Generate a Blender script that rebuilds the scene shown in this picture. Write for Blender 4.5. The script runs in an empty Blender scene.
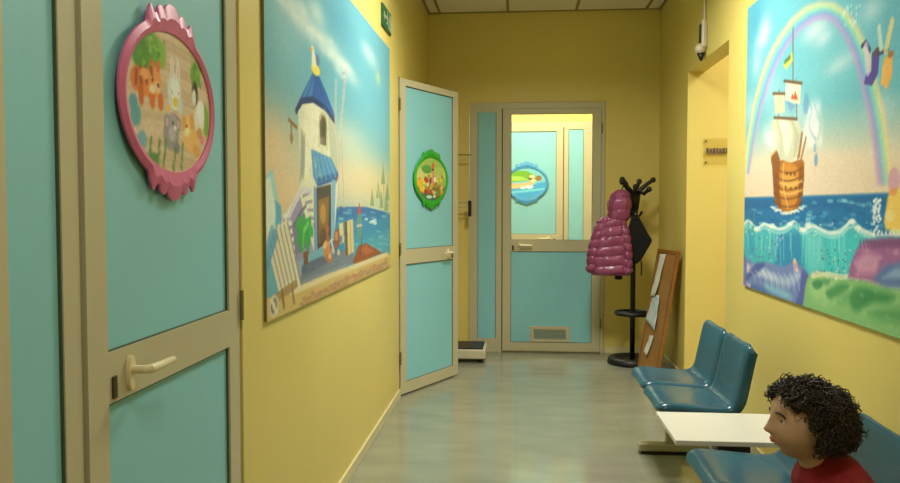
import bpy, bmesh, math, random
import numpy as np
from mathutils import Vector, Matrix, noise
random.seed(11)
PI = math.pi
sc = bpy.context.scene
COL = sc.collection

# ------------------------------------------------------------------ constants of the place (metres)
XL, XR, YE, HC = -0.79, 1.232, 6.94, 3.0        # left wall, right wall, end wall, ceiling height

# ------------------------------------------------------------------ colour and materials
def s2l(c):
    c = c / 255.0
    return c / 12.92 if c <= 0.04045 else ((c + 0.055) / 1.055) ** 2.4
def rgb(r, g, b): return (s2l(r), s2l(g), s2l(b), 1.0)

def mat(name, col, rough=0.5, metal=0.0, spec=0.5, var=0.0, scale=8.0, bump=0.0, bscale=60.0, coat=0.0, sheen=0.0, sss=0.0):
    m = bpy.data.materials.new(name); m.use_nodes = True
    nt = m.node_tree; p = nt.nodes['Principled BSDF']
    p.inputs['Base Color'].default_value = col
    p.inputs['Roughness'].default_value = rough
    p.inputs['Metallic'].default_value = metal
    p.inputs['Specular IOR Level'].default_value = spec
    p.inputs['Coat Weight'].default_value = coat
    p.inputs['Sheen Weight'].default_value = sheen
    tc = nt.nodes.new('ShaderNodeTexCoord')
    if var > 0:
        n = nt.nodes.new('ShaderNodeTexNoise'); n.inputs['Scale'].default_value = scale; n.inputs['Detail'].default_value = 4
        nt.links.new(tc.outputs['Object'], n.inputs['Vector'])
        r = nt.nodes.new('ShaderNodeValToRGB')
        r.color_ramp.elements[0].position = .3; r.color_ramp.elements[1].position = .7
        r.color_ramp.elements[0].color = (col[0]*(1-var), col[1]*(1-var), col[2]*(1-var), 1)
        r.color_ramp.elements[1].color = (min(1, col[0]*(1+var)), min(1, col[1]*(1+var)), min(1, col[2]*(1+var)), 1)
        nt.links.new(n.outputs['Fac'], r.inputs['Fac']); nt.links.new(r.outputs['Color'], p.inputs['Base Color'])
    if bump > 0:
        n = nt.nodes.new('ShaderNodeTexNoise'); n.inputs['Scale'].default_value = bscale; n.inputs['Detail'].default_value = 3
        nt.links.new(tc.outputs['Object'], n.inputs['Vector'])
        b = nt.nodes.new('ShaderNodeBump'); b.inputs['Strength'].default_value = bump; b.inputs['Distance'].default_value = .01
        nt.links.new(n.outputs['Fac'], b.inputs['Height']); nt.links.new(b.outputs['Normal'], p.inputs['Normal'])
    return m

def art_mat(name, rough=.35):
    m = bpy.data.materials.new(name); m.use_nodes = True
    nt = m.node_tree; p = nt.nodes['Principled BSDF']
    a = nt.nodes.new('ShaderNodeAttribute'); a.attribute_name = 'print'
    nt.links.new(a.outputs['Color'], p.inputs['Base Color'])
    p.inputs['Roughness'].default_value = rough; p.inputs['Specular IOR Level'].default_value = .3
    return m

def glass_mat(name, tint, gloss=.07, solid=0.0):
    m = bpy.data.materials.new(name); m.use_nodes = True
    nt = m.node_tree; nt.nodes.clear()
    o = nt.nodes.new('ShaderNodeOutputMaterial'); mx = nt.nodes.new('ShaderNodeMixShader')
    t = nt.nodes.new('ShaderNodeBsdfTransparent'); t.inputs['Color'].default_value = tint
    g = nt.nodes.new('ShaderNodeBsdfGlossy'); g.inputs['Roughness'].default_value = .03
    mx.inputs['Fac'].default_value = gloss
    nt.links.new(t.outputs[0], mx.inputs[1]); nt.links.new(g.outputs[0], mx.inputs[2])
    nt.links.new(mx.outputs[0], o.inputs['Surface'])
    return m

def floor_mat():
    m = mat('polished_vinyl_floor', rgb(164, 164, 142), .13, spec=.6)
    nt = m.node_tree; p = nt.nodes['Principled BSDF']
    tc = nt.nodes['Texture Coordinate']
    n = nt.nodes.new('ShaderNodeTexNoise'); n.inputs['Scale'].default_value = 3.0; n.inputs['Detail'].default_value = 6
    mp = nt.nodes.new('ShaderNodeMapping'); mp.inputs['Scale'].default_value = (1.0, 2.2, 1)
    nt.links.new(tc.outputs['Object'], mp.inputs['Vector']); nt.links.new(mp.outputs[0], n.inputs['Vector'])
    r = nt.nodes.new('ShaderNodeValToRGB'); r.color_ramp.elements[0].position = .3; r.color_ramp.elements[1].position = .7
    r.color_ramp.elements[0].color = rgb(128, 131, 113); r.color_ramp.elements[1].color = rgb(142, 144, 124)
    nt.links.new(n.outputs['Fac'], r.inputs['Fac'])
    br = nt.nodes.new('ShaderNodeTexBrick'); br.offset = 0.0
    br.inputs['Color1'].default_value = (1, 1, 1, 1); br.inputs['Color2'].default_value = (.97, .97, .97, 1); br.inputs['Mortar'].default_value = (.90, .90, .88, 1)
    br.inputs['Scale'].default_value = 1.0; br.inputs['Brick Width'].default_value = .6; br.inputs['Row Height'].default_value = .6
    br.inputs['Mortar Size'].default_value = .003; br.inputs['Mortar Smooth'].default_value = .4
    nt.links.new(tc.outputs['Object'], br.inputs['Vector'])
    mul = nt.nodes.new('ShaderNodeMix'); mul.data_type = 'RGBA'; mul.blend_type = 'MULTIPLY'; mul.inputs['Factor'].default_value = 1
    nt.links.new(r.outputs['Color'], mul.inputs['A']); nt.links.new(br.outputs['Color'], mul.inputs['B'])
    nt.links.new(mul.outputs['Result'], p.inputs['Base Color'])
    n2 = nt.nodes.new('ShaderNodeTexNoise'); n2.inputs['Scale'].default_value = 5; n2.inputs['Detail'].default_value = 2
    mp2 = nt.nodes.new('ShaderNodeMapping'); mp2.inputs['Scale'].default_value = (1.0, 5.0, 1)
    nt.links.new(tc.outputs['Object'], mp2.inputs['Vector']); nt.links.new(mp2.outputs[0], n2.inputs['Vector'])
    b = nt.nodes.new('ShaderNodeBump'); b.inputs['Strength'].default_value = .014; b.inputs['Distance'].default_value = .02
    nt.links.new(n2.outputs['Fac'], b.inputs['Height']); nt.links.new(b.outputs['Normal'], p.inputs['Normal'])
    return m

WALL = mat('yellow_wall_paint', rgb(218, 199, 113), .42, spec=.35, var=.03, scale=1.5, bump=.05, bscale=120)
CEIL = mat('ceiling_tile', rgb(238, 232, 214), .8, var=.03, scale=3)
GRID = mat('ceiling_rail', rgb(150, 138, 84), .6)
FLOOR = floor_mat()
CREAM = mat('cream_lacquered_aluminium', rgb(190, 182, 148), .35, spec=.45, var=.02, scale=3)
AQUA = mat('aqua_laminate', rgb(136, 198, 205), .42, spec=.35, var=.03, scale=2.5)
GASKET_GAP = mat('rubber_gasket_and_gap_shade', rgb(66, 84, 60), .7)  # gasket rubber; also colours the painted shade in the leaf gaps
SKIRT = mat('cream_skirting', rgb(206, 196, 150), .4)
BRASS = mat('grey_lock_metal', rgb(80, 66, 40), .4, metal=.6)
HANDLE = mat('cream_handle', rgb(222, 208, 166), .25, spec=.5)
GLASS = glass_mat('clear_door_glass', (.96, .97, .95, 1), .06)
PLEXI = glass_mat('acrylic_plate', (.96, .94, .88, 1), .04)
VENT = mat('grey_grille', rgb(150, 160, 140), .5)
BLUE = mat('blue_polypropylene', rgb(28, 78, 97), .25, spec=.5, var=.05, scale=6)
WHITE = mat('white_laminate', rgb(212, 208, 196), .35)
STEEL = mat('pale_painted_steel', rgb(176, 172, 146), .35, metal=.2)
BLACK = mat('black_plastic', rgb(13, 13, 12), .45)
BLACKCLOTH = mat('black_cloth', rgb(12, 13, 12), .9, bump=.3, bscale=80)
PINKJ = mat('mauve_pink_nylon', rgb(132, 60, 96), .3, spec=.55, var=.06, scale=9, bump=.18, bscale=28)
WOOD = mat('orange_wood', rgb(140, 90, 36), .45, var=.18, scale=9)
HARD = mat('hardboard', rgb(158, 114, 56), .6, var=.12, scale=6)
PAPER = mat('white_paper', rgb(214, 214, 202), .7, var=.05, scale=14)
PAPERB = mat('bluish_printed_paper', rgb(190, 202, 208), .7, var=.16, scale=22)
PINKF = mat('pink_frame_lacquer', rgb(206, 100, 142), .4)
GREENF = mat('green_frame_lacquer', rgb(40, 158, 44), .4)
BLUEF = mat('blue_frame_lacquer', rgb(66, 150, 200), .4)
MDFEDGE = mat('panel_edge', rgb(120, 112, 70), .6)
ART = art_mat('printed_panel')
SIGN = mat('sign_green', rgb(24, 88, 52), .5)
SIGNW = mat('sign_white', rgb(150, 164, 132), .5)
OFFW = mat('off_white_plastic', rgb(196, 188, 160), .4)
SKIN = mat('skin', rgb(192, 154, 124), .5, var=.05, scale=14)
LIPS = mat('lip_skin', rgb(184, 104, 92), .45)
EYEW = mat('eye_white', rgb(226, 222, 214), .2)
IRIS = mat('iris_brown', rgb(40, 24, 14), .15)
HAIRM = mat('dark_brown_hair', rgb(42, 31, 18), .6, var=.35, scale=30)
RED = mat('red_knit', rgb(136, 18, 28), .85, var=.08, scale=40, bump=.3, bscale=150)
NAVY = mat('navy_cloth', rgb(34, 40, 66), .85)
LAMPM = bpy.data.materials.new('lamp_diffuser'); LAMPM.use_nodes = True
_p = LAMPM.node_tree.nodes['Principled BSDF']; _p.inputs['Emission Color'].default_value = (1, .95, .80, 1); _p.inputs['Emission Strength'].default_value = 2.5

# ------------------------------------------------------------------ mesh helpers
class MB:
    def __init__(s): s.bm = bmesh.new()
    def box(s, x0, x1, y0, y1, z0, z1):
        M = Matrix.Translation(((x0+x1)/2, (y0+y1)/2, (z0+z1)/2)) @ Matrix.Diagonal((abs(x1-x0), abs(y1-y0), abs(z1-z0), 1))
        bmesh.ops.create_cube(s.bm, size=1, matrix=M); return s
    def ball(s, c, r, seg=16, rot=None):
        r = (r, r, r) if not hasattr(r, '__len__') else r
        M = Matrix.Translation(c) @ (rot.to_4x4() if rot else Matrix()) @ Matrix.Diagonal((r[0], r[1], r[2], 1))
        bmesh.ops.create_uvsphere(s.bm, u_segments=seg, v_segments=max(6, seg*2//3), radius=1, matrix=M); return s
    def tube(s, pts, rad, seg=12, cap=True):
        pts = [Vector(p) for p in pts]; n = len(pts)
        rad = rad if hasattr(rad, '__len__') else [rad]*n
        rings = []; up = None
        for i, p in enumerate(pts):
            t = (pts[min(n-1, i+1)] - pts[max(0, i-1)]).normalized()
            if up is None:
                up = Vector((0, 0, 1)) if abs(t.z) < .9 else Vector((1, 0, 0))
            a = t.cross(up).normalized(); b = a.cross(t).normalized(); up = b
            rings.append([s.bm.verts.new(p + (a*math.cos(2*PI*k/seg) + b*math.sin(2*PI*k/seg))*rad[i]) for k in range(seg)])
        for i in range(n-1):
            for k in range(seg):
                s.bm.faces.new((rings[i][k], rings[i][(k+1) % seg], rings[i+1][(k+1) % seg], rings[i+1][k]))
        if cap:
            s.bm.faces.new(rings[0][::-1]); s.bm.faces.new(rings[-1])
        return s
    def capsule(s, a, b, ra, rb, seg=14):
        a = Vector(a); b = Vector(b)
        s.ball(a, ra, seg); s.ball(b, rb, seg); s.tube([a, b], [ra, rb], seg); return s
    def lathe(s, prof, c=(0, 0, 0), seg=40):
        c = Vector(c); rings = []
        for r, z in prof:
            if r < 1e-6: rings.append([s.bm.verts.new(c + Vector((0, 0, z)))])
            else: rings.append([s.bm.verts.new(c + Vector((r*math.cos(2*PI*k/seg), r*math.sin(2*PI*k/seg), z))) for k in range(seg)])
        for A, B in zip(rings, rings[1:]):
            for k in range(seg):
                k2 = (k+1) % seg
                if len(A) == 1: s.bm.faces.new((A[0], B[k2], B[k]))
                elif len(B) == 1: s.bm.faces.new((A[k], A[k2], B[0]))
                else: s.bm.faces.new((A[k], A[k2], B[k2], B[k]))
        return s
    def grid(s, P, close_u=False):
        V = [[s.bm.verts.new(p) for p in row] for row in P]
        for i in range(len(V)-1):
            m = len(V[i])
            for k in range(m if close_u else m-1):
                k2 = (k+1) % m
                s.bm.faces.new((V[i][k], V[i][k2], V[i+1][k2], V[i+1][k]))
        return V
    def prism(s, poly, y0, y1):                       # poly in local x, z ; thickness along y
        A = [s.bm.verts.new((x, y0, z)) for x, z in poly]; B = [s.bm.verts.new((x, y1, z)) for x, z in poly]
        n = len(poly)
        s.bm.faces.new(A); s.bm.faces.new(B[::-1])
        for k in range(n): s.bm.faces.new((A[k], B[k], B[(k+1) % n], A[(k+1) % n]))
        return s
    def build(s, name, m, parent=None, bevel=0, smooth=False, mods=()):
        bmesh.ops.recalc_face_normals(s.bm, faces=s.bm.faces[:])
        me = bpy.data.meshes.new(name); s.bm.to_mesh(me); s.bm.free()
        me.materials.append(m)
        o = bpy.data.objects.new(name, me); COL.objects.link(o)
        if smooth:
            for f in me.polygons: f.use_smooth = True
        if bevel:
            b = o.modifiers.new('bevel', 'BEVEL'); b.width = bevel; b.segments = 2; b.limit_method = 'ANGLE'
        if parent: o.parent = parent
        return o

def tag(o, label=None, cat=None, group=None, kind=None):
    if label: o['label'] = label
    if cat: o['category'] = cat
    if group: o['group'] = group
    if kind: o['kind'] = kind
    return o
def empty(name, loc=(0, 0, 0), rz=0.0, label=None, cat=None, group=None, kind=None):
    o = bpy.data.objects.new(name, None); o.empty_display_size = .1; COL.objects.link(o)
    o.location = loc; o.rotation_euler = (0, 0, rz)
    return tag(o, label, cat, group, kind)
def structure(o): o['kind'] = 'structure'; return o
def remesh(o, voxel, smooth_it=4):
    r = o.modifiers.new('r', 'REMESH'); r.mode = 'VOXEL'; r.voxel_size = voxel; r.use_smooth_shade = True
    sm = o.modifiers.new('s', 'SMOOTH'); sm.iterations = smooth_it; sm.factor = .5
    dg = bpy.context.evaluated_depsgraph_get(); dg.update()
    me = bpy.data.meshes.new_from_object(o.evaluated_get(dg))
    old = o.data; o.modifiers.clear(); o.data = me
    if not me.materials: me.materials.append(old.materials[0])
    for f in me.polygons: f.use_smooth = True
    return o

# ------------------------------------------------------------------ printed pictures: painted in metres on the panel, stored as vertex colour
def inpoly(X, Y, pts):
    ins = np.zeros(X.shape, bool); n = len(pts)
    for i in range(n):
        x0, y0 = pts[i]; x1, y1 = pts[(i+1) % n]
        if y0 == y1: continue
        c = (y0 > Y) != (y1 > Y)
        ins ^= c & (X < (x1-x0)*(Y-y0)/(y1-y0) + x0)
    return ins
def segdist(X, Y, a, b):
    dx, dy = b[0]-a[0], b[1]-a[1]; l = dx*dx + dy*dy or 1e-9
    t = np.clip(((X-a[0])*dx + (Y-a[1])*dy)/l, 0, 1)
    return np.hypot(X-a[0]-t*dx, Y-a[1]-t*dy)
def paint(X, Y, cmds, gain=1.0, base=(200, 200, 190)):
    out = np.empty((X.size, 3)); out[:] = base
    for c in cmds:
        k, col, al = c[0], np.array(c[1], float), c[2]
        if k == 'E':
            _, _, _, soft, cx, cy, rx, ry = c
            q = np.hypot((X-cx)/rx, (Y-cy)/ry)
            w = np.exp(-1.6*q*q) if soft >= 1 else np.clip((1.0 + soft/2 - q)/max(soft, .02), 0, 1)
        elif k == 'P':
            soft, pts = c[3], c[4]
            ins = inpoly(X, Y, pts); d = np.full(X.shape, 9.0)
            for i in range(len(pts)): d = np.minimum(d, segdist(X, Y, pts[i], pts[(i+1) % len(pts)]))
            w = np.clip(.5 + np.where(ins, d, -d)/max(soft, 1e-4), 0, 1)
        else:
            wd, pts = c[3], c[4]; d = np.full(X.shape, 9.0)
            for i in range(len(pts)-1): d = np.minimum(d, segdist(X, Y, pts[i], pts[i+1]))
            w = np.clip((wd*.5 + .004 - d)/.006, 0, 1)
        w = (w*al)[:, None]
        out = out*(1-w) + col*w
    out = out*(1+np.random.default_rng(2).normal(0, .022, (X.size, 1)))
    v = np.clip(out/255.0, 0, 1)
    lin = np.where(v <= .04045, v/12.92, ((v+.055)/1.055)**2.4)
    return np.clip(lin*gain, 0, .9)
def set_print(me, colors):
    a = me.color_attributes.new('print', 'FLOAT_COLOR', 'POINT')
    f = np.ones((len(me.vertices), 4), np.float32); f[:len(colors), :3] = colors
    a.data.foreach_set('color', f.ravel())
def rect_print(name, w, h, nx, nz, cmds, parent, y, gain):
    xs = np.linspace(0, w, nx); zs = np.linspace(0, h, nz)
    X, Z = np.meshgrid(xs, zs); V = np.stack([X.ravel(), np.full(X.size, y), Z.ravel()], 1)
    idx = np.arange(nx*nz).reshape(nz, nx)
    F = np.stack([idx[:-1, :-1], idx[:-1, 1:], idx[1:, 1:], idx[1:, :-1]], -1).reshape(-1, 4)
    me = bpy.data.meshes.new(name); me.from_pydata(V.tolist(), [], F.tolist())
    me.materials.append(ART); set_print(me, paint(X.ravel(), Z.ravel(), cmds, gain))
    o = bpy.data.objects.new(name, me); COL.objects.link(o); o.parent = parent
    return o
def oval_print(name, a, b, cmds, parent, y, gain, nr=46, nt=120):
    V = [(0, y, 0)]
    for i in range(1, nr+1):
        for k in range(nt):
            t = 2*PI*k/nt; V.append((a*i/nr*math.cos(t), y, b*i/nr*math.sin(t)))
    F = [(0, 1+k, 1+(k+1) % nt) for k in range(nt)]
    for i in range(nr-1):
        for k in range(nt):
            p = 1+i*nt; k2 = (k+1) % nt
            F.append((p+k, p+nt+k, p+nt+k2, p+k2))
    me = bpy.data.meshes.new(name); me.from_pydata(V, [], F); me.materials.append(ART)
    A = np.array(V); set_print(me, paint(A[:, 0], A[:, 2], cmds, gain))
    o = bpy.data.objects.new(name, me); COL.objects.link(o); o.parent = parent
    return o

ART_MILL=[
('P',(104,170,184),1,0.006,[(-0.002,1.451),(2.568,1.484),(2.53,-0.421),(-0.049,-0.017)]),
('E',(146,196,202),0.8,1,0.22,0.957,0.33,0.21),
('E',(106,174,190),0.7,1,1.893,1.006,0.78,0.3),
('E',(88,152,178),0.6,1,1.046,1.186,0.36,0.12),
('E',(222,192,150),1,1,0.047,0.542,0.34,0.186),
('E',(226,190,146),1,1,0.215,0.419,0.48,0.2),
('E',(214,202,166),1,1,1.235,0.489,1.32,0.208),
('E',(216,198,150),0.9,1,1.974,0.471,0.96,0.18),
('E',(206,208,180),0.6,1,1.133,0.667,0.63,0.12),
('E',(204,218,210),0.85,1,0.305,1.044,0.12,0.048),
('E',(204,218,210),0.8,1,0.458,1.032,0.168,0.064),
('E',(204,218,210),0.75,1,0.632,1.118,0.165,0.064),
('E',(204,218,210),0.75,1,0.691,1.031,0.192,0.056),
('E',(204,218,210),0.75,1,0.892,1.024,0.216,0.056),
('E',(204,218,210),0.65,1,1.121,0.998,0.22,0.048),
('E',(204,218,210),0.7,1,0.406,1.084,0.117,0.04),
('E',(204,218,210),0.45,1,1.292,0.973,0.207,0.045),
('E',(204,218,210),0.5,1,1.778,1.159,0.261,0.06),
('E',(204,218,210),0.45,1,1.667,1.179,0.162,0.04),
('E',(204,218,210),0.7,1,0.168,1.062,0.099,0.056),
('E',(216,226,214),0.4,1,0.194,1.066,0.0503,0.0109),
('E',(216,226,214),0.4,1,0.203,1.042,0.0633,0.0186),
('E',(216,226,214),0.4,1,0.316,1.072,0.0553,0.0164),
('E',(216,226,214),0.4,1,0.276,1.059,0.0437,0.0201),
('E',(216,226,214),0.4,1,0.388,1.033,0.0702,0.0151),
('E',(216,226,214),0.4,1,0.355,1.026,0.0623,0.0257),
('E',(216,226,214),0.4,1,0.464,1.077,0.0626,0.0227),
('E',(216,226,214),0.4,1,0.449,1.057,0.0575,0.0101),
('E',(216,226,214),0.4,1,0.543,1.022,0.065,0.0126),
('E',(216,226,214),0.4,1,0.577,1.039,0.0791,0.0256),
('E',(216,226,214),0.4,1,0.557,1.034,0.072,0.0189),
('E',(216,226,214),0.4,1,0.544,1.028,0.0761,0.0127),
('E',(216,226,214),0.4,1,0.564,1.0,0.0538,0.0206),
('E',(216,226,214),0.4,1,0.668,1.03,0.0899,0.0151),
('E',(216,226,214),0.4,1,0.699,1.036,0.0784,0.0164),
('E',(216,226,214),0.4,1,0.731,0.992,0.0634,0.0209),
('E',(216,226,214),0.4,1,0.869,1.056,0.0573,0.0157),
('E',(216,226,214),0.4,1,0.889,1.009,0.0668,0.0173),
('E',(216,226,214),0.4,1,0.831,0.998,0.0532,0.0232),
('E',(216,226,214),0.4,1,1.009,0.981,0.0989,0.0274),
('E',(216,226,214),0.4,1,0.895,0.999,0.1062,0.0244),
('E',(216,226,214),0.4,1,1.015,0.958,0.0924,0.0251),
('E',(216,226,214),0.4,1,1.044,1.01,0.0866,0.0177),
('E',(216,226,214),0.4,1,1.112,0.947,0.0839,0.0152),
('E',(216,226,214),0.4,1,1.097,0.996,0.107,0.0223),
('E',(216,226,214),0.4,1,1.203,1.007,0.1249,0.0235),
('E',(226,226,140),0.45,1,1.988,1.087,0.096,0.048),
('P',(34,104,164),1,0.006,[(0.839,0.364),(2.546,0.364),(2.534,-0.229),(0.828,-0.028)]),
('P',(46,132,176),1,0.05,[(0.909,0.307),(2.545,0.307),(2.534,-0.229),(0.899,-0.036)]),
('P',(74,164,182),0.8,0.08,[(1.1,0.213),(2.543,0.205),(2.534,-0.229),(1.093,-0.059)]),
('L',(150,200,205),0.5,0.008,[(1.162,0.335),(1.249,0.333)]),
('L',(150,200,205),0.5,0.008,[(1.001,0.311),(1.08,0.309)]),
('L',(150,200,205),0.5,0.008,[(1.764,0.306),(1.883,0.303)]),
('L',(150,200,205),0.5,0.008,[(0.984,0.238),(1.063,0.234)]),
('L',(150,200,205),0.5,0.008,[(1.202,0.107),(1.291,0.1)]),
('L',(150,200,205),0.5,0.008,[(1.067,0.226),(1.149,0.222)]),
('L',(150,200,205),0.5,0.008,[(1.913,0.229),(2.041,0.224)]),
('L',(150,200,205),0.5,0.008,[(2.287,0.196),(2.437,0.189)]),
('L',(150,200,205),0.5,0.008,[(1.197,0.249),(1.286,0.246)]),
('L',(150,200,205),0.5,0.008,[(0.981,0.254),(1.059,0.25)]),
('L',(150,200,205),0.5,0.008,[(1.202,0.133),(1.291,0.127)]),
('L',(150,200,205),0.5,0.008,[(2.007,0.199),(2.14,0.193)]),
('L',(150,200,205),0.5,0.008,[(0.976,0.292),(1.054,0.289)]),
('L',(150,200,205),0.5,0.008,[(1.199,0.298),(1.288,0.296)]),
('L',(150,200,205),0.5,0.008,[(1.183,0.139),(1.271,0.133)]),
('L',(150,200,205),0.5,0.008,[(1.09,0.337),(1.174,0.336)]),
('L',(150,200,205),0.5,0.008,[(2.176,0.173),(2.319,0.166)]),
('L',(150,200,205),0.5,0.008,[(2.293,0.219),(2.444,0.214)]),
('L',(150,200,205),0.5,0.008,[(2.126,0.148),(2.267,0.14)]),
('L',(150,200,205),0.5,0.008,[(1.939,0.13),(2.068,0.122)]),
('L',(150,200,205),0.5,0.008,[(1.507,0.324),(1.612,0.322)]),
('L',(150,200,205),0.5,0.008,[(1.16,0.14),(1.247,0.133)]),
('L',(150,200,205),0.5,0.008,[(2.123,0.066),(2.263,0.055)]),
('L',(150,200,205),0.5,0.008,[(1.306,0.185),(1.4,0.18)]),
('L',(150,200,205),0.5,0.008,[(1.954,0.159),(2.083,0.152)]),
('L',(150,200,205),0.5,0.008,[(1.98,0.192),(2.111,0.186)]),
('L',(150,200,205),0.5,0.008,[(1.728,0.157),(1.845,0.151)]),
('L',(150,200,205),0.5,0.008,[(1.224,0.124),(1.314,0.117)]),
('L',(150,200,205),0.5,0.008,[(2.231,0.323),(2.377,0.321)]),
('L',(150,200,205),0.5,0.008,[(2.252,0.046),(2.401,0.035)]),
('L',(150,200,205),0.5,0.008,[(1.752,0.335),(1.87,0.333)]),
('L',(150,200,205),0.5,0.008,[(2.126,0.308),(2.267,0.305)]),
('L',(150,200,205),0.5,0.008,[(2.249,0.138),(2.398,0.13)]),
('L',(150,200,205),0.5,0.008,[(1.006,0.311),(1.085,0.309)]),
('L',(150,200,205),0.5,0.008,[(1.7,0.191),(1.815,0.185)]),
('L',(150,200,205),0.5,0.008,[(1.866,0.081),(1.991,0.072)]),
('L',(150,200,205),0.5,0.008,[(1.174,0.348),(1.261,0.347)]),
('L',(150,200,205),0.5,0.008,[(2.169,0.342),(2.312,0.341)]),
('L',(150,200,205),0.5,0.008,[(2.087,0.312),(2.225,0.309)]),
('L',(150,200,205),0.5,0.008,[(1.97,0.117),(2.101,0.109)]),
('E',(214,226,215),0.7,0.25,1.87,0.279,0.06,0.006),
('E',(214,226,215),0.7,0.25,1.87,0.291,0.06,0.0072),
('E',(214,226,215),0.7,0.25,1.808,0.288,0.06,0.006),
('E',(214,226,215),0.7,0.25,1.874,0.272,0.06,0.0072),
('E',(214,226,215),0.7,0.25,1.75,0.282,0.056,0.006),
('E',(214,226,215),0.7,0.25,1.626,0.3,0.054,0.006),
('E',(214,226,215),0.7,0.25,1.785,0.283,0.058,0.0072),
('P',(190,196,170),1,0.006,[(1.648,0.363),(1.849,0.413),(2.037,0.398),(2.243,0.43),(2.506,0.383),(2.505,0.32),(1.971,0.347)]),
('P',(120,150,92),0.8,0.006,[(1.731,0.369),(1.791,0.466),(1.86,0.369)]),
('P',(120,150,92),0.8,0.006,[(1.91,0.413),(1.975,0.515),(2.05,0.415)]),
('P',(120,150,92),0.8,0.006,[(2.072,0.496),(2.141,0.603),(2.223,0.501)]),
('P',(120,150,92),0.8,0.006,[(2.207,0.405),(2.28,0.514),(2.367,0.407)]),
('P',(120,150,92),0.8,0.006,[(2.003,0.358),(2.071,0.461),(2.15,0.358)]),
('P',(120,150,92),0.8,0.006,[(2.17,0.34),(2.243,0.448),(2.328,0.34)]),
('L',(150,130,90),0.8,0.012,[(2.142,0.626),(2.171,0.382)]),
('L',(190,200,150),0.8,0.02,[(1.943,0.481),(2.036,0.369)]),
('L',(80,120,90),0.8,0.01,[(2.317,0.54),(2.314,0.37)]),
('P',(150,206,206),1,0.006,[(0.005,0.458),(0.066,0.486),(0.136,0.368),(0.133,0.292),(0.056,0.185),(-0.004,0.19)]),
('P',(218,226,206),1,0.006,[(0.004,0.445),(0.044,0.459),(0.103,0.345),(0.037,0.225),(-0.003,0.221)]),
('P',(74,160,196),0.9,0.006,[(0.093,0.384),(0.157,0.365),(0.165,0.258),(0.11,0.254)]),
('P',(118,126,140),1,0.006,[(0.265,0.136),(0.635,0.161),(1.271,0.168),(1.362,0.095),(0.866,0.087),(0.275,0.066)]),
('P',(90,98,120),0.8,0.006,[(0.378,0.149),(0.698,0.165),(0.832,0.132),(0.43,0.108)]),
('P',(146,152,150),0.7,0.006,[(0.252,0.092),(0.831,0.098),(1.225,0.105),(1.016,0.075),(0.324,0.053)]),
('P',(150,142,172),1,0.006,[(0.212,0.311),(0.386,0.416),(0.551,0.396),(0.605,0.194),(0.278,0.156),(0.187,0.23)]),
('P',(120,112,150),0.8,0.006,[(0.282,0.302),(0.411,0.351),(0.489,0.216),(0.291,0.183)]),
('L',(222,218,202),1,0.028,[(0.441,0.468),(0.386,0.416),(0.297,0.365),(0.224,0.331),(0.188,0.277),(0.174,0.177)]),
('P',(228,226,212),1,0.006,[(0.179,0.338),(0.272,0.344),(0.271,0.327),(0.178,0.321)]),
('P',(134,134,160),0.8,0.006,[(0.178,0.321),(0.271,0.327),(0.271,0.316),(0.178,0.311)]),
('P',(228,226,212),1,0.006,[(0.188,0.31),(0.282,0.315),(0.281,0.298),(0.187,0.293)]),
('P',(134,134,160),0.8,0.006,[(0.187,0.293),(0.281,0.298),(0.281,0.287),(0.187,0.283)]),
('P',(228,226,212),1,0.006,[(0.197,0.282),(0.292,0.286),(0.291,0.269),(0.197,0.265)]),
('P',(134,134,160),0.8,0.006,[(0.197,0.265),(0.291,0.269),(0.291,0.258),(0.196,0.255)]),
('P',(228,226,212),1,0.006,[(0.207,0.253),(0.302,0.257),(0.301,0.239),(0.206,0.237)]),
('P',(134,134,160),0.8,0.006,[(0.206,0.237),(0.301,0.239),(0.301,0.229),(0.206,0.226)]),
('P',(228,226,212),1,0.006,[(0.216,0.225),(0.312,0.227),(0.312,0.209),(0.216,0.208)]),
('P',(134,134,160),0.8,0.006,[(0.216,0.208),(0.312,0.209),(0.311,0.199),(0.215,0.198)]),
('P',(228,226,212),1,0.006,[(0.226,0.196),(0.322,0.197),(0.322,0.179),(0.225,0.179)]),
('P',(134,134,160),0.8,0.006,[(0.225,0.179),(0.322,0.179),(0.322,0.169),(0.225,0.169)]),
('P',(228,226,212),1,0.006,[(0.235,0.167),(0.333,0.167),(0.332,0.149),(0.235,0.15)]),
('P',(134,134,160),0.8,0.006,[(0.235,0.15),(0.332,0.149),(0.332,0.139),(0.235,0.139)]),
('P',(214,214,182),1,0.006,[(0.37,0.729),(0.622,0.793),(0.939,0.744),(1.008,0.499),(0.906,0.221),(0.575,0.188),(0.386,0.401),(0.388,0.459)]),
('P',(228,226,196),0.9,0.05,[(0.436,0.738),(0.622,0.785),(0.714,0.71),(0.678,0.588),(0.468,0.462),(0.428,0.497)]),
('P',(176,182,158),0.8,0.03,[(0.798,0.753),(0.939,0.736),(1.008,0.499),(0.878,0.493)]),
('P',(112,118,96),0.6,0.03,[(0.406,0.64),(0.459,0.623),(0.441,0.475),(0.388,0.459)]),
('P',(150,146,170),0.5,0.006,[(0.418,0.605),(0.459,0.609),(0.455,0.491),(0.415,0.482)]),
('P',(40,96,166),1,0.006,[(0.58,0.878),(0.656,0.884),(0.783,0.832),(0.939,0.753),(0.92,0.725),(0.764,0.765),(0.577,0.775),(0.423,0.75),(0.344,0.697),(0.357,0.727),(0.464,0.8)]),
('P',(74,136,190),0.8,0.006,[(0.58,0.871),(0.61,0.876),(0.563,0.785),(0.45,0.761),(0.396,0.736),(0.478,0.802)]),
('L',(30,60,110),1,0.022,[(0.344,0.701),(0.423,0.747),(0.577,0.773),(0.764,0.765),(0.929,0.73)]),
('L',(34,78,140),0.7,0.008,[(0.594,0.866),(0.477,0.765)]),
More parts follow.
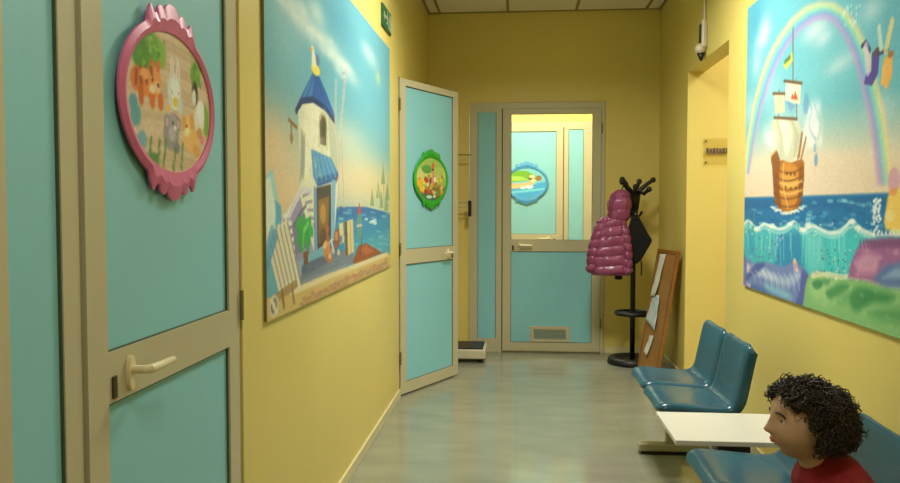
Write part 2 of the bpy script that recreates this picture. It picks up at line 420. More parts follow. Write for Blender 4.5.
('L',(34,78,140),0.7,0.008,[(0.609,0.868),(0.577,0.779)]),
('L',(34,78,140),0.7,0.008,[(0.625,0.871),(0.668,0.776)]),
('L',(34,78,140),0.7,0.008,[(0.64,0.873),(0.781,0.767)]),
('E',(232,214,92),1,0.25,0.618,0.896,0.066,0.024),
('E',(226,226,206),1,0.25,0.593,0.926,0.033,0.028),
('E',(222,226,214),1,0.25,0.576,0.961,0.0255,0.016),
('E',(96,126,160),0.9,0.25,0.651,0.937,0.032,0.024),
('L',(226,170,60),1,0.012,[(0.546,0.959),(0.568,0.961)]),
('E',(104,98,74),1,0.25,0.729,0.696,0.0612,0.044),
('P',(104,98,74),1,0.006,[(0.675,0.69),(0.789,0.703),(0.78,0.612),(0.679,0.612)]),
('E',(70,66,60),0.9,0.25,0.739,0.681,0.032,0.04),
('L',(190,184,150),0.9,0.012,[(0.66,0.602),(0.666,0.697),(0.714,0.738),(0.78,0.734),(0.799,0.687),(0.793,0.605)]),
('P',(140,96,40),1,0.006,[(0.246,0.668),(0.355,0.649),(0.354,0.635),(0.246,0.655)]),
('L',(120,90,50),1,0.012,[(0.281,0.648),(0.285,0.587)]),
('E',(160,110,60),1,0.25,0.285,0.601,0.0208,0.018),
('P',(66,140,190),1,0.006,[(0.542,0.582),(0.862,0.568),(1.008,0.503),(0.969,0.48),(0.612,0.451),(0.568,0.481)]),
('P',(40,100,160),1,0.006,[(0.613,0.475),(0.989,0.515),(0.988,0.48),(0.627,0.44)]),
('L',(120,180,206),0.7,0.012,[(0.571,0.58),(0.628,0.46)]),
('L',(120,180,206),0.7,0.012,[(0.628,0.577),(0.7,0.468)]),
('L',(120,180,206),0.7,0.012,[(0.687,0.573),(0.776,0.477)]),
('L',(120,180,206),0.7,0.012,[(0.749,0.569),(0.856,0.486)]),
('L',(120,180,206),0.7,0.012,[(0.813,0.565),(0.94,0.496)]),
('P',(70,60,60),1,0.006,[(0.604,0.436),(0.859,0.459),(0.852,0.223),(0.62,0.194)]),
('P',(134,100,56),1,0.006,[(0.641,0.389),(0.822,0.408),(0.8,0.234),(0.652,0.216)]),
('E',(190,140,70),0.8,0.25,0.719,0.334,0.048,0.04),
('E',(90,60,40),0.8,0.25,0.717,0.245,0.0544,0.032),
('P',(120,170,200),1,0.006,[(0.868,0.476),(0.941,0.479),(0.916,0.229),(0.852,0.223)]),
('P',(110,150,180),1,0.006,[(0.575,0.443),(0.62,0.436),(0.63,0.193),(0.575,0.188)]),
('L',(160,90,70),1,0.01,[(0.95,0.47),(0.989,0.498)]),
('L',(226,214,196),0.5,0.035,[(1.162,1.006),(1.032,0.667)]),
('L',(150,140,140),0.7,0.007,[(1.162,1.006),(1.032,0.667)]),
('L',(210,205,195),0.5,0.035,[(0.962,0.901),(0.938,0.693)]),
('L',(150,140,140),0.7,0.007,[(0.962,0.901),(0.938,0.693)]),
('L',(214,190,160),0.5,0.035,[(1.052,0.682),(1.104,0.372)]),
('L',(150,140,140),0.7,0.007,[(1.052,0.682),(1.104,0.372)]),
('L',(222,200,170),0.5,0.035,[(1.032,0.658),(0.985,0.367)]),
('L',(150,140,140),0.7,0.007,[(1.032,0.658),(0.985,0.367)]),
('L',(170,150,140),0.6,0.006,[(1.079,0.955),(1.162,0.978)]),
('L',(170,150,140),0.6,0.006,[(1.078,0.924),(1.15,0.945)]),
('L',(170,150,140),0.6,0.006,[(1.078,0.893),(1.139,0.911)]),
('L',(170,150,140),0.6,0.006,[(1.077,0.862),(1.128,0.878)]),
('L',(170,150,140),0.6,0.006,[(1.076,0.831),(1.117,0.845)]),
('L',(170,150,140),0.6,0.006,[(1.075,0.8),(1.106,0.812)]),
('L',(170,150,140),0.6,0.006,[(1.074,0.768),(1.095,0.78)]),
('L',(170,150,140),0.6,0.006,[(1.073,0.737),(1.084,0.747)]),
('L',(170,150,140),0.6,0.006,[(1.073,0.706),(1.073,0.715)]),
('L',(40,160,70),0.9,0.04,[(0.442,0.273),(0.393,0.295),(0.344,0.294)]),
('L',(40,160,70),0.9,0.04,[(0.442,0.273),(0.406,0.303),(0.37,0.311)]),
('L',(40,160,70),0.9,0.04,[(0.442,0.273),(0.44,0.307),(0.437,0.318)]),
('L',(40,160,70),0.9,0.04,[(0.442,0.273),(0.481,0.3),(0.52,0.305)]),
('L',(40,160,70),0.9,0.04,[(0.442,0.273),(0.494,0.281),(0.548,0.266)]),
('L',(40,160,70),0.9,0.04,[(0.442,0.273),(0.473,0.267),(0.504,0.238)]),
('L',(40,160,70),0.9,0.04,[(0.442,0.273),(0.432,0.261),(0.42,0.226)]),
('L',(40,160,70),0.9,0.04,[(0.442,0.273),(0.398,0.269),(0.355,0.244)]),
('L',(40,160,70),0.9,0.04,[(0.442,0.273),(0.418,0.254),(0.393,0.213)]),
('L',(40,160,70),0.9,0.04,[(0.442,0.273),(0.465,0.25),(0.488,0.204)]),
('L',(120,200,90),0.8,0.014,[(0.435,0.273),(0.42,0.219)]),
('L',(120,210,100),0.8,0.02,[(0.435,0.277),(0.491,0.298)]),
('P',(128,76,50),1,0.006,[(0.42,0.197),(0.488,0.197),(0.487,0.148),(0.432,0.148)]),
('P',(150,166,182),1,0.006,[(0.34,0.166),(0.405,0.161),(0.39,0.111),(0.326,0.117)]),
('E',(150,84,40),1,0.25,0.962,0.228,0.057,0.04),
('E',(196,140,90),1,0.25,0.951,0.237,0.0266,0.02),
('L',(226,214,190),1,0.015,[(0.852,0.223),(0.905,0.17)]),
('E',(200,130,70),1,0.25,0.782,0.185,0.0612,0.032),
('E',(210,150,90),1,0.25,0.765,0.21,0.034,0.016),
('E',(180,110,60),1,0.25,0.815,0.15,0.054,0.02),
('P',(206,188,130),1,0.006,[(1.112,0.294),(1.297,0.306),(1.316,0.147),(1.14,0.138)]),
('P',(112,90,50),1,0.006,[(1.112,0.294),(1.165,0.298),(1.182,0.14),(1.129,0.139)]),
('L',(130,110,70),0.8,0.006,[(1.23,0.292),(1.248,0.15)]),
('P',(212,196,140),1,0.006,[(1.002,0.288),(1.082,0.295),(1.1,0.204),(1.019,0.199)]),
('P',(90,140,140),1,0.006,[(1.391,0.329),(1.502,0.328),(1.512,0.206),(1.4,0.201)]),
('P',(200,60,46),1,0.006,[(1.401,0.329),(1.449,0.388),(1.497,0.328)]),
('L',(200,190,160),1,0.01,[(1.39,0.27),(1.514,0.272)]),
('P',(150,78,40),1,0.006,[(1.292,0.1),(1.412,0.171),(1.616,0.177),(1.966,0.121),(2.097,0.097),(1.725,0.092),(1.361,0.076)]),
('P',(190,110,60),0.7,0.006,[(1.46,0.149),(1.616,0.161),(1.843,0.122),(1.615,0.114)]),
('L',(96,60,40),1,0.014,[(1.512,0.217),(1.459,0.119)]),
('E',(236,232,206),0.35,1,0.826,0.588,0.0272,0.016),
('E',(206,200,170),0.35,1,0.451,0.697,0.0224,0.016),
('E',(186,190,164),0.35,1,0.85,0.681,0.0288,0.016),
('E',(206,200,170),0.35,1,0.811,0.738,0.0272,0.016),
('E',(186,190,164),0.35,1,0.628,0.684,0.024,0.016),
('E',(186,190,164),0.35,1,0.595,0.531,0.024,0.016),
('E',(206,200,170),0.35,1,0.473,0.691,0.0224,0.016),
('E',(186,190,164),0.35,1,0.794,0.656,0.0272,0.016),
('E',(186,190,164),0.35,1,0.607,0.545,0.024,0.016),
('E',(236,232,206),0.35,1,0.455,0.492,0.0208,0.016),
('E',(186,190,164),0.35,1,0.709,0.49,0.0256,0.016),
('E',(236,232,206),0.35,1,0.61,0.522,0.024,0.012),
('E',(206,200,170),0.35,1,0.592,0.691,0.024,0.012),
('E',(186,190,164),0.35,1,0.493,0.594,0.0224,0.012),
('E',(236,232,206),0.35,1,0.536,0.471,0.024,0.016),
('E',(186,190,164),0.35,1,0.753,0.754,0.0272,0.016),
('E',(206,200,170),0.35,1,0.484,0.693,0.0224,0.016),
('E',(206,200,170),0.35,1,0.695,0.602,0.0256,0.016),
('E',(186,190,164),0.35,1,0.531,0.504,0.0224,0.016),
('E',(206,200,170),0.35,1,0.529,0.68,0.0224,0.016),
('E',(186,190,164),0.35,1,0.435,0.702,0.0208,0.016),
('E',(206,200,170),0.35,1,0.665,0.494,0.0256,0.016),
('E',(186,190,164),0.35,1,0.557,0.5,0.0224,0.016),
('E',(236,232,206),0.35,1,0.702,0.626,0.0272,0.016),
('E',(206,200,170),0.35,1,0.535,0.571,0.024,0.016),
('E',(206,200,170),0.35,1,0.575,0.617,0.024,0.012),
('L',(110,104,140),0.6,0.01,[(0.426,0.402),(0.537,0.419)]),
('L',(110,104,140),0.6,0.01,[(0.457,0.376),(0.551,0.385)]),
('L',(110,104,140),0.6,0.01,[(0.49,0.351),(0.565,0.35)]),
('L',(110,104,140),0.6,0.01,[(0.523,0.324),(0.578,0.316)]),
('L',(110,104,140),0.6,0.01,[(0.557,0.297),(0.592,0.281)]),
('L',(200,196,210),0.8,0.02,[(0.247,0.324),(0.263,0.335),(0.285,0.352),(0.31,0.371),(0.334,0.386),(0.357,0.398),(0.379,0.409),(0.402,0.418),(0.426,0.424),(0.455,0.426),(0.487,0.424),(0.517,0.421),(0.537,0.419)]),
('L',(104,96,132),0.8,0.012,[(0.294,0.281),(0.307,0.292),(0.327,0.307),(0.349,0.323),(0.371,0.336),(0.395,0.346),(0.423,0.354),(0.448,0.361),(0.465,0.365)]),
('E',(170,90,70),0.8,0.25,0.94,0.191,0.0288,0.0136),
('E',(90,110,160),0.8,0.25,1.037,0.22,0.032,0.017),
('E',(90,110,160),0.8,0.25,0.939,0.157,0.0288,0.0136),
('E',(226,190,140),0.8,0.25,0.83,0.157,0.0272,0.0136),
('E',(170,90,70),0.8,0.25,0.804,0.229,0.0272,0.0136),
('E',(170,90,70),0.8,0.25,0.795,0.272,0.0272,0.017),
('E',(226,190,140),0.8,0.25,0.878,0.177,0.0288,0.0136),
('E',(226,190,140),0.8,0.25,0.992,0.164,0.0304,0.0136),
('E',(226,190,140),0.8,0.25,0.74,0.205,0.0256,0.0136),
('E',(150,158,164),0.4,1,0.847,0.03,0.0396,0.007),
('E',(90,100,124),0.4,1,0.949,0.024,0.0418,0.007),
('E',(90,100,124),0.4,1,0.426,0.133,0.0308,0.0056),
('E',(130,130,140),0.4,1,0.463,0.093,0.0286,0.0056),
('E',(130,130,140),0.4,1,0.527,0.07,0.0308,0.0056),
('E',(150,158,164),0.4,1,1.084,0.116,0.044,0.007),
('E',(150,158,164),0.4,1,0.893,0.119,0.0396,0.007),
('E',(90,100,124),0.4,1,0.935,0.085,0.0418,0.0056),
('E',(130,130,140),0.4,1,1.218,0.008,0.0484,0.007),
('E',(150,158,164),0.4,1,0.701,0.048,0.0352,0.0056),
('E',(150,158,164),0.4,1,0.513,0.134,0.0308,0.0056),
('E',(90,100,124),0.4,1,0.486,0.078,0.0308,0.0056),
('E',(150,158,164),0.4,1,0.881,0.079,0.0396,0.0056),
('E',(150,158,164),0.4,1,0.613,0.13,0.0352,0.0056),
('E',(90,100,124),0.4,1,0.416,0.182,0.0286,0.0056),
('E',(130,130,140),0.4,1,1.127,0.06,0.0462,0.007),
('E',(150,158,164),0.4,1,1.116,0.038,0.0462,0.007),
('E',(150,158,164),0.4,1,0.463,0.076,0.0308,0.0056),
('E',(130,130,140),0.4,1,0.971,0.136,0.0418,0.007),
('E',(90,100,124),0.4,1,0.352,0.178,0.0286,0.0042),
('E',(90,100,124),0.4,1,0.419,0.097,0.0286,0.0056),
('E',(130,130,140),0.4,1,0.809,0.072,0.0374,0.0056),
('E',(130,130,140),0.4,1,0.496,0.122,0.0308,0.0056),
('E',(90,100,124),0.4,1,0.942,0.13,0.0418,0.007),
('E',(150,158,164),0.4,1,0.361,0.162,0.0286,0.0056),
('E',(130,130,140),0.4,1,0.516,0.076,0.0308,0.0056),
('E',(130,130,140),0.4,1,0.428,0.172,0.0286,0.0042),
('E',(150,158,164),0.4,1,1.165,0.016,0.0484,0.007),
('E',(130,130,140),0.4,1,0.36,0.151,0.0286,0.0042),
('E',(90,100,124),0.4,1,0.912,0.085,0.0418,0.007),
('P',(206,178,104),1,0.006,[(-0.05,-0.063),(-0.046,0.075),(0.276,0.072),(0.831,0.082),(2.308,0.085),(2.54,0.052),(2.534,-0.229)]),
('P',(182,146,92),0.9,0.006,[(0.414,0.021),(1.015,0.039),(2.234,0.035),(2.419,-0.015),(1.014,-0.009),(0.427,-0.003)]),
('P',(226,208,160),0.9,0.006,[(0.24,0.076),(0.831,0.086),(2.272,0.093),(2.308,0.066),(0.866,0.062),(0.263,0.053)]),
('E',(214,180,120),0.55,0.25,1.1,0.036,0.0316,0.0043),
('E',(214,180,120),0.55,0.25,0.581,0.001,0.0243,0.0049),
('E',(170,130,90),0.55,0.25,0.771,0.022,0.0249,0.0046),
('E',(196,120,90),0.55,0.25,0.407,0.002,0.0177,0.0043),
('E',(220,150,110),0.55,0.25,0.477,0.033,0.0278,0.0039),
('E',(220,150,110),0.55,0.25,1.194,0.02,0.0257,0.0073),
('E',(150,120,80),0.55,0.25,2.295,0.007,0.0505,0.0056),
('E',(150,120,80),0.55,0.25,1.151,0.034,0.0383,0.0076),
('E',(150,120,80),0.55,0.25,0.774,0.011,0.0292,0.0033),
('E',(220,150,110),0.55,0.25,1.351,0.032,0.0329,0.0076),
('E',(196,120,90),0.55,0.25,1.336,0.027,0.0476,0.0076),
('E',(196,120,90),0.55,0.25,1.955,0.01,0.0552,0.0073),
('E',(196,120,90),0.55,0.25,2.266,0.031,0.0449,0.005),
('E',(170,130,90),0.55,0.25,1.129,0.002,0.022,0.0054),
('E',(170,130,90),0.55,0.25,0.822,0.013,0.033,0.0036),
('E',(220,150,110),0.55,0.25,2.237,-0.001,0.0702,0.0051),
('E',(196,120,90),0.55,0.25,0.661,0.027,0.0331,0.0063),
('E',(170,130,90),0.55,0.25,0.386,0.009,0.0186,0.006),
('E',(214,180,120),0.55,0.25,1.608,0.001,0.0548,0.0065),
('E',(150,120,80),0.55,0.25,0.928,0.033,0.0412,0.007),
('E',(214,180,120),0.55,0.25,1.899,0.032,0.0584,0.0068),
('E',(196,120,90),0.55,0.25,0.986,0.034,0.0299,0.0046),
('E',(150,120,80),0.55,0.25,2.217,0.032,0.077,0.0093),
('E',(170,130,90),0.55,0.25,0.938,0.006,0.0248,0.0048),
('E',(214,180,120),0.55,0.25,0.41,0.026,0.0235,0.0039),
('E',(170,130,90),0.55,0.25,1.312,0.029,0.0401,0.0068),
('E',(170,130,90),0.55,0.25,2.103,0.036,0.0703,0.0072),
('E',(150,120,80),0.55,0.25,0.512,0.024,0.0236,0.0039),
('E',(196,120,90),0.55,0.25,0.486,0.016,0.0159,0.0063),
('E',(170,130,90),0.55,0.25,0.762,0.015,0.0355,0.0043),
('E',(196,120,90),0.55,0.25,1.856,0.039,0.0572,0.0072),
('E',(220,150,110),0.55,0.25,1.446,0.032,0.0333,0.0053),
('E',(214,180,120),0.55,0.25,2.252,0.014,0.0786,0.0056),
('E',(196,120,90),0.55,0.25,1.626,0.045,0.0578,0.0067),
('E',(214,180,120),0.55,0.25,2.239,0.05,0.0664,0.008),
('E',(170,130,90),0.55,0.25,1.847,0.044,0.0587,0.0067),
('E',(214,180,120),0.55,0.25,1.288,0.019,0.0316,0.0056),
('E',(196,120,90),0.55,0.25,1.833,0.004,0.0365,0.0054),
('E',(170,130,90),0.55,0.25,0.762,0.024,0.0362,0.0054),
('E',(196,120,90),0.55,0.25,0.896,0.016,0.0405,0.0038),
('E',(170,130,90),0.55,0.25,0.84,-0.005,0.0185,0.0045),
('E',(214,180,120),0.55,0.25,0.762,0.009,0.034,0.0048),
('E',(150,120,80),0.55,0.25,0.423,0.025,0.0168,0.0064),
('E',(196,120,90),0.55,0.25,1.321,0.027,0.0353,0.0045),
('E',(150,120,80),0.55,0.25,0.409,0.005,0.0163,0.0032),
('E',(196,120,90),0.55,0.25,1.281,0.042,0.0347,0.0063),
('E',(220,150,110),0.55,0.25,1.145,0.035,0.0271,0.0053),
('E',(150,120,80),0.55,0.25,0.397,0.01,0.0213,0.0043),
('E',(170,130,90),0.55,0.25,0.543,0.036,0.0259,0.0039),
('E',(214,180,120),0.55,0.25,1.589,0.017,0.0313,0.0065),
('E',(220,150,110),0.55,0.25,1.444,0.017,0.0531,0.005),
('E',(220,150,110),0.55,0.25,0.82,0.016,0.0213,0.005),
('E',(196,120,90),0.55,0.25,1.873,0.02,0.0338,0.0065),
('E',(220,150,110),0.55,0.25,0.62,0.032,0.0278,0.0051),
('E',(196,120,90),0.55,0.25,0.434,0.004,0.0241,0.0034),
('E',(170,130,90),0.55,0.25,1.83,0.041,0.0382,0.0051),
('E',(170,130,90),0.55,0.25,1.051,0.0,0.0354,0.0056),
('E',(196,120,90),0.55,0.25,1.149,0.006,0.0434,0.0052),
('E',(220,150,110),0.55,0.25,0.952,0.042,0.0328,0.0061),
('E',(196,120,90),0.55,0.25,0.86,0.032,0.0353,0.0057),
('E',(170,130,90),0.55,0.25,0.413,0.029,0.0258,0.0038),
('E',(196,120,90),0.55,0.25,2.054,-0.006,0.0334,0.004),
('E',(150,120,80),0.55,0.25,0.754,0.017,0.0183,0.0049),
('E',(170,130,90),0.55,0.25,0.826,0.033,0.0274,0.005),
('E',(150,120,80),0.55,0.25,1.475,0.043,0.0539,0.0076),
('E',(220,150,110),0.55,0.25,2.195,0.02,0.0493,0.0051),
('E',(220,150,110),0.55,0.25,1.26,0.039,0.0249,0.0078),
('E',(220,150,110),0.55,0.25,0.567,0.006,0.0266,0.0057),
('E',(170,130,90),0.55,0.25,1.27,-0.006,0.0375,0.0061),
('E',(170,130,90),0.55,0.25,0.69,0.012,0.037,0.0064),
('E',(220,150,110),0.55,0.25,1.247,0.043,0.0387,0.0048),
('E',(220,150,110),0.55,0.25,2.173,0.009,0.0751,0.007),
('E',(214,180,120),0.55,0.25,0.817,0.027,0.0365,0.0059),
('E',(220,150,110),0.55,0.25,1.51,0.017,0.0338,0.0055),
('E',(170,130,90),0.55,0.25,1.418,0.029,0.047,0.0053),
('E',(196,120,90),0.55,0.25,1.824,0.039,0.0651,0.0052),
('E',(196,120,90),0.55,0.25,1.134,0.041,0.0431,0.0067),
('E',(214,180,120),0.55,0.25,0.595,-0.001,0.0324,0.0045),
('E',(150,120,80),0.55,0.25,0.683,0.02,0.0216,0.0035),
('E',(196,120,90),0.55,0.25,1.712,0.043,0.0417,0.0056),
('E',(196,120,90),0.55,0.25,0.576,0.009,0.025,0.0063),
('E',(170,130,90),0.55,0.25,0.833,0.025,0.017,0.0044),
('E',(150,120,80),0.55,0.25,1.635,0.015,0.0384,0.0063),
('E',(170,130,90),0.55,0.25,1.193,0.039,0.0232,0.0056),
('E',(214,180,120),0.55,0.25,0.64,0.038,0.0179,0.0036),
('E',(150,120,80),0.55,0.25,0.986,0.025,0.0262,0.0067),
('E',(196,120,90),0.55,0.25,1.972,0.027,0.0626,0.0054),
('E',(196,120,90),0.55,0.25,0.883,0.017,0.0352,0.0057),
('E',(220,150,110),0.55,0.25,1.536,-0.002,0.0527,0.0056),
('E',(220,150,110),0.55,0.25,0.969,0.036,0.0198,0.006),
('E',(170,130,90),0.55,0.25,1.345,0.01,0.0417,0.0071),
('E',(150,120,80),0.55,0.25,0.668,0.017,0.0244,0.0049),
('E',(196,120,90),0.55,0.25,1.423,0.019,0.0482,0.0057),
('E',(214,180,120),0.55,0.25,0.855,0.0,0.021,0.0043),
('E',(220,150,110),0.55,0.25,0.562,0.015,0.0315,0.0063),
('E',(170,130,90),0.55,0.25,1.066,0.013,0.0454,0.0077),
('E',(220,150,110),0.55,0.25,1.593,0.028,0.0516,0.0093),
('E',(150,120,80),0.55,0.25,2.224,0.051,0.0457,0.0078),
('E',(170,130,90),0.55,0.25,0.607,0.011,0.0302,0.0047),
('E',(170,130,90),0.55,0.25,1.467,0.015,0.0263,0.0073),
('E',(214,180,120),0.55,0.25,1.664,0.039,0.0562,0.0063),
('E',(196,120,90),0.55,0.25,0.729,0.037,0.0167,0.0036),
('E',(150,120,80),0.55,0.25,1.581,0.034,0.0509,0.0043),
('E',(196,120,90),0.55,0.25,1.314,0.036,0.0466,0.0048),
('E',(220,150,110),0.55,0.25,0.611,-0.002,0.0253,0.0043),
('E',(214,180,120),0.55,0.25,1.234,0.015,0.0394,0.0068),
('E',(196,120,90),0.55,0.25,1.319,0.031,0.0468,0.0054),
('E',(150,120,80),0.55,0.25,1.521,-0.002,0.0271,0.0068),
('E',(214,180,120),0.55,0.25,0.434,0.007,0.0141,0.0044),
('E',(170,130,90),0.55,0.25,1.366,-0.001,0.043,0.0073),
('E',(150,120,80),0.55,0.25,1.506,0.023,0.0546,0.0044),
('E',(150,120,80),0.55,0.25,0.551,0.031,0.023,0.0062),
('E',(220,150,110),0.55,0.25,1.045,0.021,0.0304,0.0059),
('E',(214,180,120),0.55,0.25,0.694,0.014,0.0236,0.005),
('E',(196,120,90),0.55,0.25,1.95,0.033,0.0369,0.0071),
('E',(150,120,80),0.55,0.25,2.105,-0.009,0.061,0.0054),
('E',(220,150,110),0.55,0.25,0.602,0.004,0.0309,0.0049),
('E',(196,120,90),0.55,0.25,0.459,0.025,0.0225,0.0054),
('E',(214,180,120),0.55,0.25,1.383,0.045,0.0478,0.0071),
('E',(220,150,110),0.55,0.25,0.607,0.004,0.0222,0.0049),
('L',(224,214,180),1,0.035,[(0.018,0.264),(0.148,0.079)]),
('L',(120,110,96),0.8,0.008,[(0.034,0.263),(0.164,0.078)]),
('L',(224,214,180),1,0.035,[(0.055,0.272),(0.189,0.082)]),
('L',(120,110,96),0.8,0.008,[(0.071,0.271),(0.205,0.08)]),
('L',(224,214,180),1,0.035,[(0.092,0.28),(0.231,0.084)]),
('L',(120,110,96),0.8,0.008,[(0.109,0.28),(0.247,0.082)]),
('L',(224,214,180),1,0.035,[(0.131,0.289),(0.274,0.087)]),
('L',(120,110,96),0.8,0.008,[(0.148,0.289),(0.291,0.085)]),
('L',(224,214,180),1,0.035,[(0.171,0.298),(0.318,0.089)]),
('L',(120,110,96),0.8,0.008,[(0.189,0.298),(0.336,0.088)]),
('L',(224,214,180),1,0.035,[(0.212,0.307),(0.364,0.092)]),
('L',(120,110,96),0.8,0.008,[(0.23,0.307),(0.382,0.09)]),
('L',(80,150,190),0.8,0.05,[(0.006,0.189),(0.09,0.267)]),
('L',(96,170,200),0.8,0.03,[(-0.003,0.221),(0.059,0.288)]),
('L',(170,140,90),1,0.03,[(0.094,0.065),(0.325,0.089)]),
('L',(140,110,70),1,0.02,[(0.159,0.078),(0.18,0.028)]),
('L',(150,120,80),1,0.02,[(0.276,0.079),(0.299,0.028)]),
('E',(214,204,176),1,0.25,0.072,0.042,0.05,0.036),
('E',(128,116,96),1,0.25,0.072,0.042,0.034,0.0256),
('E',(220,210,186),1,0.25,0.072,0.042,0.016,0.012),
('L',(226,214,186),0.9,0.008,[(0.032,0.066),(0.114,0.017)]),
('L',(226,214,186),0.9,0.008,[(0.042,0.065),(0.103,0.018)]),
('L',(226,214,186),0.9,0.008,[(0.052,0.064),(0.093,0.02)]),
('L',(226,214,186),0.9,0.008,[(0.063,0.063),(0.082,0.021)]),
]
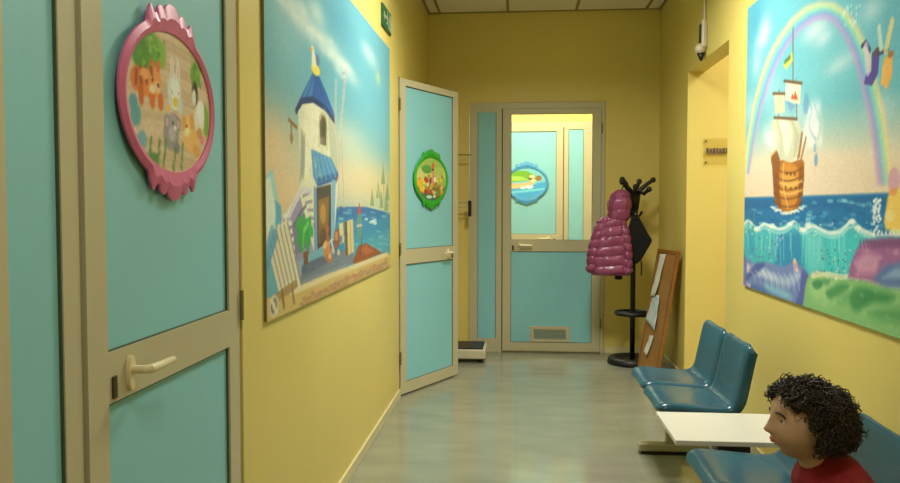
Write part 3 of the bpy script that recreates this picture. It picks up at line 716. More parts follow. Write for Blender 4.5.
ART_SHIP=[
('P',(104,178,192),1,0.006,[(-0.269,1.932),(2.018,1.161),(2.079,-0.057),(-0.13,-0.546)]),
('E',(80,158,184),0.9,1,0.15,1.385,0.238,0.2),
('E',(88,164,186),0.7,1,1.581,1.045,0.28,0.18),
('E',(122,194,204),0.7,1,1.023,0.977,0.66,0.2),
('P',(222,206,180),1,0.22,[(-0.203,0.744),(0.686,0.76),(1.323,0.713),(2.042,0.689),(2.06,0.329),(-0.174,0.238)]),
('P',(226,204,178),1,0.1,[(-0.194,0.598),(1.043,0.604),(2.047,0.579),(2.06,0.329),(-0.174,0.238)]),
('E',(214,222,224),0.6,1,0.3,1.31,0.112,0.08),
('E',(214,222,224),0.6,1,0.256,1.261,0.136,0.06),
('E',(214,222,224),0.5,1,0.179,1.155,0.102,0.084),
('E',(214,222,224),0.75,1,0.961,1.152,0.176,0.056),
('E',(214,222,224),0.6,1,1.058,1.098,0.11,0.04),
('E',(214,222,224),0.4,1,1.266,0.972,0.144,0.04),
('E',(214,222,224),0.35,1,1.174,0.958,0.12,0.032),
('E',(214,222,224),0.5,1,1.482,1.103,0.112,0.056),
('E',(214,222,224),0.5,1,1.56,0.749,0.112,0.06),
('E',(214,222,224),0.4,1,1.596,0.612,0.112,0.054),
('E',(214,222,224),0.3,1,0.395,0.991,0.21,0.13),
('E',(214,222,224),0.4,1,0.071,0.934,0.144,0.1),
('P',(232,196,150),0.68,0.03,[(-0.02,0.612),(0.026,0.781),(0.106,0.94),(0.217,1.067),(0.355,1.167),(0.512,1.229),(0.672,1.266),(0.842,1.276),(1.009,1.255),(1.151,1.212),(1.283,1.145),(1.39,1.055),(1.474,0.96),(1.541,0.846),(1.597,0.738),(1.638,0.625),(1.671,0.503),(1.65,0.502),(1.616,0.626),(1.574,0.739),(1.518,0.847),(1.451,0.962),(1.367,1.055),(1.263,1.142),(1.141,1.204),(1.014,1.241),(0.861,1.26),(0.698,1.251),(0.543,1.216),(0.387,1.156),(0.25,1.059),(0.136,0.935),(0.052,0.777),(-0.001,0.611)]),
('P',(232,222,140),0.68,0.03,[(-0.006,0.611),(0.045,0.778),(0.128,0.936),(0.241,1.061),(0.379,1.159),(0.535,1.22),(0.691,1.255),(0.856,1.264),(1.013,1.245),(1.144,1.206),(1.269,1.143),(1.373,1.055),(1.457,0.961),(1.524,0.847),(1.58,0.739),(1.621,0.625),(1.655,0.502),(1.633,0.502),(1.599,0.626),(1.557,0.739),(1.5,0.848),(1.433,0.962),(1.35,1.055),(1.248,1.14),(1.133,1.197),(1.018,1.231),(0.874,1.249),(0.717,1.24),(0.565,1.207),(0.41,1.148),(0.273,1.053),(0.158,0.931),(0.071,0.775),(0.014,0.61)]),
('P',(170,214,150),0.68,0.03,[(0.009,0.61),(0.065,0.776),(0.15,0.932),(0.265,1.055),(0.402,1.151),(0.557,1.21),(0.711,1.244),(0.869,1.253),(1.017,1.235),(1.136,1.199),(1.253,1.141),(1.356,1.055),(1.439,0.962),(1.506,0.848),(1.563,0.739),(1.605,0.626),(1.639,0.502),(1.617,0.502),(1.582,0.626),(1.54,0.74),(1.483,0.849),(1.415,0.963),(1.332,1.054),(1.233,1.137),(1.126,1.191),(1.022,1.221),(0.888,1.238),(0.736,1.23),(0.587,1.198),(0.434,1.141),(0.296,1.048),(0.18,0.927),(0.091,0.773),(0.028,0.609)]),
('P',(120,206,196),0.68,0.03,[(0.023,0.609),(0.084,0.774),(0.172,0.928),(0.288,1.05),(0.425,1.143),(0.579,1.201),(0.73,1.234),(0.883,1.242),(1.02,1.224),(1.128,1.193),(1.238,1.138),(1.338,1.055),(1.422,0.963),(1.489,0.849),(1.546,0.74),(1.588,0.626),(1.623,0.502),(1.6,0.501),(1.565,0.627),(1.523,0.74),(1.465,0.85),(1.397,0.964),(1.314,1.054),(1.218,1.135),(1.118,1.184),(1.026,1.21),(0.901,1.227),(0.755,1.219),(0.608,1.189),(0.456,1.133),(0.319,1.042),(0.202,0.923),(0.11,0.77),(0.043,0.608)]),
('P',(110,172,214),0.68,0.03,[(0.038,0.608),(0.103,0.771),(0.194,0.924),(0.311,1.044),(0.448,1.136),(0.601,1.192),(0.749,1.223),(0.896,1.231),(1.024,1.214),(1.121,1.186),(1.223,1.136),(1.321,1.054),(1.403,0.964),(1.471,0.849),(1.529,0.74),(1.571,0.626),(1.606,0.501),(1.584,0.501),(1.548,0.627),(1.506,0.741),(1.447,0.851),(1.379,0.965),(1.296,1.054),(1.202,1.132),(1.11,1.177),(1.03,1.2),(0.914,1.216),(0.774,1.209),(0.629,1.179),(0.479,1.125),(0.342,1.036),(0.223,0.919),(0.128,0.768),(0.057,0.607)]),
('P',(140,134,206),0.68,0.03,[(0.052,0.607),(0.122,0.769),(0.216,0.92),(0.334,1.038),(0.471,1.128),(0.622,1.183),(0.767,1.213),(0.91,1.219),(1.028,1.204),(1.113,1.18),(1.207,1.133),(1.303,1.054),(1.385,0.964),(1.453,0.85),(1.512,0.741),(1.554,0.627),(1.589,0.501),(1.566,0.501),(1.531,0.627),(1.488,0.742),(1.429,0.851),(1.36,0.965),(1.278,1.054),(1.186,1.13),(1.102,1.171),(1.033,1.19),(0.927,1.205),(0.793,1.199),(0.65,1.171),(0.501,1.118),(0.364,1.03),(0.244,0.915),(0.147,0.766),(0.071,0.606)]),
('P',(206,148,200),0.68,0.03,[(0.066,0.606),(0.141,0.767),(0.237,0.916),(0.356,1.032),(0.494,1.121),(0.643,1.174),(0.786,1.203),(0.923,1.209),(1.032,1.193),(1.105,1.173),(1.192,1.131),(1.285,1.054),(1.367,0.965),(1.435,0.851),(1.494,0.741),(1.537,0.627),(1.572,0.501),(1.549,0.5),(1.513,0.628),(1.47,0.742),(1.41,0.852),(1.341,0.966),(1.26,1.053),(1.17,1.127),(1.094,1.164),(1.037,1.18),(0.941,1.194),(0.811,1.189),(0.671,1.162),(0.524,1.111),(0.386,1.025),(0.265,0.911),(0.166,0.764),(0.085,0.605)]),
('L',(60,64,110),1,0.015,[(1.409,0.994),(1.441,1.002),(1.474,0.967)]),
('P',(84,74,150),1,0.006,[(1.49,0.957),(1.55,0.952),(1.539,0.874),(1.496,0.84),(1.432,0.857),(1.447,0.889),(1.486,0.89)]),
('E',(96,80,70),1,0.25,1.528,0.95,0.024,0.016),
('L',(206,190,220),0.7,0.03,[(1.442,0.988),(1.462,0.894)]),
('L',(60,70,110),1,0.012,[(1.536,0.942),(1.608,0.941)]),
('P',(226,170,90),1,0.006,[(1.58,0.92),(1.643,0.921),(1.64,0.85),(1.607,0.809),(1.57,0.835)]),
('L',(228,206,140),0.8,0.03,[(1.593,0.944),(1.631,1.027)]),
('L',(214,224,206),0.7,0.025,[(1.557,0.958),(1.539,1.029)]),
('E',(160,110,60),1,0.25,1.629,0.923,0.021,0.012),
('L',(226,180,110),1,0.02,[(1.582,0.893),(1.57,0.842)]),
('E',(220,226,228),0.5,0.25,1.317,1.134,0.008,0.006),
('E',(220,226,228),0.5,0.25,1.265,1.103,0.009,0.006),
('E',(220,226,228),0.5,0.25,1.24,1.141,0.009,0.008),
('E',(220,226,228),0.5,0.25,1.386,1.141,0.008,0.006),
('E',(220,226,228),0.5,0.25,1.333,1.108,0.008,0.006),
('E',(220,226,228),0.5,0.25,1.246,1.151,0.009,0.006),
('E',(220,226,228),0.5,0.25,1.357,1.117,0.009,0.008),
('E',(220,226,228),0.5,0.25,1.359,1.142,0.008,0.008),
('E',(220,226,228),0.5,0.25,1.278,1.166,0.009,0.008),
('E',(220,226,228),0.5,0.25,1.327,1.083,0.009,0.008),
('E',(220,226,228),0.5,0.25,1.34,1.093,0.009,0.008),
('E',(220,226,228),0.5,0.25,1.306,1.104,0.009,0.008),
('E',(220,226,228),0.5,0.25,1.256,1.156,0.009,0.008),
('E',(220,226,228),0.5,0.25,1.353,1.094,0.008,0.008),
('E',(220,226,228),0.5,0.25,1.309,1.16,0.008,0.006),
('E',(220,226,228),0.5,0.25,1.283,1.156,0.009,0.008),
('E',(226,230,230),0.6,1,0.947,0.784,0.099,0.072),
('E',(226,230,230),0.55,1,0.883,0.715,0.11,0.048),
('E',(226,230,230),0.5,1,0.994,0.73,0.077,0.056),
('E',(226,230,230),0.5,1,0.376,0.775,0.096,0.06),
('E',(226,230,230),0.4,1,0.535,0.807,0.168,0.11),
('E',(226,230,230),0.6,1,1.01,0.826,0.044,0.04),
('E',(226,230,230),0.3,1,0.806,0.843,0.072,0.08),
('E',(232,234,232),0.8,1,0.946,0.817,0.055,0.048),
('E',(232,234,232),0.75,1,0.993,0.746,0.05,0.048),
('E',(232,234,232),0.7,1,0.904,0.755,0.06,0.056),
('E',(232,234,232),0.6,1,1.039,0.685,0.033,0.032),
('E',(232,234,232),0.7,1,0.942,0.685,0.055,0.024),
('E',(232,234,232),0.6,1,0.393,0.749,0.045,0.036),
('L',(120,150,180),0.5,0.008,[(0.874,0.885),(0.89,0.874),(0.912,0.859),(0.933,0.842),(0.945,0.826),(0.942,0.81),(0.929,0.795),(0.917,0.779),(0.915,0.763),(0.93,0.744),(0.954,0.725),(0.979,0.709),(0.996,0.697)]),
('L',(140,160,186),0.5,0.007,[(0.966,0.848),(0.981,0.833),(1.002,0.811),(1.022,0.787),(1.034,0.766),(1.036,0.746),(1.03,0.726),(1.022,0.708),(1.017,0.695)]),
('L',(120,106,90),1,0.012,[(0.7,1.219),(0.716,0.916)]),
('L',(120,106,90),1,0.01,[(0.526,0.971),(0.535,0.55)]),
('L',(130,110,90),1,0.009,[(0.75,0.981),(0.794,0.606)]),
('P',(200,206,90),1,0.006,[(0.576,1.083),(0.692,1.115),(0.707,1.076),(0.618,1.048)]),
('L',(90,130,90),1,0.02,[(0.602,1.087),(0.668,1.097)]),
('P',(222,216,182),1,0.006,[(0.621,0.998),(0.812,0.958),(0.805,0.869),(0.73,0.883),(0.612,0.913)]),
('P',(232,228,200),0.8,0.02,[(0.648,0.98),(0.751,0.959),(0.73,0.888),(0.625,0.92)]),
('P',(214,206,170),1,0.006,[(0.455,0.963),(0.597,0.942),(0.615,0.858),(0.475,0.865)]),
('P',(206,90,60),1,0.006,[(0.691,0.906),(0.702,0.931),(0.728,0.914),(0.74,0.939),(0.766,0.909),(0.779,0.89)]),
('P',(120,146,190),0.7,0.006,[(0.625,0.911),(0.756,0.867),(0.681,0.85)]),
('L',(110,90,70),1,0.012,[(0.594,1.002),(0.824,0.955)]),
('L',(110,90,70),1,0.012,[(0.44,0.967),(0.61,0.942)]),
('P',(200,200,172),1,0.006,[(0.447,0.84),(0.47,0.844),(0.5,0.844),(0.534,0.843),(0.569,0.84),(0.602,0.836),(0.635,0.833),(0.669,0.829),(0.703,0.824),(0.733,0.818),(0.759,0.809),(0.78,0.799),(0.799,0.787),(0.814,0.773),(0.826,0.759),(0.835,0.745),(0.84,0.73),(0.842,0.714),(0.841,0.697),(0.836,0.681),(0.827,0.668),(0.812,0.659),(0.791,0.652),(0.767,0.646),(0.741,0.639),(0.718,0.632),(0.697,0.622),(0.677,0.61),(0.656,0.598),(0.636,0.589),(0.616,0.583),(0.595,0.582),(0.572,0.584),(0.551,0.589),(0.532,0.597),(0.518,0.607),(0.512,0.62),(0.512,0.637),(0.516,0.655),(0.517,0.674),(0.513,0.692),(0.501,0.708),(0.484,0.725),(0.465,0.742),(0.447,0.758),(0.436,0.774),(0.43,0.789),(0.427,0.805),(0.428,0.819),(0.434,0.831)]),
('P',(232,230,206),0.85,0.02,[(0.534,0.825),(0.549,0.828),(0.574,0.827),(0.605,0.822),(0.635,0.816),(0.657,0.807),(0.674,0.797),(0.69,0.784),(0.702,0.77),(0.71,0.755),(0.713,0.739),(0.708,0.721),(0.696,0.7),(0.681,0.68),(0.665,0.663),(0.652,0.654),(0.642,0.655),(0.633,0.663),(0.624,0.676),(0.616,0.69),(0.61,0.703),(0.605,0.714),(0.603,0.724),(0.601,0.736),(0.599,0.747),(0.593,0.759),(0.581,0.773),(0.564,0.789),(0.547,0.804),(0.535,0.817)]),
('L',(150,150,130),0.6,0.008,[(0.709,0.802),(0.724,0.79),(0.745,0.773),(0.764,0.753),(0.775,0.733),(0.773,0.712),(0.763,0.687),(0.751,0.664),(0.743,0.648)]),
('L',(160,160,140),0.6,0.007,[(0.506,0.833),(0.518,0.817),(0.536,0.794),(0.554,0.769),(0.567,0.743),(0.572,0.716),(0.573,0.687),(0.572,0.66),(0.572,0.641)]),
('P',(178,180,160),0.6,0.02,[(0.735,0.79),(0.811,0.739),(0.803,0.67),(0.742,0.657)]),
('L',(110,90,70),1,0.012,[(0.461,0.85),(0.771,0.808)]),
('P',(226,226,214),0.7,0.006,[(0.406,0.787),(0.493,0.797),(0.513,0.701),(0.426,0.688)]),
('E',(100,150,190),0.8,0.25,1.0,0.615,0.02,0.028),
('E',(110,160,200),0.6,0.25,0.986,0.665,0.0165,0.02),
('E',(90,140,190),0.5,0.25,0.876,0.86,0.033,0.045),
('L',(160,110,70),1,0.02,[(0.835,0.737),(0.804,0.644)]),
('L',(170,116,70),1,0.016,[(0.883,0.715),(0.829,0.625)]),
('P',(26,112,168),1,0.012,[(-0.128,0.476),(0.826,0.47),(1.611,0.468),(2.053,0.468),(2.072,0.081),(-0.086,-0.257)]),
('P',(20,96,154),0.7,0.02,[(-0.127,0.462),(1.611,0.458),(2.053,0.46),(2.055,0.424),(-0.124,0.407)]),
('L',(90,170,200),0.6,0.01,[(0.612,0.358),(0.666,0.357)]),
('L',(150,206,220),0.6,0.01,[(1.264,0.448),(1.3,0.446)]),
('L',(150,206,220),0.6,0.01,[(0.128,0.408),(0.196,0.407)]),
('L',(20,90,150),0.6,0.01,[(0.32,0.427),(0.383,0.426)]),
('L',(20,90,150),0.6,0.01,[(1.494,0.436),(1.525,0.434)]),
('L',(90,170,200),0.6,0.01,[(0.004,0.354),(0.077,0.354)]),
('L',(90,170,200),0.6,0.01,[(1.483,0.428),(1.514,0.426)]),
('L',(90,170,200),0.6,0.01,[(1.479,0.434),(1.51,0.433)]),
('L',(20,90,150),0.6,0.01,[(0.98,0.389),(1.024,0.389)]),
('L',(150,206,220),0.6,0.01,[(1.511,0.408),(1.541,0.407)]),
('L',(20,90,150),0.6,0.01,[(0.437,0.361),(0.496,0.36)]),
('L',(20,90,150),0.6,0.01,[(1.093,0.432),(1.134,0.431)]),
('L',(150,206,220),0.6,0.01,[(1.278,0.444),(1.314,0.443)]),
('L',(90,170,200),0.6,0.01,[(1.061,0.387),(1.102,0.386)]),
('L',(20,90,150),0.6,0.01,[(1.313,0.377),(1.348,0.376)]),
('L',(20,90,150),0.6,0.01,[(1.589,0.434),(1.617,0.433)]),
('L',(90,170,200),0.6,0.01,[(0.826,0.351),(0.874,0.35)]),
('L',(150,206,220),0.6,0.01,[(1.136,0.445),(1.176,0.444)]),
('L',(20,90,150),0.6,0.01,[(1.429,0.398),(1.462,0.397)]),
('L',(150,206,220),0.6,0.01,[(1.345,0.439),(1.379,0.438)]),
('L',(150,206,220),0.6,0.01,[(0.26,0.342),(0.325,0.342)]),
('L',(20,90,150),0.6,0.01,[(0.903,0.408),(0.948,0.406)]),
('L',(20,90,150),0.6,0.01,[(1.312,0.411),(1.347,0.41)]),
('L',(90,170,200),0.6,0.01,[(0.697,0.403),(0.748,0.402)]),
('L',(90,170,200),0.6,0.01,[(0.493,0.423),(0.55,0.421)]),
('L',(20,90,150),0.6,0.01,[(0.657,0.421),(0.709,0.419)]),
('L',(20,90,150),0.6,0.01,[(1.356,0.445),(1.39,0.443)]),
('L',(20,90,150),0.6,0.01,[(1.386,0.4),(1.419,0.399)]),
('L',(90,170,200),0.6,0.01,[(1.351,0.393),(1.385,0.393)]),
('L',(150,206,220),0.6,0.01,[(0.86,0.427),(0.906,0.425)]),
('L',(20,90,150),0.6,0.01,[(0.996,0.349),(1.039,0.348)]),
('L',(90,170,200),0.6,0.01,[(0.769,0.377),(0.818,0.376)]),
('L',(90,170,200),0.6,0.01,[(1.248,0.362),(1.285,0.361)]),
('L',(90,170,200),0.6,0.01,[(0.122,0.327),(0.191,0.327)]),
('L',(90,170,200),0.6,0.01,[(0.573,0.435),(0.628,0.434)]),
('L',(90,170,200),0.6,0.01,[(1.13,0.448),(1.169,0.447)]),
('L',(150,206,220),0.6,0.01,[(0.904,0.365),(0.949,0.365)]),
('L',(150,206,220),0.6,0.01,[(1.142,0.351),(1.181,0.35)]),
('L',(150,206,220),0.6,0.01,[(0.617,0.397),(0.671,0.396)]),
('L',(20,90,150),0.6,0.01,[(0.315,0.447),(0.378,0.445)]),
('L',(150,206,220),0.6,0.01,[(0.635,0.441),(0.688,0.439)]),
('L',(150,206,220),0.6,0.01,[(0.905,0.374),(0.95,0.374)]),
('L',(20,90,150),0.6,0.01,[(1.109,0.367),(1.149,0.366)]),
('L',(20,90,150),0.6,0.01,[(1.277,0.373),(1.312,0.372)]),
('L',(90,170,200),0.6,0.01,[(0.968,0.441),(1.012,0.439)]),
('L',(20,90,150),0.6,0.01,[(0.6,0.44),(0.653,0.438)]),
('L',(90,170,200),0.6,0.01,[(1.399,0.432),(1.432,0.43)]),
('L',(150,206,220),0.6,0.01,[(1.443,0.428),(1.475,0.427)]),
('L',(150,206,220),0.6,0.01,[(0.912,0.39),(0.957,0.389)]),
('L',(20,90,150),0.6,0.01,[(0.196,0.386),(0.263,0.385)]),
('L',(20,90,150),0.6,0.01,[(1.538,0.398),(1.568,0.397)]),
('L',(150,206,220),0.6,0.01,[(0.069,0.323),(0.14,0.324)]),
('L',(20,90,150),0.6,0.01,[(1.045,0.395),(1.086,0.394)]),
('L',(20,90,150),0.6,0.01,[(1.181,0.369),(1.22,0.368)]),
('L',(90,170,200),0.6,0.01,[(1.089,0.351),(1.13,0.35)]),
('L',(90,170,200),0.6,0.01,[(1.288,0.378),(1.324,0.377)]),
('L',(90,170,200),0.6,0.01,[(0.234,0.394),(0.299,0.393)]),
('L',(90,170,200),0.6,0.01,[(0.965,0.382),(1.008,0.382)]),
('L',(90,170,200),0.6,0.01,[(1.226,0.446),(1.263,0.444)]),
('L',(20,90,150),0.6,0.01,[(1.465,0.425),(1.496,0.424)]),
('L',(90,170,200),0.6,0.01,[(1.086,0.398),(1.126,0.397)]),
('L',(20,90,150),0.6,0.01,[(0.084,0.378),(0.154,0.377)]),
('L',(20,90,150),0.6,0.01,[(0.109,0.404),(0.178,0.403)]),
('L',(20,90,150),0.6,0.01,[(0.16,0.434),(0.228,0.432)]),
('L',(90,170,200),0.6,0.01,[(1.319,0.44),(1.354,0.438)]),
('L',(20,90,150),0.6,0.01,[(0.743,0.399),(0.793,0.398)]),
('L',(90,170,200),0.6,0.01,[(0.941,0.375),(0.986,0.374)]),
('L',(90,170,200),0.6,0.01,[(0.708,0.363),(0.759,0.362)]),
('L',(90,170,200),0.6,0.01,[(0.923,0.403),(0.968,0.401)]),
('L',(90,170,200),0.6,0.01,[(1.571,0.358),(1.6,0.358)]),
('P',(166,98,36),1,0.006,[(0.443,0.658),(0.451,0.66),(0.465,0.654),(0.482,0.644),(0.5,0.635),(0.517,0.63),(0.532,0.63),(0.549,0.633),(0.565,0.636),(0.582,0.639),(0.6,0.639),(0.616,0.637),(0.633,0.632),(0.65,0.627),(0.67,0.623),(0.693,0.62),(0.724,0.621),(0.761,0.624),(0.798,0.627),(0.83,0.627),(0.853,0.624),(0.866,0.615),(0.871,0.602),(0.871,0.587),(0.87,0.571),(0.869,0.555),(0.868,0.538),(0.865,0.521),(0.862,0.503),(0.856,0.485),(0.85,0.47),(0.842,0.455),(0.832,0.442),(0.821,0.429),(0.808,0.418),(0.793,0.409),(0.774,0.402),(0.752,0.397),(0.728,0.393),(0.704,0.391),(0.68,0.391),(0.655,0.392),(0.629,0.395),(0.603,0.399),(0.578,0.406),(0.557,0.413),(0.537,0.423),(0.52,0.434),(0.505,0.446),(0.493,0.46),(0.482,0.475),(0.474,0.492),(0.47,0.512),(0.467,0.532),(0.465,0.552),(0.462,0.571),(0.457,0.591),(0.45,0.612),(0.443,0.632),(0.44,0.649)]),
('P',(206,136,52),0.9,0.02,[(0.587,0.622),(0.617,0.626),(0.657,0.625),(0.701,0.62),(0.741,0.612),(0.77,0.603),(0.788,0.591),(0.8,0.576),(0.807,0.558),(0.81,0.54),(0.811,0.522),(0.808,0.503),(0.802,0.482),(0.792,0.461),(0.78,0.442),(0.767,0.427),(0.752,0.417),(0.735,0.41),(0.716,0.406),(0.697,0.404),(0.679,0.404),(0.661,0.406),(0.643,0.41),(0.626,0.417),(0.61,0.425),(0.597,0.437),(0.586,0.451),(0.577,0.469),(0.571,0.49),(0.566,0.51),(0.564,0.53),(0.562,0.55),(0.561,0.572),(0.563,0.593),(0.571,0.611)]),
('P',(226,166,78),0.85,0.02,[(0.617,0.565),(0.639,0.567),(0.674,0.566),(0.713,0.562),(0.749,0.556),(0.773,0.55),(0.787,0.542),(0.795,0.532),(0.799,0.522),(0.796,0.512),(0.787,0.506),(0.768,0.501),(0.739,0.497),(0.704,0.495),(0.672,0.496),(0.647,0.5),(0.631,0.51),(0.618,0.525),(0.61,0.541),(0.609,0.556)]),
('P',(120,68,30),0.75,0.02,[(0.458,0.638),(0.469,0.641),(0.485,0.637),(0.503,0.63),(0.52,0.619),(0.532,0.606),(0.539,0.589),(0.543,0.569),(0.545,0.546),(0.548,0.523),(0.552,0.502),(0.559,0.482),(0.569,0.461),(0.578,0.442),(0.584,0.427),(0.584,0.418),(0.576,0.417),(0.562,0.422),(0.544,0.431),(0.527,0.443),(0.512,0.456),(0.5,0.471),(0.488,0.491),(0.478,0.511),(0.47,0.532),(0.463,0.552),(0.458,0.572),(0.454,0.593),(0.452,0.613),(0.453,0.629)]),
('P',(128,72,30),0.6,0.02,[(0.819,0.6),(0.827,0.603),(0.839,0.6),(0.851,0.594),(0.862,0.584),(0.868,0.572),(0.869,0.555),(0.867,0.534),(0.862,0.51),(0.856,0.487),(0.85,0.47),(0.841,0.455),(0.831,0.442),(0.82,0.432),(0.81,0.426),(0.804,0.427),(0.802,0.436),(0.803,0.452),(0.806,0.473),(0.809,0.494),(0.811,0.514),(0.812,0.533),(0.812,0.554),(0.813,0.574),(0.815,0.59)]),
('L',(112,62,26),0.7,0.007,[(0.467,0.614),(0.489,0.608),(0.52,0.6),(0.555,0.591),(0.589,0.585),(0.621,0.581),(0.654,0.578),(0.688,0.576),(0.721,0.576),(0.758,0.578),(0.797,0.583),(0.832,0.587),(0.855,0.589)]),
('L',(112,62,26),0.7,0.007,[(0.469,0.576),(0.491,0.57),(0.522,0.562),(0.557,0.554),(0.591,0.548),(0.623,0.544),(0.656,0.541),(0.69,0.54),(0.723,0.541),(0.76,0.543),(0.799,0.548),(0.833,0.552),(0.857,0.555)]),
('L',(112,62,26),0.7,0.007,[(0.471,0.533),(0.493,0.527),(0.524,0.519),(0.559,0.512),(0.593,0.506),(0.625,0.503),(0.659,0.5),(0.692,0.5),(0.725,0.5),(0.762,0.503),(0.801,0.508),(0.835,0.513),(0.859,0.517)]),
('L',(112,62,26),0.7,0.007,[(0.474,0.49),(0.496,0.485),(0.527,0.477),(0.562,0.47),(0.595,0.464),(0.628,0.461),(0.661,0.46),(0.694,0.459),(0.727,0.46),(0.764,0.464),(0.803,0.469),(0.838,0.474),(0.861,0.478)]),
('L',(112,62,26),0.7,0.007,[(0.476,0.451),(0.498,0.446),(0.529,0.439),(0.564,0.432),(0.597,0.427),(0.63,0.425),(0.663,0.423),(0.696,0.423),(0.729,0.425),(0.766,0.428),(0.805,0.434),(0.839,0.44),(0.863,0.444)]),
('L',(238,194,110),0.75,0.007,[(0.564,0.535),(0.588,0.531),(0.623,0.527),(0.661,0.523),(0.699,0.521),(0.739,0.523),(0.782,0.527),(0.82,0.531),(0.846,0.534)]),
('L',(238,194,110),0.75,0.007,[(0.566,0.493),(0.591,0.49),(0.625,0.486),(0.663,0.482),(0.701,0.481),(0.741,0.483),(0.784,0.488),(0.822,0.492),(0.848,0.495)]),
('P',(90,54,26),0.8,0.006,[(0.643,0.582),(0.664,0.581),(0.665,0.568),(0.644,0.568)]),
('P',(90,54,26),0.8,0.006,[(0.696,0.577),(0.716,0.577),(0.717,0.563),(0.696,0.564)]),
('P',(90,54,26),0.8,0.006,[(0.747,0.575),(0.767,0.574),(0.767,0.561),(0.747,0.562)]),
('P',(90,54,26),0.8,0.006,[(0.633,0.519),(0.654,0.518),(0.655,0.504),(0.634,0.505)]),
('P',(90,54,26),0.8,0.006,[(0.699,0.512),(0.72,0.512),(0.72,0.498),(0.7,0.499)]),
('P',(90,54,26),0.8,0.006,[(0.762,0.513),(0.782,0.512),(0.783,0.499),(0.763,0.5)]),
('P',(140,80,36),1,0.006,[(0.428,0.659),(0.435,0.67),(0.448,0.68),(0.466,0.687),(0.484,0.692),(0.499,0.693),(0.513,0.688),(0.527,0.678),(0.54,0.666),(0.551,0.653),(0.558,0.642),(0.561,0.631),(0.562,0.619),(0.559,0.608),(0.554,0.598),(0.547,0.591),(0.536,0.587),(0.522,0.584),(0.506,0.583),(0.489,0.585),(0.476,0.59),(0.463,0.6),(0.449,0.614),(0.437,0.631),(0.429,0.647)]),
('L',(232,194,120),0.7,0.01,[(0.614,0.629),(0.61,0.612),(0.605,0.586),(0.602,0.557),(0.606,0.529),(0.62,0.499),(0.642,0.467),(0.663,0.438),(0.678,0.418)]),
('L',(226,190,130),0.8,0.01,[(0.427,0.669),(0.513,0.696)]),
('E',(226,232,226),0.7,0.25,0.455,0.423,0.024,0.0065),
('E',(226,232,226),0.7,0.25,0.474,0.417,0.0224,0.0052),
('E',(226,232,226),0.7,0.25,0.492,0.416,0.024,0.0065),
('E',(226,232,226),0.7,0.25,0.511,0.405,0.0224,0.0065),
('E',(226,232,226),0.7,0.25,0.529,0.41,0.024,0.0065),
('E',(226,232,226),0.7,0.25,0.546,0.408,0.0224,0.0065),
('E',(226,232,226),0.7,0.25,0.564,0.407,0.0224,0.0052),
('E',(226,232,226),0.7,0.25,0.581,0.405,0.0224,0.0065),
('E',(226,232,226),0.7,0.25,0.599,0.393,0.0224,0.0065),
('E',(226,232,226),0.7,0.25,0.616,0.391,0.0208,0.0052),
('E',(226,232,226),0.7,0.25,0.633,0.398,0.0224,0.0065),
('E',(226,232,226),0.7,0.25,0.65,0.392,0.0208,0.0065),
('E',(226,232,226),0.7,0.25,0.666,0.396,0.0208,0.0065),
('E',(226,232,226),0.7,0.25,0.683,0.395,0.0208,0.0052),
('E',(226,232,226),0.7,0.25,0.699,0.398,0.0208,0.0065),
('E',(226,232,226),0.7,0.25,0.715,0.395,0.0192,0.0065),
('E',(226,232,226),0.7,0.25,0.731,0.402,0.0208,0.0065),
('E',(226,232,226),0.7,0.25,0.746,0.403,0.0208,0.0052),
('E',(226,232,226),0.7,0.25,0.762,0.401,0.0192,0.0065),
('E',(226,232,226),0.7,0.25,0.777,0.407,0.0208,0.0065),
('E',(226,232,226),0.7,0.25,0.793,0.407,0.0192,0.0052),
('E',(226,232,226),0.7,0.25,0.808,0.403,0.0192,0.0052),
('E',(226,232,226),0.7,0.25,0.823,0.417,0.0192,0.0052),
('E',(226,232,226),0.7,0.25,0.838,0.419,0.0176,0.0065),
('E',(226,232,226),0.7,0.25,0.853,0.413,0.0192,0.0052),
('E',(226,232,226),0.7,0.25,0.867,0.425,0.0192,0.0052),
('P',(70,180,188),1,0.006,[(-0.119,0.318),(0.068,0.344),(0.226,0.311),(0.337,0.349),(0.519,0.323),(0.708,0.355),(0.833,0.331),(0.97,0.36),(1.119,0.323),(1.253,0.342),(1.358,0.374),(1.443,0.333),(1.553,0.322),(2.059,0.341),(2.072,0.081),(-0.086,-0.257)]),
('P',(34,126,180),0.75,0.05,[(0.52,0.304),(0.834,0.314),(0.888,0.188),(0.869,0.1),(0.503,0.094)]),
('P',(44,150,188),0.6,0.04,[(0.034,0.3),(0.176,0.294),(0.217,0.172),(0.042,0.161)]),
('P',(110,206,206),0.7,0.05,[(0.904,0.316),(1.079,0.306),(1.128,0.164),(0.936,0.157)]),
('P',(60,196,200),0.7,0.05,[(1.12,0.307),(1.428,0.311),(1.436,0.161),(1.129,0.133)]),
('L',(150,222,220),0.35,0.014,[(0.494,0.294),(0.52,0.175)]),
('L',(150,222,220),0.35,0.014,[(0.443,0.292),(0.422,0.204)]),
('L',(150,222,220),0.35,0.014,[(0.572,0.297),(0.597,0.142)]),
('L',(150,222,220),0.35,0.014,[(1.199,0.318),(1.22,0.193)]),
('L',(150,222,220),0.35,0.014,[(1.292,0.321),(1.314,0.197)]),
('L',(150,222,220),0.35,0.014,[(0.22,0.285),(0.213,0.195)]),
('L',(150,222,220),0.35,0.014,[(0.991,0.311),(0.995,0.23)]),
('L',(150,222,220),0.35,0.014,[(1.252,0.319),(1.252,0.256)]),
('L',(150,222,220),0.35,0.014,[(0.534,0.295),(0.538,0.176)]),
('L',(150,222,220),0.35,0.014,[(0.947,0.309),(0.947,0.242)]),
('L',(150,222,220),0.35,0.014,[(0.724,0.302),(0.719,0.231)]),
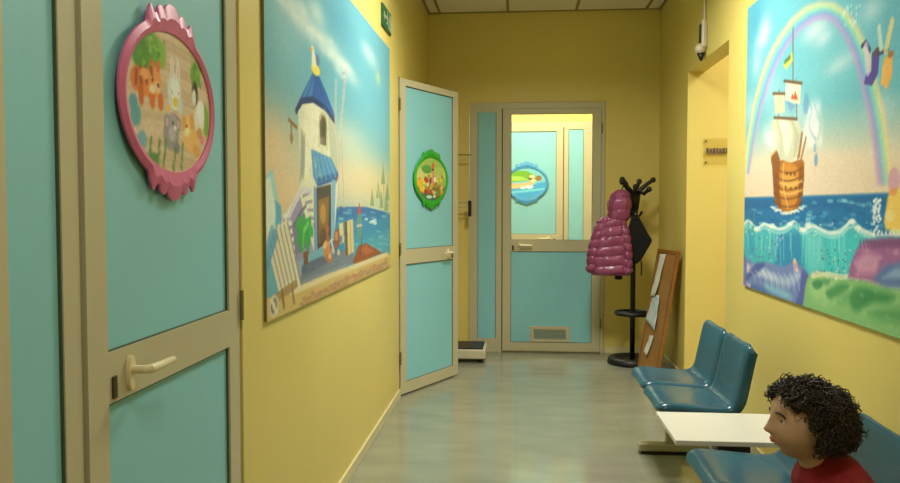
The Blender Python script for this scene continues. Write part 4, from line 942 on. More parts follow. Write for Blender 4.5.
('L',(150,222,220),0.35,0.014,[(0.915,0.308),(0.907,0.19)]),
('L',(150,222,220),0.35,0.014,[(1.056,0.313),(1.046,0.208)]),
('L',(150,222,220),0.35,0.014,[(0.629,0.299),(0.633,0.182)]),
('L',(150,222,220),0.35,0.014,[(1.172,0.317),(1.193,0.208)]),
('L',(150,222,220),0.35,0.014,[(0.428,0.292),(0.435,0.198)]),
('L',(150,222,220),0.35,0.014,[(0.074,0.28),(0.085,0.162)]),
('L',(150,222,220),0.35,0.014,[(1.283,0.32),(1.282,0.206)]),
('L',(150,222,220),0.35,0.014,[(0.877,0.307),(0.864,0.187)]),
('L',(150,222,220),0.35,0.014,[(0.547,0.296),(0.553,0.232)]),
('L',(150,222,220),0.35,0.014,[(0.057,0.28),(0.091,0.212)]),
('L',(150,222,220),0.35,0.014,[(0.32,0.288),(0.302,0.217)]),
('L',(150,222,220),0.35,0.014,[(1.239,0.319),(1.262,0.22)]),
('L',(150,222,220),0.35,0.014,[(0.714,0.301),(0.74,0.199)]),
('L',(150,222,220),0.35,0.014,[(0.294,0.288),(0.312,0.188)]),
('L',(150,222,220),0.35,0.014,[(0.524,0.295),(0.519,0.198)]),
('L',(226,232,224),0.9,0.012,[(-0.005,0.332),(0.011,0.336),(0.032,0.343),(0.057,0.348),(0.086,0.349),(0.118,0.343),(0.155,0.332),(0.192,0.321),(0.226,0.316),(0.255,0.319),(0.283,0.326),(0.31,0.334),(0.338,0.339),(0.368,0.338),(0.399,0.334),(0.43,0.33),(0.461,0.327),(0.49,0.324),(0.52,0.322),(0.549,0.32),(0.576,0.32),(0.601,0.322),(0.625,0.324),(0.648,0.328),(0.67,0.332),(0.691,0.338),(0.71,0.345),(0.729,0.352),(0.746,0.356),(0.759,0.356),(0.771,0.355),(0.782,0.352),(0.796,0.348),(0.812,0.342),(0.829,0.334),(0.848,0.327),(0.869,0.324),(0.893,0.326),(0.919,0.333),(0.946,0.34),(0.971,0.343),(0.993,0.343),(1.014,0.34),(1.035,0.336),(1.057,0.333),(1.082,0.329),(1.107,0.325),(1.133,0.322),(1.159,0.32),(1.186,0.321),(1.213,0.323),(1.24,0.326),(1.263,0.331),(1.283,0.338),(1.302,0.347),(1.319,0.356),(1.333,0.363),(1.344,0.367),(1.352,0.37),(1.359,0.371),(1.367,0.371),(1.375,0.368),(1.383,0.363),(1.391,0.358),(1.401,0.353),(1.414,0.349),(1.428,0.345),(1.443,0.34),(1.459,0.337),(1.479,0.333),(1.502,0.33),(1.523,0.327),(1.537,0.325)]),
('L',(200,228,226),0.35,0.03,[(-0.004,0.324),(0.011,0.328),(0.032,0.335),(0.058,0.34),(0.086,0.341),(0.119,0.335),(0.155,0.324),(0.192,0.314),(0.226,0.308),(0.256,0.311),(0.283,0.319),(0.31,0.327),(0.338,0.331),(0.368,0.33),(0.4,0.327),(0.431,0.323),(0.461,0.32),(0.491,0.317),(0.52,0.315),(0.549,0.313),(0.576,0.313),(0.601,0.315),(0.625,0.317),(0.648,0.321),(0.67,0.325),(0.691,0.331),(0.711,0.338),(0.729,0.345),(0.746,0.349),(0.76,0.35),(0.771,0.348),(0.783,0.345),(0.796,0.341),(0.812,0.335),(0.83,0.328),(0.849,0.321),(0.87,0.317),(0.893,0.32),(0.92,0.326),(0.946,0.333),(0.971,0.337),(0.993,0.337),(1.014,0.334),(1.035,0.33),(1.058,0.327),(1.082,0.323),(1.108,0.319),(1.134,0.316),(1.16,0.314),(1.186,0.315),(1.214,0.317),(1.24,0.321),(1.263,0.325),(1.284,0.332),(1.302,0.342),(1.319,0.35),(1.333,0.357),(1.344,0.361),(1.352,0.364),(1.359,0.365),(1.367,0.365),(1.375,0.363),(1.383,0.358),(1.391,0.353),(1.402,0.348),(1.414,0.343),(1.428,0.339),(1.443,0.335),(1.459,0.331),(1.48,0.328),(1.503,0.325),(1.523,0.322),(1.538,0.32)]),
('L',(150,214,216),0.5,0.014,[(-0.003,0.31),(0.012,0.315),(0.033,0.321),(0.059,0.327),(0.087,0.328),(0.119,0.322),(0.156,0.311),(0.193,0.301),(0.227,0.295),(0.256,0.298),(0.284,0.306),(0.311,0.314),(0.339,0.319),(0.369,0.318),(0.4,0.315),(0.431,0.311),(0.462,0.307),(0.491,0.305),(0.521,0.303),(0.55,0.302),(0.577,0.302),(0.602,0.303),(0.626,0.306),(0.649,0.309),(0.671,0.314),(0.692,0.32),(0.711,0.327),(0.73,0.334),(0.747,0.338),(0.76,0.339),(0.772,0.337),(0.783,0.334),(0.797,0.33),(0.813,0.325),(0.83,0.317),(0.849,0.31),(0.87,0.307),(0.894,0.309),(0.92,0.316),(0.947,0.323),(0.972,0.327),(0.994,0.326),(1.015,0.324),(1.036,0.32),(1.058,0.317),(1.083,0.313),(1.108,0.309),(1.134,0.306),(1.16,0.304),(1.187,0.305),(1.214,0.307),(1.24,0.311),(1.264,0.316),(1.284,0.323),(1.303,0.332),(1.319,0.341),(1.333,0.348),(1.344,0.352),(1.353,0.355),(1.36,0.356),(1.368,0.356),(1.376,0.353),(1.383,0.349),(1.392,0.344),(1.402,0.339),(1.414,0.334),(1.428,0.33),(1.443,0.326),(1.46,0.323),(1.48,0.319),(1.503,0.316),(1.524,0.313),(1.538,0.312)]),
('L',(60,160,180),0.7,0.01,[(0.734,0.342),(0.743,0.345),(0.756,0.348),(0.771,0.351),(0.783,0.352),(0.795,0.35),(0.806,0.345),(0.815,0.34),(0.821,0.335),(0.821,0.331),(0.818,0.326),(0.813,0.321),(0.81,0.318)]),
('L',(60,160,180),0.7,0.01,[(0.141,0.314),(0.153,0.317),(0.171,0.321),(0.191,0.325),(0.208,0.326),(0.224,0.323),(0.239,0.318),(0.252,0.312),(0.259,0.307),(0.26,0.301),(0.255,0.295),(0.248,0.29),(0.244,0.286)]),
('L',(60,160,180),0.7,0.01,[(1.342,0.355),(1.348,0.357),(1.357,0.36),(1.367,0.363),(1.376,0.363),(1.383,0.362),(1.391,0.358),(1.398,0.354),(1.402,0.35),(1.402,0.346),(1.399,0.341),(1.396,0.338),(1.394,0.335)]),
('E',(236,238,228),0.85,0.6,0.226,0.311,0.0544,0.012),
('E',(236,238,228),0.85,0.6,0.46,0.332,0.051,0.012),
('E',(236,238,228),0.85,0.6,0.869,0.324,0.0408,0.0096),
('E',(236,238,228),0.85,0.6,0.926,0.346,0.0374,0.012),
('E',(236,238,228),0.85,0.6,1.358,0.367,0.0306,0.0096),
('E',(236,238,228),0.85,0.6,1.41,0.346,0.0272,0.0096),
('E',(236,238,228),0.85,0.6,0.708,0.346,0.0408,0.0096),
('E',(230,236,230),0.5,0.25,0.415,0.308,0.015,0.005),
('E',(230,236,230),0.5,0.25,1.417,0.339,0.008,0.004),
('E',(230,236,230),0.5,0.25,0.039,0.292,0.018,0.006),
('E',(230,236,230),0.5,0.25,0.064,0.308,0.019,0.006),
('E',(230,236,230),0.5,0.25,1.414,0.334,0.008,0.004),
('E',(230,236,230),0.5,0.25,1.459,0.331,0.008,0.004),
('E',(230,236,230),0.5,0.25,0.585,0.344,0.013,0.005),
('E',(230,236,230),0.5,0.25,0.883,0.318,0.012,0.004),
('E',(230,236,230),0.5,0.25,0.51,0.33,0.014,0.005),
('E',(230,236,230),0.5,0.25,1.28,0.347,0.009,0.004),
('E',(230,236,230),0.5,0.25,1.096,0.332,0.01,0.004),
('E',(230,236,230),0.5,0.25,1.479,0.368,0.008,0.003),
('E',(230,236,230),0.5,0.25,0.424,0.297,0.015,0.005),
('E',(230,236,230),0.5,0.25,1.183,0.358,0.01,0.004),
('E',(230,236,230),0.5,0.25,0.316,0.333,0.016,0.005),
('E',(230,236,230),0.5,0.25,1.018,0.309,0.011,0.004),
('E',(230,236,230),0.5,0.25,0.48,0.338,0.014,0.005),
('E',(230,236,230),0.5,0.25,1.205,0.341,0.01,0.004),
('E',(230,236,230),0.5,0.25,1.394,0.317,0.008,0.004),
('E',(230,236,230),0.5,0.25,1.488,0.334,0.008,0.004),
('E',(230,236,230),0.5,0.25,0.948,0.356,0.011,0.004),
('E',(230,236,230),0.5,0.25,1.35,0.346,0.009,0.004),
('E',(230,236,230),0.5,0.25,0.901,0.321,0.012,0.004),
('E',(230,236,230),0.5,0.25,1.516,0.343,0.008,0.003),
('E',(230,236,230),0.5,0.25,1.47,0.321,0.008,0.004),
('E',(230,236,230),0.5,0.25,0.211,0.321,0.017,0.005),
('E',(230,236,230),0.5,0.25,1.439,0.33,0.008,0.004),
('E',(230,236,230),0.5,0.25,1.52,0.361,0.008,0.003),
('E',(230,236,230),0.5,0.25,1.001,0.307,0.011,0.004),
('E',(230,236,230),0.5,0.25,1.012,0.322,0.011,0.004),
('E',(230,236,230),0.5,0.25,1.526,0.361,0.008,0.003),
('E',(230,236,230),0.5,0.25,0.149,0.283,0.017,0.006),
('E',(230,236,230),0.5,0.25,1.068,0.35,0.01,0.004),
('E',(230,236,230),0.5,0.25,1.376,0.353,0.009,0.003),
('E',(230,236,230),0.5,0.25,0.307,0.327,0.016,0.005),
('E',(230,236,230),0.5,0.25,0.101,0.314,0.017,0.005),
('E',(230,236,230),0.5,0.25,1.317,0.342,0.009,0.003),
('E',(230,236,230),0.5,0.25,1.515,0.368,0.008,0.003),
('E',(230,236,230),0.5,0.25,0.395,0.34,0.015,0.005),
('E',(230,236,230),0.5,0.25,1.059,0.35,0.01,0.004),
('E',(190,120,120),0.7,0.25,1.353,0.2,0.009,0.0032),
('E',(214,226,220),0.7,0.25,1.346,0.261,0.008,0.0032),
('E',(190,120,120),0.7,0.25,1.115,0.215,0.01,0.0032),
('E',(214,226,220),0.7,0.25,1.35,0.21,0.008,0.0032),
('E',(40,80,110),0.7,0.25,1.245,0.216,0.009,0.0032),
('E',(60,110,120),0.7,0.25,1.157,0.2,0.01,0.0032),
('E',(60,110,120),0.7,0.25,1.256,0.175,0.009,0.0032),
('E',(40,80,110),0.7,0.25,1.289,0.222,0.009,0.0032),
('E',(40,80,110),0.7,0.25,1.137,0.251,0.01,0.0032),
('E',(190,120,120),0.7,0.25,1.312,0.241,0.009,0.0032),
('E',(60,110,120),0.7,0.25,1.145,0.237,0.01,0.0032),
('E',(190,120,120),0.7,0.25,1.38,0.236,0.008,0.0024),
('E',(60,110,120),0.7,0.25,1.183,0.176,0.01,0.0032),
('E',(40,80,110),0.7,0.25,1.115,0.166,0.01,0.0032),
('E',(40,80,110),0.7,0.25,1.079,0.247,0.01,0.0032),
('E',(190,120,120),0.7,0.25,1.193,0.208,0.01,0.0032),
('E',(40,80,110),0.7,0.25,1.098,0.214,0.011,0.0032),
('E',(190,120,120),0.7,0.25,1.38,0.261,0.009,0.0024),
('E',(214,226,220),0.7,0.25,1.245,0.187,0.009,0.0032),
('E',(60,110,120),0.7,0.25,1.306,0.246,0.009,0.0024),
('E',(60,110,120),0.7,0.25,1.314,0.219,0.008,0.0024),
('E',(190,120,120),0.7,0.25,1.079,0.163,0.01,0.0032),
('E',(60,110,120),0.7,0.25,1.164,0.229,0.01,0.0032),
('E',(190,120,120),0.7,0.25,1.338,0.22,0.009,0.0024),
('E',(40,80,110),0.7,0.25,1.085,0.218,0.011,0.0032),
('E',(214,226,220),0.7,0.25,1.211,0.225,0.01,0.0032),
('E',(60,110,120),0.7,0.25,1.09,0.165,0.011,0.0032),
('E',(190,120,120),0.7,0.25,1.245,0.197,0.01,0.0032),
('E',(40,80,110),0.7,0.25,1.291,0.194,0.009,0.0024),
('E',(60,110,120),0.7,0.25,1.213,0.255,0.01,0.0032),
('E',(190,120,120),0.7,0.25,1.092,0.227,0.01,0.0032),
('E',(214,226,220),0.7,0.25,1.393,0.19,0.009,0.0024),
('E',(190,120,120),0.7,0.25,1.124,0.249,0.01,0.0032),
('E',(60,110,120),0.7,0.25,1.31,0.219,0.008,0.0032),
('E',(90,110,150),0.6,0.25,0.468,0.259,0.015,0.006),
('E',(90,110,150),0.6,0.25,0.152,0.204,0.017,0.006),
('E',(90,110,150),0.6,0.25,0.695,0.27,0.013,0.0048),
('E',(120,140,180),0.6,0.25,0.44,0.199,0.015,0.006),
('E',(120,140,180),0.6,0.25,0.636,0.239,0.013,0.006),
('E',(120,140,180),0.6,0.25,0.22,0.212,0.016,0.006),
('E',(90,110,150),0.6,0.25,0.564,0.189,0.014,0.006),
('E',(90,110,150),0.6,0.25,0.51,0.246,0.015,0.006),
('E',(90,110,150),0.6,0.25,0.428,0.173,0.015,0.006),
('E',(120,140,180),0.6,0.25,0.479,0.205,0.014,0.0048),
('E',(190,200,210),0.6,0.25,0.612,0.279,0.014,0.0048),
('E',(90,110,150),0.6,0.25,0.318,0.175,0.016,0.006),
('E',(120,140,180),0.6,0.25,0.477,0.217,0.015,0.006),
('E',(120,140,180),0.6,0.25,0.71,0.235,0.013,0.0048),
('E',(190,200,210),0.6,0.25,0.447,0.165,0.015,0.006),
('E',(90,110,150),0.6,0.25,0.429,0.193,0.015,0.006),
('E',(190,200,210),0.6,0.25,0.543,0.277,0.014,0.006),
('E',(90,110,150),0.6,0.25,0.545,0.193,0.014,0.006),
('E',(120,140,180),0.6,0.25,0.276,0.166,0.016,0.006),
('E',(190,200,210),0.6,0.25,0.428,0.226,0.015,0.006),
('E',(90,110,150),0.6,0.25,0.692,0.174,0.013,0.0048),
('E',(190,200,210),0.6,0.25,0.585,0.268,0.014,0.006),
('E',(190,200,210),0.6,0.25,0.541,0.247,0.015,0.006),
('E',(190,200,210),0.6,0.25,0.139,0.165,0.018,0.006),
('E',(90,110,150),0.6,0.25,0.276,0.264,0.017,0.006),
('E',(90,110,150),0.6,0.25,0.262,0.171,0.017,0.006),
('E',(90,110,150),0.6,0.25,0.353,0.219,0.016,0.006),
('E',(190,200,210),0.6,0.25,0.365,0.222,0.015,0.0048),
('E',(190,200,210),0.6,0.25,0.388,0.275,0.015,0.006),
('E',(120,140,180),0.6,0.25,0.198,0.182,0.017,0.0072),
('L',(80,150,110),0.5,0.02,[(0.071,0.291),(0.084,0.381)]),
('L',(80,150,110),0.5,0.02,[(0.159,0.293),(0.171,0.382)]),
('P',(116,134,188),1,0.012,[(-0.109,0.152),(-0.083,0.171),(-0.045,0.172),(-0.001,0.164),(0.042,0.154),(0.079,0.148),(0.11,0.144),(0.139,0.14),(0.166,0.136),(0.192,0.132),(0.219,0.131),(0.245,0.133),(0.27,0.137),(0.295,0.142),(0.321,0.147),(0.348,0.15),(0.377,0.152),(0.408,0.152),(0.439,0.152),(0.47,0.151),(0.499,0.151),(0.529,0.151),(0.558,0.15),(0.587,0.15),(0.614,0.15),(0.639,0.152),(0.662,0.156),(0.684,0.162),(0.704,0.168),(0.724,0.174),(0.743,0.178),(0.761,0.179),(0.779,0.179),(0.797,0.179),(0.813,0.177),(0.829,0.175),(0.845,0.172),(0.861,0.168),(0.875,0.164),(0.889,0.159),(0.902,0.154),(0.914,0.15),(0.925,0.146),(0.936,0.142),(0.944,0.136),(0.949,0.129),(0.949,0.119),(0.947,0.107),(0.942,0.093),(0.936,0.079),(0.929,0.063),(0.924,0.047),(0.919,0.028),(0.913,0.009),(0.903,-0.009),(0.888,-0.027),(0.872,-0.044),(0.858,-0.062),(0.836,-0.078),(0.798,-0.093),(0.732,-0.106),(0.617,-0.121),(0.449,-0.139),(0.25,-0.154),(0.054,-0.159),(-0.093,-0.147),(-0.165,-0.104),(-0.183,-0.036),(-0.167,0.039),(-0.136,0.107)]),
('P',(176,192,216),0.85,0.03,[(0.081,0.105),(0.108,0.111),(0.148,0.117),(0.195,0.122),(0.242,0.125),(0.286,0.126),(0.324,0.124),(0.361,0.12),(0.398,0.114),(0.435,0.109),(0.473,0.106),(0.512,0.104),(0.553,0.102),(0.594,0.101),(0.633,0.101),(0.669,0.104),(0.704,0.11),(0.738,0.12),(0.771,0.131),(0.798,0.139),(0.819,0.143),(0.834,0.142),(0.845,0.138),(0.85,0.131),(0.851,0.123),(0.845,0.115),(0.831,0.107),(0.81,0.096),(0.784,0.085),(0.754,0.076),(0.723,0.068),(0.69,0.063),(0.654,0.06),(0.614,0.059),(0.574,0.058),(0.533,0.059),(0.492,0.061),(0.45,0.066),(0.406,0.071),(0.363,0.076),(0.32,0.078),(0.277,0.077),(0.232,0.073),(0.188,0.069),(0.15,0.066),(0.119,0.066),(0.096,0.071),(0.079,0.079),(0.07,0.088),(0.07,0.098)]),
('P',(206,214,226),0.7,0.03,[(0.152,0.105),(0.176,0.108),(0.214,0.11),(0.261,0.111),(0.308,0.111),(0.35,0.111),(0.392,0.108),(0.438,0.105),(0.48,0.1),(0.513,0.096),(0.532,0.092),(0.533,0.088),(0.522,0.084),(0.501,0.079),(0.474,0.076),(0.445,0.074),(0.407,0.075),(0.36,0.076),(0.309,0.079),(0.26,0.082),(0.222,0.085),(0.193,0.089),(0.169,0.093),(0.152,0.098),(0.146,0.102)]),
('P',(70,88,156),0.85,0.025,[(0.235,0.137),(0.264,0.141),(0.297,0.144),(0.328,0.145),(0.352,0.144),(0.364,0.141),(0.363,0.136),(0.351,0.128),(0.332,0.119),(0.309,0.11),(0.287,0.101),(0.264,0.092),(0.238,0.083),(0.21,0.074),(0.182,0.066),(0.155,0.059),(0.126,0.051),(0.095,0.042),(0.065,0.035),(0.042,0.031),(0.031,0.031),(0.034,0.038),(0.049,0.05),(0.071,0.065),(0.095,0.08),(0.118,0.092),(0.139,0.103),(0.162,0.113),(0.186,0.123),(0.211,0.131)]),
('P',(84,92,164),0.85,0.02,[(0.878,0.153),(0.891,0.153),(0.908,0.15),(0.925,0.144),(0.94,0.137),(0.949,0.129),(0.951,0.118),(0.949,0.106),(0.945,0.092),(0.938,0.078),(0.929,0.063),(0.919,0.048),(0.907,0.03),(0.893,0.013),(0.878,-0.002),(0.863,-0.013),(0.848,-0.019),(0.829,-0.022),(0.812,-0.022),(0.798,-0.019),(0.791,-0.013),(0.792,-0.004),(0.801,0.009),(0.814,0.024),(0.827,0.04),(0.836,0.053),(0.842,0.065),(0.846,0.076),(0.85,0.087),(0.853,0.098),(0.857,0.108),(0.86,0.118),(0.863,0.13),(0.866,0.14),(0.871,0.148)]),
('P',(140,196,212),0.75,0.03,[(0.354,0.046),(0.375,0.05),(0.41,0.051),(0.452,0.051),(0.495,0.05),(0.534,0.049),(0.57,0.048),(0.607,0.047),(0.642,0.045),(0.674,0.042),(0.699,0.039),(0.719,0.034),(0.737,0.029),(0.75,0.023),(0.756,0.018),(0.751,0.013),(0.734,0.008),(0.705,0.004),(0.669,0.0),(0.63,-0.004),(0.593,-0.006),(0.558,-0.006),(0.52,-0.006),(0.482,-0.004),(0.447,-0.001),(0.418,0.003),(0.394,0.01),(0.372,0.02),(0.356,0.03),(0.349,0.04)]),
('P',(72,104,172),0.7,0.025,[(0.122,0.019),(0.143,0.023),(0.175,0.025),(0.213,0.026),(0.253,0.026),(0.291,0.025),(0.327,0.023),(0.364,0.02),(0.402,0.017),(0.439,0.013),(0.478,0.01),(0.517,0.008),(0.558,0.006),(0.599,0.004),(0.638,0.002),(0.674,-0.001),(0.713,-0.004),(0.754,-0.007),(0.791,-0.01),(0.817,-0.014),(0.828,-0.018),(0.819,-0.022),(0.796,-0.026),(0.762,-0.031),(0.721,-0.035),(0.676,-0.037),(0.624,-0.037),(0.559,-0.035),(0.488,-0.032),(0.419,-0.03),(0.358,-0.028),(0.307,-0.028),(0.261,-0.03),(0.221,-0.032),(0.187,-0.032),(0.16,-0.03),(0.138,-0.023),(0.122,-0.012),(0.113,0.0),(0.113,0.011)]),
('P',(150,170,206),0.6,0.03,[(0.072,-0.05),(0.098,-0.047),(0.138,-0.046),(0.187,-0.046),(0.241,-0.045),(0.295,-0.045),(0.354,-0.045),(0.42,-0.046),(0.487,-0.046),(0.547,-0.047),(0.595,-0.047),(0.638,-0.048),(0.679,-0.049),(0.712,-0.049),(0.73,-0.051),(0.729,-0.053),(0.703,-0.056),(0.653,-0.061),(0.589,-0.066),(0.519,-0.071),(0.453,-0.075),(0.388,-0.078),(0.316,-0.081),(0.244,-0.082),(0.178,-0.082),(0.127,-0.081),(0.093,-0.077),(0.07,-0.07),(0.059,-0.063),(0.06,-0.055)]),
('L',(98,112,176),0.45,0.008,[(0.082,0.1),(0.096,0.096),(0.117,0.09),(0.138,0.083),(0.154,0.074),(0.163,0.062),(0.168,0.047),(0.172,0.033),(0.174,0.024)]),
('L',(214,220,232),0.4,0.007,[(0.118,0.092),(0.132,0.088),(0.152,0.082),(0.173,0.074),(0.189,0.067),(0.197,0.058),(0.203,0.048),(0.205,0.039),(0.208,0.032)]),
('L',(98,112,176),0.45,0.008,[(0.18,0.104),(0.194,0.1),(0.213,0.094),(0.234,0.086),(0.249,0.077),(0.257,0.065),(0.263,0.05),(0.266,0.036),(0.268,0.027)]),
('L',(214,220,232),0.4,0.007,[(0.214,0.097),(0.228,0.092),(0.247,0.086),(0.267,0.078),(0.282,0.07),(0.29,0.061),(0.295,0.051),(0.298,0.042),(0.3,0.036)]),
('L',(98,112,176),0.45,0.008,[(0.273,0.109),(0.287,0.104),(0.306,0.097),(0.325,0.089),(0.339,0.08),(0.348,0.068),(0.353,0.053),(0.356,0.039),(0.358,0.03)]),
('L',(214,220,232),0.4,0.007,[(0.306,0.102),(0.319,0.097),(0.338,0.089),(0.357,0.081),(0.371,0.073),(0.379,0.064),(0.384,0.054),(0.387,0.046),(0.389,0.04)]),
('L',(98,112,176),0.45,0.008,[(0.363,0.113),(0.375,0.108),(0.394,0.101),(0.412,0.092),(0.426,0.083),(0.434,0.07),(0.439,0.056),(0.442,0.042),(0.444,0.033)]),
('L',(214,220,232),0.4,0.007,[(0.394,0.107),(0.407,0.101),(0.424,0.093),(0.443,0.084),(0.456,0.076),(0.464,0.067),(0.469,0.057),(0.471,0.049),(0.473,0.043)]),
('L',(98,112,176),0.45,0.008,[(0.448,0.116),(0.46,0.111),(0.478,0.104),(0.495,0.095),(0.509,0.085),(0.517,0.073),(0.521,0.058),(0.524,0.045),(0.526,0.035)]),
('L',(214,220,232),0.4,0.007,[(0.478,0.111),(0.49,0.105),(0.507,0.097),(0.525,0.087),(0.538,0.078),(0.545,0.069),(0.55,0.06),(0.552,0.052),(0.554,0.047)]),
('L',(98,112,176),0.45,0.008,[(0.53,0.12),(0.542,0.115),(0.558,0.107),(0.575,0.098),(0.588,0.087),(0.596,0.075),(0.6,0.061),(0.603,0.047),(0.605,0.038)]),
('L',(214,220,232),0.4,0.007,[(0.559,0.115),(0.57,0.109),(0.587,0.1),(0.603,0.09),(0.616,0.081),(0.623,0.072),(0.627,0.063),(0.63,0.055),(0.631,0.05)]),
('L',(98,112,176),0.45,0.008,[(0.608,0.124),(0.619,0.118),(0.635,0.11),(0.652,0.1),(0.664,0.09),(0.671,0.077),(0.676,0.063),(0.678,0.049),(0.68,0.04)]),
('L',(214,220,232),0.4,0.007,[(0.636,0.119),(0.647,0.113),(0.663,0.103),(0.679,0.093),(0.691,0.083),(0.698,0.075),(0.702,0.066),(0.704,0.058),(0.706,0.053)]),
('L',(98,112,176),0.45,0.008,[(0.683,0.127),(0.694,0.121),(0.709,0.113),(0.725,0.103),(0.737,0.092),(0.744,0.08),(0.748,0.065),(0.751,0.052),(0.752,0.043)]),
('L',(214,220,232),0.4,0.007,[(0.71,0.123),(0.72,0.116),(0.735,0.106),(0.751,0.095),(0.763,0.086),(0.769,0.077),(0.773,0.068),(0.775,0.061),(0.777,0.056)]),
('L',(98,112,176),0.45,0.008,[(0.755,0.13),(0.766,0.124),(0.78,0.115),(0.796,0.105),(0.807,0.094),(0.814,0.082),(0.818,0.067),(0.82,0.054),(0.822,0.045)]),
('L',(214,220,232),0.4,0.007,[(0.781,0.127),(0.791,0.12),(0.805,0.109),(0.82,0.098),(0.832,0.088),(0.838,0.079),(0.842,0.071),(0.844,0.064),(0.845,0.059)]),
('E',(196,160,176),0.9,0.25,0.787,0.163,0.0288,0.028),
('E',(222,190,160),0.9,0.25,0.774,0.184,0.018,0.012),
('E',(226,206,196),0.8,0.25,0.807,0.147,0.0192,0.008),
('E',(190,160,190),0.6,0.25,0.071,0.118,0.0252,0.013),
('E',(150,110,160),0.6,0.25,0.104,0.088,0.0252,0.013),
('E',(226,200,210),0.6,0.25,0.111,0.011,0.0238,0.013),
('E',(226,200,210),0.6,0.25,0.089,0.107,0.0238,0.0156),
('E',(190,160,190),0.6,0.25,0.045,-0.029,0.0252,0.013),
('E',(190,160,190),0.6,0.25,0.097,0.003,0.0252,0.013),
('E',(226,200,210),0.6,0.25,0.078,0.09,0.0252,0.0156),
('E',(190,160,190),0.6,0.25,0.093,-0.022,0.0252,0.013),
('E',(150,110,160),0.6,0.25,0.034,0.038,0.0266,0.013),
('E',(190,160,190),0.6,0.25,0.058,0.016,0.0252,0.013),
('L',(100,80,130),0.5,0.014,[(0.004,0.181),(0.013,0.165),(0.026,0.143),(0.038,0.116),(0.046,0.087),(0.047,0.049),(0.044,0.005),(0.039,-0.036),(0.036,-0.065)]),
('P',(132,184,120),1,0.012,[(0.937,0.128),(0.958,0.139),(0.983,0.146),(1.011,0.149),(1.039,0.15),(1.067,0.151),(1.094,0.153),(1.123,0.153),(1.151,0.152),(1.179,0.152),(1.207,0.151),(1.233,0.152),(1.259,0.152),(1.285,0.153),(1.31,0.154),(1.335,0.155),(1.358,0.158),(1.381,0.163),(1.404,0.167),(1.427,0.171),(1.452,0.173),(1.477,0.173),(1.502,0.172),(1.528,0.171),(1.557,0.169),(1.59,0.168),(1.625,0.168),(1.662,0.167),(1.702,0.166),(1.745,0.167),(1.792,0.169),(1.849,0.177),(1.914,0.192),(1.977,0.204),(2.03,0.206),(2.067,0.191),(2.09,0.15),(2.107,0.089),(2.114,0.02),(2.107,-0.042),(2.08,-0.085),(2.027,-0.104),(1.945,-0.109),(1.841,-0.104),(1.724,-0.097),(1.603,-0.094),(1.471,-0.098),(1.313,-0.105),(1.142,-0.111),(0.98,-0.114),(0.857,-0.109),(0.798,-0.096),(0.795,-0.076),(0.825,-0.051),(0.864,-0.026),(0.887,-0.001),(0.894,0.025),(0.901,0.054),(0.91,0.083),(0.921,0.108)]),
('P',(172,210,146),0.6,0.05,[(0.972,0.118),(0.996,0.126),(1.03,0.131),(1.07,0.135),(1.111,0.137),(1.149,0.138),(1.186,0.139),(1.225,0.138),(1.262,0.136),(1.294,0.134),(1.318,0.131),(1.336,0.13),(1.349,0.128),(1.357,0.126),(1.359,0.122),(1.354,0.116),(1.34,0.107),(1.318,0.095),(1.289,0.081),(1.259,0.068),(1.231,0.057),(1.204,0.049),(1.176,0.043),(1.147,0.038),(1.12,0.034),(1.094,0.033),(1.069,0.033),(1.044,0.035),(1.021,0.039),(1.001,0.045),(0.986,0.053),(0.974,0.064),(0.963,0.078),(0.958,0.093),(0.96,0.107)]),
('P',(164,204,140),0.55,0.05,[(1.424,0.073),(1.446,0.077),(1.479,0.079),(1.517,0.081),(1.557,0.084),(1.594,0.087),(1.628,0.093),(1.663,0.1),(1.697,0.107),(1.731,0.112),(1.763,0.115),(1.799,0.115),(1.84,0.114),(1.876,0.111),(1.903,0.107),(1.913,0.104),(1.904,0.099),(1.878,0.094),(1.843,0.088),(1.803,0.082),(1.765,0.077),(1.728,0.074),(1.686,0.071),(1.643,0.068),(1.602,0.066),(1.566,0.063),(1.536,0.06),(1.512,0.056),(1.491,0.052),(1.473,0.049),(1.458,0.049),(1.443,0.051),(1.429,0.056),(1.418,0.062),(1.416,0.068)]),
('P',(64,136,88),0.9,0.015,[(0.983,0.107),(0.987,0.11),(0.995,0.114),(1.005,0.118),(1.016,0.121),(1.026,0.123),(1.036,0.125),(1.048,0.127),(1.059,0.128),(1.07,0.128),(1.078,0.128),(1.086,0.127),(1.092,0.124),(1.097,0.121),(1.1,0.118),(1.1,0.114),(1.096,0.109),(1.089,0.104),(1.08,0.098),(1.069,0.093),(1.06,0.09),(1.049,0.088),(1.038,0.086),(1.026,0.086),(1.015,0.087),(1.006,0.088),(0.998,0.091),(0.992,0.094),(0.986,0.098),(0.983,0.103)]),
('P',(84,150,98),0.8,0.02,[(1.099,0.134),(1.11,0.136),(1.126,0.137),(1.144,0.138),(1.16,0.138),(1.169,0.136),(1.171,0.133),(1.169,0.128),(1.164,0.123),(1.157,0.118),(1.15,0.115),(1.142,0.113),(1.13,0.112),(1.118,0.112),(1.107,0.112),(1.1,0.114),(1.095,0.117),(1.092,0.121),(1.092,0.126),(1.094,0.131)]),
